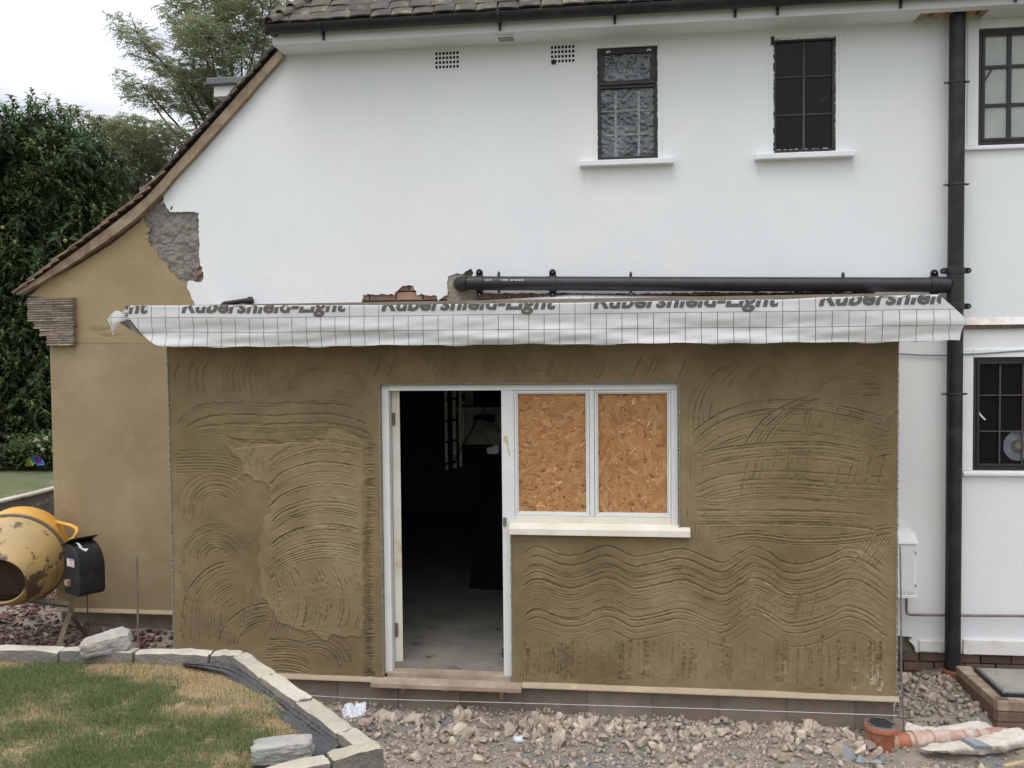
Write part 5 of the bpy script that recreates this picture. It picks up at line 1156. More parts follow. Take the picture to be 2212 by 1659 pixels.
def rough_hull(seed):
    me = hull_mesh(seed, 12, .75); bm = bmesh.new(); bm.from_mesh(me); bmesh.ops.subdivide_edges(bm, edges=bm.edges, cuts=2, use_grid_fill=True)
    r = np.random.default_rng(seed)
    for v in bm.verts:
        n = v.co.normalized(); k = 1+.09*math.sin(v.co.x*7+seed)*math.sin(v.co.y*6.3)+r.normal(0,.028); v.co = v.co*k
    bm.to_mesh(me); bm.free(); return me
RH = [rough_hull(300+k) for k in range(10)]
def scatter(name, n, xr, yr, sz, meshes, material, tonef, zoff=.3, dens=None, parent=None, flatrot=False, seed=1, zf=None):
    r = np.random.default_rng(seed); V=[];F=[];T=[];b=0
    for _ in range(n):
        x, y = r.uniform(*xr), r.uniform(*yr)
        if dens is not None and r.random() > dens(x,y): continue
        s = sz[0]*(sz[1]/sz[0])**(r.random()**1.8); m = meshes[r.integers(len(meshes))]
        R = np.array(Euler((r.uniform(0,6.28) if not flatrot else r.normal(0,.35), r.uniform(0,6.28) if not flatrot else r.normal(0,.35), r.uniform(0,6.28))).to_matrix())
        v = (m[0]*s*r.uniform(.75,1.25,3))@R.T + (x,y,(zf(x,y) if zf else gz(x,y))+s*zoff); V.append(v); F.append(m[1]+b); T.append(np.full(len(v), tonef(x,y,r))); b += len(v)
    o = npmesh(name, np.concatenate(V), np.concatenate(F), material, parent, tone=np.concatenate(T)); o['kind']='stuff'; return o
grey = lambda x,y: np.exp(-((x-1.15)**2/.25+(y+.55)**2/.03))*.0
def rt(x,y,r):
    g = smooth_noise(np.array([[x,-20.],[20.,20.]]), np.array([[y,-20.],[20.,20.]]), .5, 40)[0,0]
    return float(np.clip(.5+r.normal(0,.20)+g*.15,0,1))
def big_dens(x,y): return 1.0
scatter('rubble', 26000, (-3.2,4.6), (-1.6,1.0), (.006,.026), HV, M['rubble_mix'], rt, parent=rg, seed=5, dens=lambda x,y: .25 if (x>XER-.1 and -.4<y<.2) else 1)
scatter('rubble', 5200, (-2.6,4.6), (-1.5,1.0), (.020,.044), HV, M['rubble_mix'], rt, parent=rg, seed=6, dens=lambda x,y: (.55+.45*sstep(-.6,-.1,y)) if x<XER-.1 else (0. if -.45<y<.2 else 1.))
# the larger lumps one by one
r = np.random.default_rng(77); cnt = 0
while cnt < 262:
    if r.random() < .62: x, y = r.uniform(-1.9, XER-.05), -.06-abs(r.normal(0,.16))
    elif r.random() < .55: x, y = r.uniform(-1.9,3.2), r.uniform(-1.2,-.2)
    else: x, y = r.uniform(XER+.05, 4.2), r.uniform(-.6,.9)
    if x > XER-.12 and -.5 < y < .22: continue
    s = (.030+.045*r.random()**1.6)*(1.0 if y > -.45 else .8)*(.8 if x > XER else 1)
    o = inst('stone', RH[r.integers(10)], M['rubble'], rg, (x,y,gz(x,y)+s*.3), (r.uniform(0,6.28),r.uniform(0,6.28),r.uniform(0,6.28)), (s*r.uniform(.8,1.35),s*r.uniform(.7,1.1),s*r.uniform(.7,1.1))); cnt += 1
for k in range(30):
    x, y = r.uniform(XER+.08, 4.0), r.uniform(.24,.95); s = r.uniform(.030,.062)
    inst('stone', RH[r.integers(10)], M['rubble'] if k%5 else M['brick_dusty'], rg, (x,y,gz(x,y)+s*.5), (r.uniform(0,6.28),r.uniform(0,6.28),r.uniform(0,6.28)), (s*1.25,s*.9,s*.7))
# red clay and slate chips by the mixer
scatter('slate_chippings', 9000, (-6.6,-3.05), (-1.3,1.0), (.015,.045), FV, M['slate_mix'], lambda x,y,r: float(np.clip(.42+r.normal(0,.22)+(.4 if x>-4.4 and r.random()<.2 else 0),0,1)), zoff=.35, parent=rg, flatrot=True, seed=9, dens=lambda x,y: 1.0 if x<-3.9 else .45)
r = np.random.default_rng(78)
for k in range(60):
    x, y = r.uniform(-5.9,-3.05), r.uniform(-.6,.8); s = r.uniform(.03,.065)
    inst('stone', RH[r.integers(10)], M['rubble'] if k%2 else M['brick_dark'], rg, (x,y,gz(x,y)+s*.4), (r.uniform(0,6.28),r.uniform(0,6.28),r.uniform(0,6.28)), (s,s*.8,s*.6))
# grey cut shards at the right foreground
sh_g = 'cut grey shards at the lower right'
for (x,y,s,rt_,nm,lab) in ((1828,1628,.085,(.5,.2,.3),0,'large grey split slab among the shards left of the drain pipe'),(1861,1640,.06,(1.2,.4,.8),1,'small grey wedge between the split slabs'),(1880,1618,.07,(.2,1.1,1.9),2,'pale sandy lump standing up in front of the gully'),(1893,1645,.06,(.9,.3,2.6),3,'smooth grey wedge lowest in front of the gully'),(1905,1638,.05,(2.0,.9,.3),4,'dark grey shard leaning in front of the gully')):
    p = PZ(x,y,-.30); o = inst('stone_shard', FLAT[nm] if nm not in (2,) else RH[3], M['grey_stone'] if nm != 2 else M['rubble'], None, (p.x,p.y,gz(p.x,p.y)+s*.35), rt_, (s,s*.9,s*1.6 if nm!=2 else s)); tag(o, lab, 'stone', sh_g)
p = P(2118,1601,-.30); mb = MB(); mb.prism([(0,0,0),(.10,-.01,0),(.16,-.075,0),(.05,-.085,0)], (0,0,.03)); o = mb.build('tile_offcut', M['grey_stone'], None, bevel=.003); q1 = PZ(2090,1757-10-150,-.25)
q1 = P(2092,1746-1746+1603,-.32); o.location = q1 + Vector((.05,0,-.01)); o.rotation_euler=(.15,.12,.1); tag(o,'flat pale grey tile offcut lying in front of the drain pipe','tile offcut')

# string line, stakes
mb = MB(); mb.tube([P(560,1496,-.10),P(779,1509,-.10),P(1200,1521,-.10),P(1525,1531,-.10),P(1940,1546,-.10)], .0018, 5); o = mb.build('string_line', M['paper'], None); tag(o,'thin white string line stretched along the foot of the extension','string')
mb = MB(); a = P(1946.5,1330,-.05); b = PZ(1953,1580,-.32); mb.tube([P(1944.5,1180,-.03),a,P(1947,1450,-.07),P(1951,1540,-.08),P(1952.5,1585,-.09)], .0055, 8); o = mb.build('steel_rod', M['galv'], None, smooth=True); tag(o,'thin bent steel rod standing against the right corner of the extension','rod')
mb = MB(); p0 = P(298,1392,-.25); mb.tube([P(295.5,1200,-.25),P(297,1300,-.25),P(299,1400,-.25),P(299.5,1440,-.25)], .0075, 8); o = mb.build('steel_stake', M['rust'], None, smooth=True); tag(o,'upright steel stake in front of the sand render by the mixer','stake')
# paper scrap, plastic bag scraps, wood offcuts
o = loft([resample(PX([(1107,1591,-.42),(1118,1590,-.43),(1131,1587.5,-.42)]),5), resample(PX([(1109,1598,-.44),(1120,1597,-.46),(1128,1596,-.44)]),5), resample(PX([(1110.5,1605.5,-.45),(1120,1605,-.46),(1134,1602,-.45)]),5)], 'paper_scrap', M['paper'], None, thick=.001); tag(o,'torn scrap of white paper lying on the rubble','paper')
bagv = [resample(PX(c),9) for c in ([(741,1530,-.35),(748,1519,-.38),(757,1518,-.36),(762,1530,-.30)],[(741,1543,-.42),(752,1532,-.46),(760,1534,-.42),(770,1528,-.35),(786,1516,-.32)],[(743,1550,-.45),(756,1543,-.50),(768,1542,-.44),(778,1535,-.40),(791,1520,-.36)],[(746,1556,-.45),(760,1550,-.52),(772,1548,-.46),(782,1548,-.42),(790,1540,-.38)])]
o = loft(bagv, 'crumpled_bag', M['paper'], None, thick=.0015, sub=3); ruck(o, .05, .03); tag(o,'crumpled white plastic bag on the rubble beside the diagonal wall','bag')
for (x,y,l,rz,lab) in ((1155,1598,.06,.2,'tiny orange wood splinter on the rubble left of the paper'),):
    p = PZ(1023,1597,-.30); mb=MB(); mb.obox((p.x,p.y,gz(p.x,p.y)+.035),(.04,.004,0),(-.001,.006,0),(0,0,.003)); o=mb.build('wood_splinter',M['timber_raw'],None); tag(o,lab,'splinter')
p = PZ(2195,1650,-.30); mb=MB(); mb.obox((p.x+.06,p.y,gz(p.x,p.y)+.06),(.15,.05,.015),(-.004,.012,0),(0,0,.006)); o=mb.build('wood_batten',M['wood_yellow'],None,bevel=.002); tag(o,'yellow wooden batten on the rubble at the lower right','batten')

# ================================================================ DRAIN GULLY, PIPE, FABRIC, MANHOLE
GYc = -.20; gc = P(1903,1563.5,GYc)
gul = thing('drain_gully', 'terracotta drain gully with round grey grating', 'gully', (gc.x,gc.y,gc.z-.25))
tl = Vector((.05,-.06,1)).normalized(); R_ = .098
mb = MB(); mb.tube([gc, gc-tl*.004, gc-tl*.028, gc-tl*.034, gc-tl*.040, gc-tl*.2, gc-tl*.32],[R_,R_+.003,R_+.003,R_-.003,R_-.008,R_-.010,R_-.010],32); mb.build('body', M['terracotta'], gul, smooth=True)
mb = MB(); mb.tube([gc+tl*.001, gc+tl*.006],[R_-.006,R_-.008],32); gp = mb.build('grate', M['galv'], gul, smooth=False)
rot = Vector((0,0,1)).rotation_difference(tl); M['slot'] = mat('slot_dark',(.015,.015,.015)); k_=0
M['slot2'] = M['slot']
for gx_ in range(-3,4):
    for gy_ in range(-3,4):
        for h2 in (-1,1):
            cx_, cy_ = gx_*.026+h2*.006, gy_*.026
            if math.hypot(cx_,cy_) < R_-.022:
                v0 = rot @ Vector((cx_,cy_,.0072)); mb = MB(); dx = rot @ Vector((.0042,.0042*.6,0)); dy = rot @ Vector((-.006,.0095,0)); mb.obox(gc+v0, dx, dy, tl*.0006)
                mb.build('slot', M['slot'], gp)
dp0 = P(1941,1603,GYc+.01); dp0 = Vector((gc.x+.05, GYc, dp0.z)); dp1 = P(2115,1592,GYc+.26)
dpipe = thing('drain_pipe', 'dusty terracotta drain pipe lying from the gully into the pale fabric', 'pipe', dp0)
d = (dp1-dp0); 
mb = MB(); mb.tube([dp0, dp1, dp1+d*.5], .056, 24); mb.build('pipe', M['terracotta_dusty'], dpipe, smooth=True)
def ringp(t, w_, r_, nm='coupling', mt='terracotta_dusty'):
    a = dp0+d*t; e = d.normalized()*w_; mb = MB(); mb.tube([a-e*.5,a-e*.45,a+e*.45,a+e*.5],[r_-.004,r_,r_,r_-.004],24); mb.build(nm, M[mt], dpipe, smooth=True)
ringp(.24,.010,.066); ringp(.45,.012,.066); ringp(.345,.14,.061); ringp(.80,.012,.063); ringp(.95,.012,.063); ringp(.875,.10,.059); ringp(.12,.10,.058,'spigot','terracotta')
# pale fabric
A = [resample(PX(c),14) for c in (
 [(1957,1556,.10),(1964,1560,.08),(1985,1569,.05),(2010,1572,.05),(2045,1571,.05),(2070,1563,.05),(2095,1557,.08),(2115,1555,.12),(2140,1566,.16),(2160,1576,.2)],
 [(1955,1570,.02),(1975,1577,.0),(2000,1580,.0),(2030,1582,.0),(2055,1578,.0),(2080,1570,.0),(2100,1568,.03),(2118,1570,.06),(2140,1578,.10),(2155,1584,.14)],
 [(1958,1586,-.06),(1975,1589,-.06),(2000,1591,-.06),(2030,1592,-.05),(2055,1589,-.02),(2075,1587,0),(2100,1588,.02),(2120,1589,.04),(2140,1590,.06),(2150,1592,.08)])]
o = loft(A,'geotextile', M['geotextile'], None, thick=.006, sub=3); ruck(o, .045, .09); tag(o,'pale fabric lying in a hump behind the terracotta drain pipe','fabric')
B = [resample(PX(c),14) for c in (
 [(1984,1617,-.22),(2010,1609,-.20),(2050,1603,-.16),(2090,1597,-.10),(2130,1588,-.05),(2160,1581,.0),(2182,1575,.04),(2192,1574,.05)],
 [(1990,1619,-.28),(2020,1613,-.27),(2060,1608,-.24),(2095,1606,-.20),(2130,1599,-.14),(2165,1592,-.08),(2195,1583,-.02),(2212,1580,.0)],
 [(2010,1622,-.30),(2035,1621,-.30),(2070,1620,-.27),(2100,1620,-.24),(2135,1616,-.20),(2170,1610,YR),(2205,1600,-.10),(2230,1590,-.06)],
 [(2025,1624,-.28),(2050,1627,-.26),(2080,1629,-.22),(2110,1630,-.20),(2140,1629,-.16),(2170,1625,-.12),(2205,1614,-.06),(2235,1606,-.04)])]
o = loft(B,'geotextile', M['geotextile'], None, thick=.006, sub=3); ruck(o, .045, .09); tag(o,'pale fabric folded over the front of the terracotta drain pipe','fabric')
# manhole
man = thing('manhole', 'low brick manhole chamber with a sunken steel-edged cover', 'manhole', PZ(2200,1500,-.3))
zT = -.115; c0 = PZ(2154.7,1514,zT); c1 = PZ(2074.7,1444,zT); xr1 = c0.x+1.0
dirL = Vector((c1.x-c0.x, c1.y-c0.y, 0)); rowh = .07
mb = MB(); mb.add([(c0.x+.004,c0.y+.004,-.4),(xr1,c0.y+.004,-.4),(xr1,c1.y,-.4),(c1.x+.004,c1.y,-.4),(c0.x+.004,c0.y+.004,zT-.004),(xr1,c0.y+.004,zT-.004),(xr1,c1.y,zT-.004),(c1.x+.004,c1.y,zT-.004)],[(0,3,2,1),(4,5,6,7),(0,1,5,4),(1,2,6,5),(2,3,7,6),(3,0,4,7)]); mb.build('chamber', M['brick_dark'], man)
for rr in range(3):
    zc3 = zT-.0345-rr*.0725; x = c0.x + (-.0 if rr%2 else 0)
    t = 0; Ld = dirL.length; a_ = math.atan2(dirL.y, dirL.x)
    while t < Ld:
        c_ = c0+dirL.normalized()*(t+.1075); inst('brick', BRICK, M['brick_dusty'] if rr==0 else M['brick_dark'], man, (c_.x+.046*math.sin(-a_)*-1*0+.04, c_.y+.02, zc3), (0,0,a_+math.pi), (1,1,1)) ; t += .225
    x = c0.x+.1075
    while x < xr1: inst('brick', BRICK, M['brick_dusty'] if rr==0 else M['brick_dark'], man, (x, c0.y+.045, zc3)); x += .225
l0 = PZ(2164,1499,zT+.02); l1 = PZ(2103,1443,zT+.02)
def quadbox(name, a, b, xr, z0, z1, m, inset=0):
    mb = MB(); mb.add([(a.x+inset,a.y+inset,z0),(xr-inset,a.y+inset,z0),(xr-inset,b.y-inset,z0),(b.x+inset,b.y-inset,z0),(a.x+inset,a.y+inset,z1),(xr-inset,a.y+inset,z1),(xr-inset,b.y-inset,z1),(b.x+inset,b.y-inset,z1)],[(0,3,2,1),(4,5,6,7),(0,1,5,4),(1,2,6,5),(2,3,7,6),(3,0,4,7)]); return mb.build(name, M[m], man, bevel=.003)
quadbox('cover_frame', l0, l1, xr1-.1, zT-.002, zT+.022, 'black_dusty'); quadbox('cover', l0, l1, xr1-.1, zT+.0, zT+.028, 'galv', .012)
M['cover_dust'] = mat('cover_dust', (.33,.30,.25), (.25,.24,.22), 6, .85, .5, 50, c3=(.16,.13,.10), s3=9, t3=(.64,.68)); quadbox('cover_infill', l0, l1, xr1-.1, zT+.0, zT+.032, 'cover_dust', .028)
# ================================================================ GARDEN WALL OF CONCRETE BLOCKS
ZW = .58
pA, pB, pCc, pD = PZ(-420,1381,ZW), PZ(530,1403.5,ZW), PZ(830,1611.5,ZW), PZ(674,1654,ZW)
pD2 = pCc + (pD-pCc)*2.2
gw = thing('retaining_wall', 'low retaining wall of rough sandy concrete blocks round the raised lawn', 'garden wall', (pB.x,pB.y,-.3))
rb = random.Random(4)
def block_row(a, b, lens, zt_, hgt, wdt=.095, side=1, off0=0.0, hi=1):
    d_ = (b-a); L_ = d_.length; d_.normalize(); nrm = Vector((-d_.y,d_.x,0))*side; t = -off0; k = 0
    while t < L_-.02:
        l = lens[k%len(lens)]; t0 = max(t,0); t1 = min(t+l, L_); k += 1
        if t1-t0 > .03:
            dz = rb.gauss(0,.002); c_ = a + d_*((t0+t1)/2) + nrm*(wdt/2+rb.gauss(0,.0015)); c_.z = zt_-hgt/2+dz
            bm = bmesh.new(); bmesh.ops.create_cube(bm, size=1); bmesh.ops.subdivide_edges(bm, edges=bm.edges, cuts=5, use_grid_fill=True)
            sx, sy, sz = (t1-t0)/2-.003, wdt/2, hgt/2
            for v in bm.verts:
                c2 = v.co*2; r_ = max(0, sum(1 for q_ in c2 if abs(q_)>.99)-1); k2 = 1-.012*r_-abs(rb.gauss(0,.006))*(r_>0)*2
                v.co = (c2.x*sx-(math.copysign(.003*r_*rb.random()*2,c2.x) if abs(c2.x)>.99 else 0), c2.y*sy*(k2)+rb.gauss(0,.0012), c2.z*sz-(math.copysign(.005*r_*rb.random()*2,c2.z) if abs(c2.z)>.99 else 0)+rb.gauss(0,.0010))
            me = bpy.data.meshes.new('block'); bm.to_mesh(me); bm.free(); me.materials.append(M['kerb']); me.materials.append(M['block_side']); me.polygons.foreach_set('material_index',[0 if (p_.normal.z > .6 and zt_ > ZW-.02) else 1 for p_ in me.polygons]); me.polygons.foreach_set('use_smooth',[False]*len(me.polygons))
            o = bpy.data.objects.new('block', me); link(o, gw, c_); o.rotation_euler = (0,0,math.atan2(d_.y,d_.x)+rb.gauss(0,.003))
        t += l+.004
for row in range(4):
    zt_ = ZW-.225*row; off = .22*(row%2)
    block_row(pA, pB, [.44], zt_, .215, side=-1, off0=off+.12); block_row(pB, pCc, [.44], zt_, .215, side=-1, off0=-.015+off*1.0 if off else -.012)
    block_row(pCc+(pD2-pCc).normalized()*.0, pD2, [.235,.44,.44], zt_, .215, side=-1, off0=off-.0)
mb = MB()
# loose lumps on the wall
def lump(name, c_, dims, rot, seed, m, lab, cat='stone', pw=5.0, cutr=(.93,1.12)):
    from mathutils import noise
    bm = bmesh.new(); bmesh.ops.create_icosphere(bm, subdivisions=5, radius=1); r = np.random.default_rng(seed)
    cutp = [(Vector(tuple(r.normal(size=3))).normalized(), r.uniform(*cutr)) for _ in range(11)]
    for v in bm.verts:
        n = v.co.normalized(); k = 1/((abs(n.x)**pw+abs(n.y)**pw+abs(n.z)**pw)**(1/pw)); q_ = n*k
        for pn_, dd0 in cutp:
            e = q_.dot(pn_)-dd0
            if e > 0: q_ -= pn_*e
        s_ = q_+Vector((seed,seed*2,0)); q_ = q_*(1+noise.noise(s_*1.6)*.07+noise.noise(s_*4)*.05+noise.noise(s_*10)*.02+(noise.noise(Vector((s_.x*2,s_.y*2,s_.z*9)))*.05 if abs(n.y)>.5 else 0))
        v.co = Vector((q_.x*dims[0],q_.y*dims[1],q_.z*dims[2]))
    me = bpy.data.meshes.new(name); bm.to_mesh(me); bm.free(); me.materials.append(m); me.polygons.foreach_set('use_smooth',[True]*len(me.polygons)); o = bpy.data.objects.new(name, me); link(o, None, c_); o.rotation_euler = rot
    return tag(o, lab, cat)
c_ = P(228,1399,0); t_ = (PZ(228,1404,ZW)); lump('rough_stone', Vector((t_.x,t_.y+.015,ZW+.036)), (.135,.075,.055), (.12,-.22,.28), 3, M['rock'], 'rough pale grey stone lying on the far run of the garden wall')
t_ = PZ(612,1640,.53); lump('loose_block', Vector((t_.x-.01,t_.y+.02,.555)), (.125,.055,.05), (.05,-.10,.20), 8, M['rock'], 'loose grey block lying on the lawn corner in the foreground', pw=12, cutr=(1.15,1.4))
o = loft([resample(PX([(258,1396,-1.25),(266,1388,-1.25),(272,1381,-1.22)]),4),resample(PX([(262,1398,-1.28),(272,1392,-1.28),(284,1390,-1.25)]),4)],'plastic_scrap',M['paper'],None,thick=.001)
w1 = PZ(268,1398,ZW+.01); o.location = w1 + Vector((.0,.0,.03)); tag(o,'small scrap of white plastic caught behind the rough stone','plastic scrap')
# ================================================================ LAWN
ZL = .515
def PL(x,y): return PZ(x,y,ZL)
lawn_px = [(-420,1425),(0,1405),(200,1414),(330,1419),(398,1434),(440,1441),(490,1454),(527,1474),(551,1496),(582,1516),(613,1540),(643,1562),(664,1582),(640,1597),(600,1612),(545,1645),(520,1750),(-420,2100)]
lp = [PL(x,y) for x,y in lawn_px]; polyL = [(p.x,p.y) for p in lp]
xa = np.linspace(min(p[0] for p in polyL)-.0, max(p[0] for p in polyL)+.02, 260); ya = np.linspace(max(-6.0,min(p[1] for p in polyL)), max(p[1] for p in polyL)+.02, 200); LX, LY = np.meshgrid(xa, ya)
LH = ZL + smooth_noise(LX,LY,.5,51)*.018+smooth_noise(LX,LY,.12,52)*.010+smooth_noise(LX,LY,.04,53)*.006
ins = inside(polyL, (LX[:-1,:-1]+LX[1:,1:])/2, (LY[:-1,:-1]+LY[1:,1:])/2); i_ = np.arange(LH.size).reshape(LH.shape)
lawn = npmesh('lawn', np.stack([LX,LY,LH],-1).reshape(-1,3), np.stack([i_[:-1,:-1],i_[:-1,1:],i_[1:,1:],i_[1:,:-1]],-1)[ins].reshape(-1,4), M['soil'], smooth=True); tag(lawn, kind='structure')
# fill below the lawn
off_in = [PZ(x,y,ZL) for x,y in [(-420,1412),(0,1405),(512,1417),(680,1550),(745,1615),(560,1668)]] + [PL(400,2100), PL(-420,2100)]
mb = MB(); mb.prism([(p.x,p.y,-.4) for p in off_in], (0,0,.40+ZL-.12)); o = mb.build('earth_fill', M['soil']); tag(o, kind='structure')
def blades(name, n, poly, zf, tonef, lenr, wr, material, parent=None, seed=1, bend=.5):
    r = np.random.default_rng(seed); bx0,bx1 = min(p[0] for p in poly),max(p[0] for p in poly); by0,by1=max(-6.0,min(p[1] for p in poly)),max(p[1] for p in poly)
    x = r.uniform(bx0,bx1,n*2); y = r.uniform(by0,by1,n*2); k = inside(poly,x,y); x,y=x[k][:n],y[k][:n]; n=len(x)
    z = zf(x,y); tn, ln = tonef(x,y,r); L_ = r.uniform(*lenr,n)*ln; a = r.uniform(0,2*np.pi,n); lean = r.gamma(2,.28,n)*bend*2; w_ = r.uniform(*wr,n)
    d_ = np.stack([np.cos(a),np.sin(a)],1); s_ = np.stack([-np.sin(a+r.normal(0,.6,n)),np.cos(a)],1)
    b0 = np.stack([x,y,z],1); m1 = b0.copy(); m1[:,:2]+=d_*(L_*.35*lean)[:,None]; m1[:,2]+=L_*.6*np.clip(1-.25*lean,.2,1); t1=b0.copy(); t1[:,:2]+=d_*(L_*.9*lean.clip(0,1.3))[:,None]; t1[:,2]+=L_*np.clip(1-.55*lean,.15,1)
    S_ = np.zeros((n,3)); S_[:,:2]=s_*w_[:,None]/2
    v = np.stack([b0-S_,b0+S_,m1+S_*.8,m1-S_*.8,t1+S_*.12,t1-S_*.12],1).reshape(-1,3); i = np.arange(n)[:,None]*6; f = np.concatenate([i+np.array([[0,1,2,3]]), i+np.array([[3,2,4,5]])])
    return tag(npmesh(name, v, f, material, parent, tone=np.repeat(tn,6)), kind='stuff')
ex = [(a,b) for a,b in polyL]
def edist(x,y,pts):
    d_ = np.full(x.shape, 9.)
    for (ax,ay),(bx_,by_) in zip(pts,pts[1:]):
        t = np.clip(((x-ax)*(bx_-ax)+(y-ay)*(by_-ay))/((bx_-ax)**2+(by_-ay)**2),0,1); d_ = np.minimum(d_, np.hypot(x-ax-t*(bx_-ax), y-ay-t*(by_-ay)))
    return d_
def nz(x,y,s,sd):
    r = np.random.default_rng(sd); g = r.random((60,60))*2-1; fx,fy=(x+20)/s%58,(y+20)/s%58; ix,iy=fx.astype(int),fy.astype(int); fx=fx-ix; fy=fy-iy; fx=fx*fx*(3-2*fx); fy=fy*fy*(3-2*fy)
    return (g[iy,ix]*(1-fx)+g[iy,ix+1]*fx)*(1-fy)+(g[iy+1,ix]*(1-fx)+g[iy+1,ix+1]*fx)*fy
def lawn_tone(x,y,r):
    e = edist(x,y,polyL[:16]); dry = np.clip(1-e/.42,0,1)*1.2 + nz(x,y,.34,61)*.75 + nz(x,y,.12,62)*.45 + .10
    dry = np.clip(dry,0,1); k = r.random(len(x)) < dry*1.05+.10
    return np.where(k, r.uniform(.62,1.0,len(x)), r.uniform(.0,.38,len(x))), np.where(k,.72,1.15)*(1+.35*nz(x,y,.2,63))
lz_ = lambda x,y: ZL + smooth_noise(np.append(x,[LX.min(),LX.max()]),np.append(y,[LY.min(),LY.max()]),.5,51)[:-2]*.018 - .006
view_poly = [(p.x,p.y) for p in [PL(-80,1404)]+[PL(*q_) for q_ in lawn_px[2:16]]+[PL(540,1740),PL(-80,1760)]]
blades('grass', 170000, view_poly, lz_, lawn_tone, (.016,.042), (.0016,.0034), M['grass'], lawn, 11, .55)
blades('grass_tufts', 5000, view_poly, lz_, lambda x,y,r: (r.uniform(.05,.45,len(x)), np.clip(.4+nz(x,y,.25,64),.25,1.3)), (.04,.085), (.002,.004), M['grass'], lawn, 12, .7)
# weed-control fabric between lawn and wall
fx_ = [(398,1430),(440,1432),(490,1436),(530,1450),(560,1472),(600,1503),(640,1534),(689,1571),(735,1604)]
fx_ = [(398,1431),(440,1433),(490,1438),(530,1453),(560,1474),(600,1505),(640,1535),(689,1571),(735,1604)]
tp_ = [.25,.35,.6,.9,1,1,1,1,1]
F1 = [resample([PZ(x+ox*(i_/8)**2,y+oy*tp_[i_],z+rng.normal(0,.004)) for i_,(x,y) in enumerate(fx_)],24) for oy,ox,z in ((0,0,.532),(7,-2,.552),(14,-4,.528),(20,-16,.540),(28,-34,.526),(44,-70,.495))]
o = loft(F1,'weed_membrane', M['weed_fabric'], None, thick=.002, sub=3); ruck(o, .035, .05); tag(o,'black weed-control fabric rucked between the lawn edge and the diagonal wall','fabric')
F2 = [resample(c,8) for c in ([PZ(668,1568,.49),PZ(700,1560,.50),PZ(745,1600,.47)],[PZ(620,1590,.48),PZ(680,1590,.46),PZ(735,1620,.44)],[PZ(560,1622,.48),PZ(620,1625,.46),PZ(700,1640,.42)])]
# ================================================================ CEMENT MIXER
MY = .55
def pm(x,y,dy=0): return P(x,y,MY+dy)
mix = thing('cement_mixer', 'yellow and black cement mixer, its drum crusted with rust and dried mortar', 'cement mixer', pm(150,1395))
cB = pm(32,1208); ax = Vector((.30,-.90,-.25)).normalized()
u_ = ax.cross(Vector((0,0,1))).normalized(); w_ = ax.cross(u_).normalized()
def revolve(prof, name, m, parent, n=48, c0=cB, smooth=True):
    v = []; 
    for t, r_ in prof:
        for k in range(n): a = 2*math.pi*k/n; v.append(c0+ax*t+(u_*math.cos(a)+w_*math.sin(a))*r_)
    f = [[i*n+k,i*n+(k+1)%n,(i+1)*n+(k+1)%n,(i+1)*n+k] for i in range(len(prof)-1) for k in range(n)]; mb = MB(); mb.add(v,f); return mb.build(name, M[m], parent, smooth=smooth)
drum = revolve([(0,.385),(.03,.385),(.06,.375),(.14,.345),(.24,.285),(.33,.215),(.37,.200),(.375,.19),(.36,.185),(.32,.20),(.2,.28),(.05,.35)], 'drum_mouth_cone', 'mixer_rusty', mix)
revolve([(0,.38),(-.08,.378),(-.18,.368),(-.28,.345),(-.36,.30),(-.41,.22),(-.43,.10),(-.435,.0)], 'drum_shell', 'mixer_yellow', mix)
revolve([(-.015,.37),(-.015,.402),(-.004,.404),(.012,.404),(.014,.37)], 'gear_ring', 'mixer_leg', mix)
revolve([(.20,.0),(.22,.1),(.20,.22)], 'drum_inside', 'mixer_dark', mix)
for k in range(72):
    a = 2*math.pi*k/72; p = cB+ax*-.022+(u_*math.cos(a)+w_*math.sin(a))*.392
    if p.z > cB.z-.1: mb = MB(); t_ = (-u_*math.sin(a)+w_*math.cos(a)); mb.obox(p, t_*.006, ax*.008, (u_*math.cos(a)+w_*math.sin(a))*.007); mb.build('gear_tooth', M['mixer_yellow'], mix)
# tipping handle tube
mb = MB(); mb.tube([pm(122,1128,.22),pm(135,1131,.14),pm(155,1136,.04),pm(166,1142,.0),pm(167,1150,-.02),pm(160,1162,-.03),pm(151,1168,-.02)], .016, 12); mb.build('tipping_handle', M['mixer_yellow'], mix, smooth=True)
# motor housing: rounded cover turned a little
hc = pm(139,1281,-.20); ang = math.radians(-30); hx = Vector((math.cos(ang),math.sin(ang),0)); hy = Vector((-math.sin(ang),math.cos(ang),0))
prof = [(0,0),(0,.385),(.035,.405)] + [(.035+.205*math.sin(t)*1.0, .20+.205*math.cos(t)) for t in np.linspace(.15,math.pi/2,8)] + [(.24,.03),(.215,0)]
mb = MB(); mb.prism([hc+hx*a+Vector((0,0,b)) for a,b in prof], hy*.21); hs = mb.build('motor_housing', M['black_dusty'], mix, bevel=.008)
mb = MB(); mb.obox(hc+hx*.06+Vector((0,0,.408))+hy*.1, hx*.075+Vector((0,0,.034)), hy*.112, Vector((0,0,.004))); mb.build('housing_lip', M['black_plastic'], hs)
pn = -hy
def onface(a,b,o_=.001): return hc+hx*a+Vector((0,0,b))+pn*o_
mb = MB(); mb.obox(onface(.115,.255,.0015), hx*.055, pn*.001, Vector((0,0,.030))); stk = mb.build('sticker', M['paper'], hs)
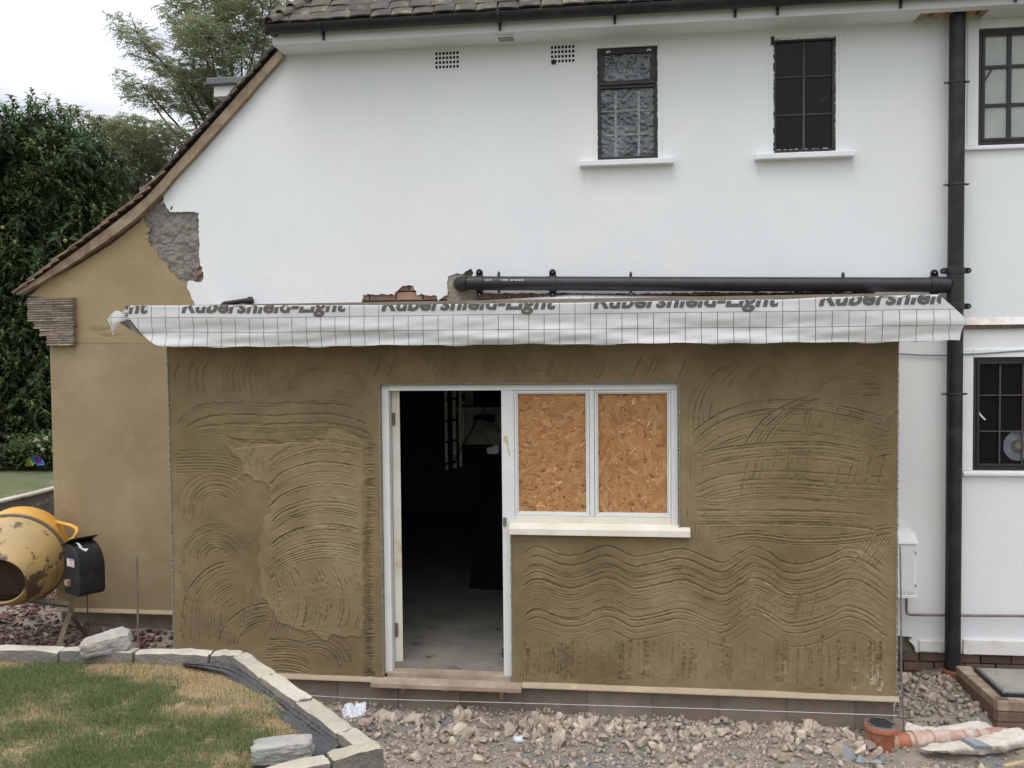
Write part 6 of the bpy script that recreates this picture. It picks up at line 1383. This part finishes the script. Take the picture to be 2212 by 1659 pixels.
for j in range(3):
    for i in range(5):
        cM = ('sign_blue','sign_red','sign_yellow'); 
        if 'sign_blue' not in M: M['sign_blue']=mat('sign_blue',(.05,.18,.50)); M['sign_red']=mat('sign_red',(.60,.22,.20)); M['sign_yellow']=mat('sign_yellow',(.75,.55,.05))
        a, b = .072+i*.021, .277-j*.021
        if j == 0 and i == 0: continue
        mb = MB(); mb.tube([onface(a,b,.0026), onface(a,b,.0032)], .008, 8); mb.build('pictogram', M['sign_yellow'] if i<2 and j>0 else (M['sign_blue'] if j==0 else M['sign_red']), hs)
mb = MB(); mb.obox(onface(.085,.095,.012), hx*.032, pn*.012, Vector((0,0,.026))); sw = mb.build('switch', M['mixer_leg'], hs, bevel=.004); mb = MB(); mb.obox(onface(.082,.095,.027), hx*.014, pn*.004, Vector((0,0,.017))); mb.build('switch_button', M['mixer_rusty'], hs, bevel=.003)
# pale curved-arrow mark on the cover's curved top
pts_ = [(.10,.40),(.125,.397),(.14,.385),(.15,.37),(.165,.352)]
for j,(a,b) in enumerate(pts_[:-1]):
    p0 = hc+hx*a+Vector((0,0,b))+hy*.05; p1 = hc+hx*pts_[j+1][0]+Vector((0,0,pts_[j+1][1]))+hy*(.05+.008*j); nrm = Vector((0,0,1))*.8+hx*.6
    mb = MB(); mb.obox((p0+p1)/2+nrm*.006, (p1-p0)*.5, hy*.009, nrm*.001); mb.build('arrow_mark', M['print_white'], hs)
p1 = hc+hx*.168+Vector((0,0,.352))+hy*.085; mb = MB(); nrm=(hx*.7+Vector((0,0,.7))); mb.prism([p1+hx*.018-Vector((0,0,.018))+nrm*.006, p1+hy*.028+nrm*.008, p1-hy*.03+nrm*.008], nrm*.001); mb.build('arrow_mark', M['print_white'], hs)
# frame
mb = MB(); mb.tube([pm(-60,1284,-.05),pm(0,1290,-.04),pm(100,1300,0),pm(150,1306,.02)], .026, 4); mb.build('cross_bar', M['mixer_leg'], mix)
mb = MB(); mb.tube([pm(153,1270),pm(154,1325),pm(153,1333)], .026, 4); mb.build('upright', M['mixer_leg'], mix)
mb = MB(); mb.tube([pm(152,1320),pm(139,1358,-.06),pm(125,1398,-.12)], .026, 4); mb.build('leg', M['mixer_leg'], mix)
mb = MB(); mb.tube([pm(158,1334,.0),pm(176,1360,.07),pm(198,1386,.12)], .018, 4); mb.build('leg', M['mixer_dark'], mix)
mb = MB(); a_ = pm(203,1376,.20); mb.tube([a_-Vector((.03,.02,0)),a_+Vector((.03,.02,0))], .085, 24); whl = mb.build('wheel', M['mixer_dark'], mix); mb = MB(); mb.tube([a_-Vector((.036,.024,0)),a_-Vector((.03,.02,0))], .045, 16); mb.build('hub', M['mixer_leg'], whl)
mb = MB(); mb.tube([pm(188.5,1280,-.02),pm(189.5,1330,-.02),pm(191,1364,0)], .005, 6); mb.build('power_cable', M['mixer_dark'], mix)
# ================================================================ BACK GARDEN
ZG2 = .55
wa, wb_ = PZ(-260,1146,ZG2), PZ(190,1037,ZG2)
fwl = thing('garden_wall', 'grey rendered garden wall with pale coping running back to the left of the house', 'garden wall', (wa.x,wa.y,-.3))
dd = (wb_-wa).normalized(); nn_ = Vector((-dd.y,dd.x,0))
mb = MB(); mb.prism([wa+nn_*.01-Vector((0,0,.02)), wb_+nn_*.01-Vector((0,0,.02)), wb_+nn_*.01-Vector((0,0,.02+.95)), wa+nn_*.01-Vector((0,0,.02+.95))], nn_*.2); mb.build('wall_face', M['grey_wall'] if 'grey_wall' in M else M.setdefault('grey_wall', mat('grey_wall',(.15,.135,.13),(.11,.095,.09),3,.9,.4,40,c3=(.20,.19,.19),s3=4,t3=(.55,.7))), fwl)
k = 0; t = 0; Lw = (wb_-wa).length
while t < Lw:
    l = min(.44, Lw-t); mb = MB(); a0 = wa+dd*(t+.002); a1 = wa+dd*(t+l-.002); z_ = Vector((0,0,.002+rb.gauss(0,.002)))
    mb.prism([a0+z_-nn_*.01, a1+z_-nn_*.01, a1+z_+nn_*.12, a0+z_+nn_*.12][::-1], (0,0,-.024)); mb.build('coping', M['kerb'], fwl); t += .44
lb = [wa+nn_*.1, wb_+nn_*.1, wb_+nn_*.1+Vector((2,0,0)), Vector((2,16,0)), Vector((-16,16,0)), Vector((-16,wa.y,0))]
zb5 = lambda x,y: .47 + .022*np.maximum(0,(y-4.5))
nv=50; gx5=np.linspace(-22,-3.0,nv); gy5=np.linspace(wa.y-.5,34,nv); GX5,GY5=np.meshgrid(gx5,gy5); kk=inside([(wa.x-6,wa.y-5.5),(wa.x+nn_.x*.12,wa.y+nn_.y*.12),(wb_.x+nn_.x*.12,wb_.y+nn_.y*.12),(-2,wb_.y),(-2,40),(-30,40),(-30,wa.y-5.5)],GX5,GY5)
i_=np.arange(nv*nv).reshape(nv,nv); kf = kk[:-1,:-1]|kk[1:,1:]&kk[1:,:-1]
M['lawn_far'] = mat('lawn_far',(.075,.105,.04),(.13,.125,.06),2.5,.95,.8,40,c3=(.20,.16,.09),s3=1.6,t3=(.52,.7))
px_ = np.linspace(-16,-4.7,90); py_ = np.linspace(1.0,10,90); PXg,PYg = np.meshgrid(px_,py_); PHg = -.10+smooth_noise(PXg,PYg,.4,81)*.03+smooth_noise(PXg,PYg,.15,82)*.02 + .05*np.exp(-((PXg+5.6)/.8)**2-((PYg-1.6)/.6)**2); i5=np.arange(PHg.size).reshape(PHg.shape)
pth = npmesh('gravel_path', np.stack([PXg,PYg,PHg],-1).reshape(-1,3), np.stack([i5[:-1,:-1],i5[:-1,1:],i5[1:,1:],i5[1:,:-1]],-1).reshape(-1,4), M['rubble_ground'], smooth=True); tag(pth, kind='structure')
scatter('slate_chippings', 9000, (-8.5,-4.75), (1.0,4.5), (.018,.05), FV, M['slate_mix'], lambda x,y,r: float(np.clip(.45+r.normal(0,.2)+(.35 if y>1.9 else 0),0,1)), zoff=.3, parent=pth, flatrot=True, seed=19, zf=lambda x,y: float(PHg[min(89,int((y-1)/9*89)),min(89,int((x+16)/11.3*89))]))
# far lawn as a clean polygon behind the wall
s0 = wa+nn_*.115; s1 = wb_+nn_*.115; 
ptsl = [s0, s1, s1+dd*6, Vector((6,40,0)), Vector((-30,40,0)), Vector((-30,s0.y,0))]
o = npmesh('far_lawn', [(p.x,p.y,float(zb5(0,p.y)) if p.y<39 else 1.2) for p in ptsl], [[0,1,2,3,4,5]], M['lawn_far']); tag(o, kind='structure')
fp = [(p.x,p.y) for p in [s0+Vector((1.0,0,0)), s1, s1+dd*.8, s1+dd*.8+Vector((-.2,4,0)), s0+Vector((-.5,5,0))]]
blades('grass', 26000, fp, lambda x,y: zb5(x,y)-.01, lambda x,y,r: (np.clip(.25+nz(x,y,.6,65)*.3+r.normal(0,.15,len(x)),0,1), np.ones(len(x))), (.03,.07), (.003,.007), M['grass'], o, 13, .5)
# herbs, spinner and trunk under the dark tree
HY = 6.6
def PH(x,y,Y=HY): return P(x,y,Y)
def herb(name, px, py, n, hgt, spread, lab, seed, tn=(.2,.7), flower=None):
    r = np.random.default_rng(seed); b0 = PH(px,py); z0 = float(zb5(0,b0.y)); root = thing(name, lab, 'plant', (b0.x,b0.y,z0)); V=[];F=[];T=[]
    for k in range(n):
        a = r.uniform(0,6.28); R0 = abs(r.normal(0,spread*.5)); o_ = np.array([b0.x+math.cos(a)*R0, b0.y+math.sin(a)*R0*.6, z0]); h_ = hgt*r.uniform(.4,1.1); ln = r.normal(0,.35,2)
        for s_ in range(7):
            t = (s_+1)/7; c_ = o_+np.array([ln[0]*h_*t*t, ln[1]*h_*t*t, h_*t]); aa = r.uniform(0,6.28); L_ = r.uniform(.07,.17); w2 = L_*.14
            dv = np.array([math.cos(aa),math.sin(aa),r.uniform(.1,.9)]); dv/=np.linalg.norm(dv); sv = np.array([-math.sin(aa),math.cos(aa),0])*w2
            i = len(V); V += [c_, c_+dv*L_*.5+sv, c_+dv*L_+np.array([0,0,-L_*.35]), c_+dv*L_*.5-sv]; F.append([i,i+1,i+2,i+3]); T += [r.uniform(*tn)]*4
    npmesh('foliage', V, np.array(F), M['leaf_herb'], root, tone=T)
    if flower:
        V=[];F=[]
        for (x,y) in flower:
            c_ = PH(x,y,HY-.2)
            for k in range(5): i=len(V); q_=np.array(c_)+r.normal(0,.02,3); V += [q_+[-.02,0,-.008],q_+[.02,0,-.01],q_+[.015,0,.015],q_+[-.01,0,.02]]; F.append([i,i+1,i+2,i+3])
        tag(npmesh('flower_head', V, F, M['herb_flower'], root), kind='stuff')
M['herb_flower'] = mat('herb_flower', (.45,.36,.32), (.6,.58,.5), 20)
herb('flowering_plant', 88, 1008, 190, .55, .45, 'leggy green border plant with faded pink flowers by the house corner', 71, flower=[(78,950),(84,962),(92,972),(100,947)])
herb('leafy_plant', 112, 1010, 160, .50, .4, 'bright green leafy border plant right against the sand coloured wall', 72, (.35,.75), flower=[(115,975)])
herb('grassy_plant', 50, 1012, 110, .32, .4, 'low tufty border plant left of the rainbow spinner', 73)
herb('dark_undergrowth', 15, 1008, 120, .4, .5, 'dark undergrowth below the glossy tree at the left edge', 74, (0,.35))
spn = thing('garden_spinner', 'rainbow coloured garden spinner half hidden in the border', 'spinner', PH(76,1015,HY-.5)); c_ = PH(76,1006,HY-.5)
cols = [(.45,.25,.05),(.20,.42,.05),(.40,.50,.06),(.55,.50,.05),(.05,.25,.42),(.04,.22,.45),(.04,.20,.40),(.20,.04,.32),(.22,.04,.30),(.16,.04,.30),(.05,.18,.55),(.05,.20,.55)]
for k, cc in enumerate(cols):
    a0, a1 = math.pi*(1-k/12)+.05, math.pi*(1-(k+.8)/12)+.05; R_2=.155; m_ = mat('spinner_cloth', cc, rough=.6)
    mb = MB(); mb.prism([c_+Vector((math.cos(a0)*.03,0,math.sin(a0)*.03)), c_+Vector((math.cos(a1)*.03,0,math.sin(a1)*.03)), c_+Vector((math.cos(a1)*R_2,-.02,math.sin(a1)*R_2)), c_+Vector((math.cos(a0)*R_2,.01,math.sin(a0)*R_2))], (0,.003,0)); mb.build('petal', m_, spn)
# ---------------------------------------------------------------- trees
def leaf_mesh(name, base, dirv, up, L_, W_, tone, material, parent, curl=.35, kind=None):
    """leaves as two bent quads: arrays of base point, direction, up vector"""
    n = len(base); d_ = dirv/np.linalg.norm(dirv,axis=1)[:,None]; s_ = np.cross(d_, up); s_ /= np.linalg.norm(s_,axis=1)[:,None]+1e-9; nn2 = np.cross(s_, d_)
    L1 = L_[:,None]; W1_ = W_[:,None]; mid = base+d_*L1*.5+nn2*L1*curl*.25; tip = base+d_*L1-nn2*L1*curl*.45
    v = np.stack([base-s_*W1_*.12, base+s_*W1_*.12, mid+s_*W1_*.5, mid-s_*W1_*.5, tip+s_*W1_*.08, tip-s_*W1_*.08],1).reshape(-1,3); i=np.arange(n)[:,None]*6
    f = np.concatenate([i+np.array([[0,1,2,3]]), i+np.array([[3,2,4,5]])]); return npmesh(name, v, f, material, parent, tone=np.repeat(tone,6))
def shoots(r, n, centers, radii, up_bias=1.2):
    """shoot origins on the skin of several ellipsoids"""
    k = r.choice(len(centers), n, p=np.array([q_[0]*q_[2] for q_ in radii])/sum(q_[0]*q_[2] for q_ in radii)); C_ = np.array(centers)[k]; R_3 = np.array(radii)[k]
    d_ = r.normal(size=(n,3)); d_ /= np.linalg.norm(d_,axis=1)[:,None]; rad = r.uniform(.45,1.0,n)**.45; return C_+d_*R_3*rad[:,None], d_, rad
TY = 8.6
def dark_tree():
    r = np.random.default_rng(91); t = thing('glossy_tree', 'dense dark tree with long drooping glossy leaves at the left edge', 'tree', (P(40,1000,TY).x,TY,.5)); cs = []; rs = []
    for (x,y,rx2,rz2) in ((95,330,95,95),(20,420,120,150),(160,420,85,120),(60,560,160,170),(150,620,110,160),(-80,520,150,250),(40,760,150,180),(-90,850,170,190),(120,840,110,140),(60,940,120,75),(200,520,60,110),(215,350,32,60),(20,310,50,50)):
        c_ = P(x,y,TY); k = TY+6.2; s_ = k/FPX; cs.append(tuple(c_)); rs.append((rx2*s_, 1.0, rz2*s_))
    o_, d_, rad = shoots(r, 2900, cs, rs); keep = o_[:,2] > .45; o_, d_, rad = o_[keep], d_[keep], rad[keep]; n = len(o_)
    ax_ = d_*.7+np.array([0,-.1,1.0])+r.normal(0,.25,(n,3)); ax_ /= np.linalg.norm(ax_,axis=1)[:,None]; B=[];D=[];U=[];Ls=[];Wd=[];T=[]; tuft=r.random(n); clump=np.sin(o_[:,0]*3.1+o_[:,2]*2.2)*np.sin(o_[:,0]*1.7-o_[:,2]*3.7+1)*.22
    for s_ in range(15):
        a = s_*2.4+r.uniform(0,6,n)*.2; h = np.stack([np.cos(a),np.sin(a),np.zeros(n)],1); tt = s_/15
        B.append(o_+ax_*(tt*.34)); out_ = h*(1.0-.35*tt)+np.array([0,0,.55*tt-.15])+ax_*.25; D.append(out_); U.append(np.tile([0,0,1.],(n,1))+h*.01)
        Ls.append(r.uniform(.13,.20,n)*(1-.3*tt)); Wd.append(r.uniform(.036,.054,n)); T.append(np.clip(.28+tt*.38+r.normal(0,.13,n)+(tuft-.5)*.35+clump,0,1))  # highlights painted into the tone: lighter along each shoot and by clump
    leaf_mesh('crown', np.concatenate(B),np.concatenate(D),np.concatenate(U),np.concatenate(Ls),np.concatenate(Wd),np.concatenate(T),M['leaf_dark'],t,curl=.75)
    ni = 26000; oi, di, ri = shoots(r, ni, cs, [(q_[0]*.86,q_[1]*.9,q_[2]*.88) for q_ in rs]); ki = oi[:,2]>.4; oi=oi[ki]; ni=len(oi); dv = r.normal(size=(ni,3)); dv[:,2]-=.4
    leaf_mesh('inner_leaves', oi, dv, np.tile([0,-.6,1.],(ni,1))+r.normal(0,.4,(ni,3)), r.uniform(.14,.24,ni), r.uniform(.06,.11,ni), r.uniform(0,.35,ni), M['leaf_dark'], t, curl=.5)  # inner leaves coloured darker, standing in for shade inside the crown
    # branches
    mb = MB()
    base = Vector((P(10,1000,TY+.3).x,TY+.3,.4)); mb.tube([base, base+Vector((.05,0,1.2)), base+Vector((.2,0,2.6))],[.11,.09,.06],8); b2=base+Vector((.05,0,1.2))
    for c_ in cs: c_=Vector(c_); mb.tube([b2, b2.lerp(c_,.5)+Vector((0,0,.1)), c_],[.05,.03,.012],6)
    mb.build('trunk', M['bark'], t)
    fv = []; 
    return t
dark_tree()
def ash(name, lab, Yt, blobs, root_px, seed, nleaf, brown=.10):
    r = np.random.default_rng(seed); s_ = (Yt+6.2)/FPX; cs=[tuple(P(x,y,Yt)+Vector((0,r.normal(0,.4),0))) for x,y,_,_ in blobs]; rs=[(a*s_,1.2,b*s_) for _,_,a,b in blobs]
    root = P(*root_px,Yt); t = thing(name, lab, 'tree', (root.x,Yt,.5)); mb = MB(); tz = Vector((root.x,Yt,.4)); top = root
    mb.tube([tz, tz.lerp(top,.6)+Vector((.05,0,0)), top],[.20,.15,.10],8)
    o_, d_, rad = shoots(r, nleaf, cs, rs)
    for c_, q_ in zip(cs, rs):
        c_ = Vector(c_); st2 = top.lerp(tz, .35*r.random()); m1 = st2.lerp(c_,.5)+Vector((r.normal(0,.15),0,r.normal(0,.15)+.15)); mb.tube([st2,m1,c_],[.05,.03,.014],6)
        for k in range(14):
            e = c_+Vector(tuple(np.array(q_)*r.normal(0,.5,3))); e.z += .1; m2 = c_.lerp(e,.5)+Vector((0,0,.05)); mb.tube([c_,m2,e],[.009,.006,.003],4)
    mb.build('trunk', M['bark'], t)
    n = len(o_); a = r.uniform(0,6.28,n); h = np.stack([np.cos(a),np.sin(a)*.8,r.uniform(-.5,.6,n)],1); h/=np.linalg.norm(h,axis=1)[:,None]; side = np.cross(h,[0,0,1.]); side/=np.linalg.norm(side,axis=1)[:,None]
    B=[];D=[];U=[];Ls=[];Wd=[];T=[]; Lr = r.uniform(.16,.26,n); tn = np.where(r.random(n)<brown, r.uniform(.85,1,n), r.uniform(.1,.72,n)); upn = np.cross(side,h)+r.normal(0,.9,(n,3))
    for k in range(9):
        tt = (k//2+.6)/4.6 if k<8 else 1.0; sg = (1 if k%2 else -1) if k<8 else 0; B.append(o_+h*(Lr*tt)[:,None]-np.array([0,0,1.])*(Lr*tt*tt*.3)[:,None]); D.append(h*(.55 if sg else 1)+side*sg*.85+r.normal(0,.12,(n,3))-np.array([0,0,.15])); U.append(upn); Ls.append(r.uniform(.05,.085,n)); Wd.append(r.uniform(.018,.028,n)); T.append(np.clip(tn+r.normal(0,.05,n),0,1))
    leaf_mesh('crown', np.concatenate(B),np.concatenate(D),np.concatenate(U),np.concatenate(Ls),np.concatenate(Wd),np.concatenate(T),M['leaf_ash'],t,curl=.3)
ash('ash_tree','tall airy ash tree rising behind the roof slope',13.5,[(300,75,24,28),(322,110,28,30),(345,150,34,26),(310,190,22,20),(330,215,34,22),(372,205,30,26),(400,160,32,30),(440,110,45,45),(400,40,38,38),(460,25,50,40),(520,55,50,45),(570,20,45,30),(500,120,50,45),(555,100,40,40),(430,190,40,35),(480,190,40,35),(425,240,35,22),(600,-10,40,30),(480,-40,80,40),(545,150,25,25)],(520,330),95,6600)
ash('ash_tree','lower ash boughs with brown seed clusters showing above the gable verge',12.5,[(215,268,22,14),(255,285,34,20),(300,300,36,22),(350,300,36,24),(395,300,26,26),(270,330,34,22),(320,345,40,26),(365,345,30,24),(240,390,22,30),(285,385,36,28),(330,385,34,24),(250,440,26,36),(290,435,34,34),(215,300,16,14),(265,490,30,36),(230,520,22,36)],(330,520),96,5000,.2)
M['apple'] = mat('apple', (.20,.20,.05), (.26,.17,.05), 6, .5)
for (x,y,lab) in ((6,492,'yellow green fruit hanging at the left edge of the glossy tree'),(141,520,'yellow green fruit hanging in the middle of the glossy tree')):
    p = P(x,y,TY-1.3); bm = bmesh.new(); bmesh.ops.create_icosphere(bm, subdivisions=2, radius=.032); me=bpy.data.meshes.new('fruit'); bm.to_mesh(me); bm.free(); me.materials.append(M['apple']); me.polygons.foreach_set('use_smooth',[True]*len(me.polygons)); o=bpy.data.objects.new('fruit',me); link(o,None,p); tag(o,lab,'fruit')
# hedge far behind so that no bare horizon shows between the trunks
r = np.random.default_rng(99); n=5200; hv = np.stack([r.uniform(-17,-4.2,n), r.uniform(10.6,12.2,n), .4+r.random(n)**.8*1.9],1)
hd = thing('hedge', 'dark hedge closing the garden behind the glossy tree', 'hedge', (-10,11,.4)); dd_ = r.normal(size=(n,3)); dd_[:,1]-=.6
leaf_mesh('foliage', hv, dd_, np.tile([0,0,1.],(n,1))+r.normal(0,.3,(n,3)), r.uniform(.12,.22,n), r.uniform(.08,.13,n), r.uniform(0,.4,n), M['leaf_dark'], hd)
mb = MB(); mb.box(-17,-4.3,11.6,12.4,.3,1.9); mb.build('shade_core', M['leaf_shade'] if 'leaf_shade' in M else M.setdefault('leaf_shade', mat('leaf_shade',(.015,.025,.012),(.03,.045,.02),6,.9,1.0,8)), hd)  # dark box added inside; its colour stands in for shade among the leaves
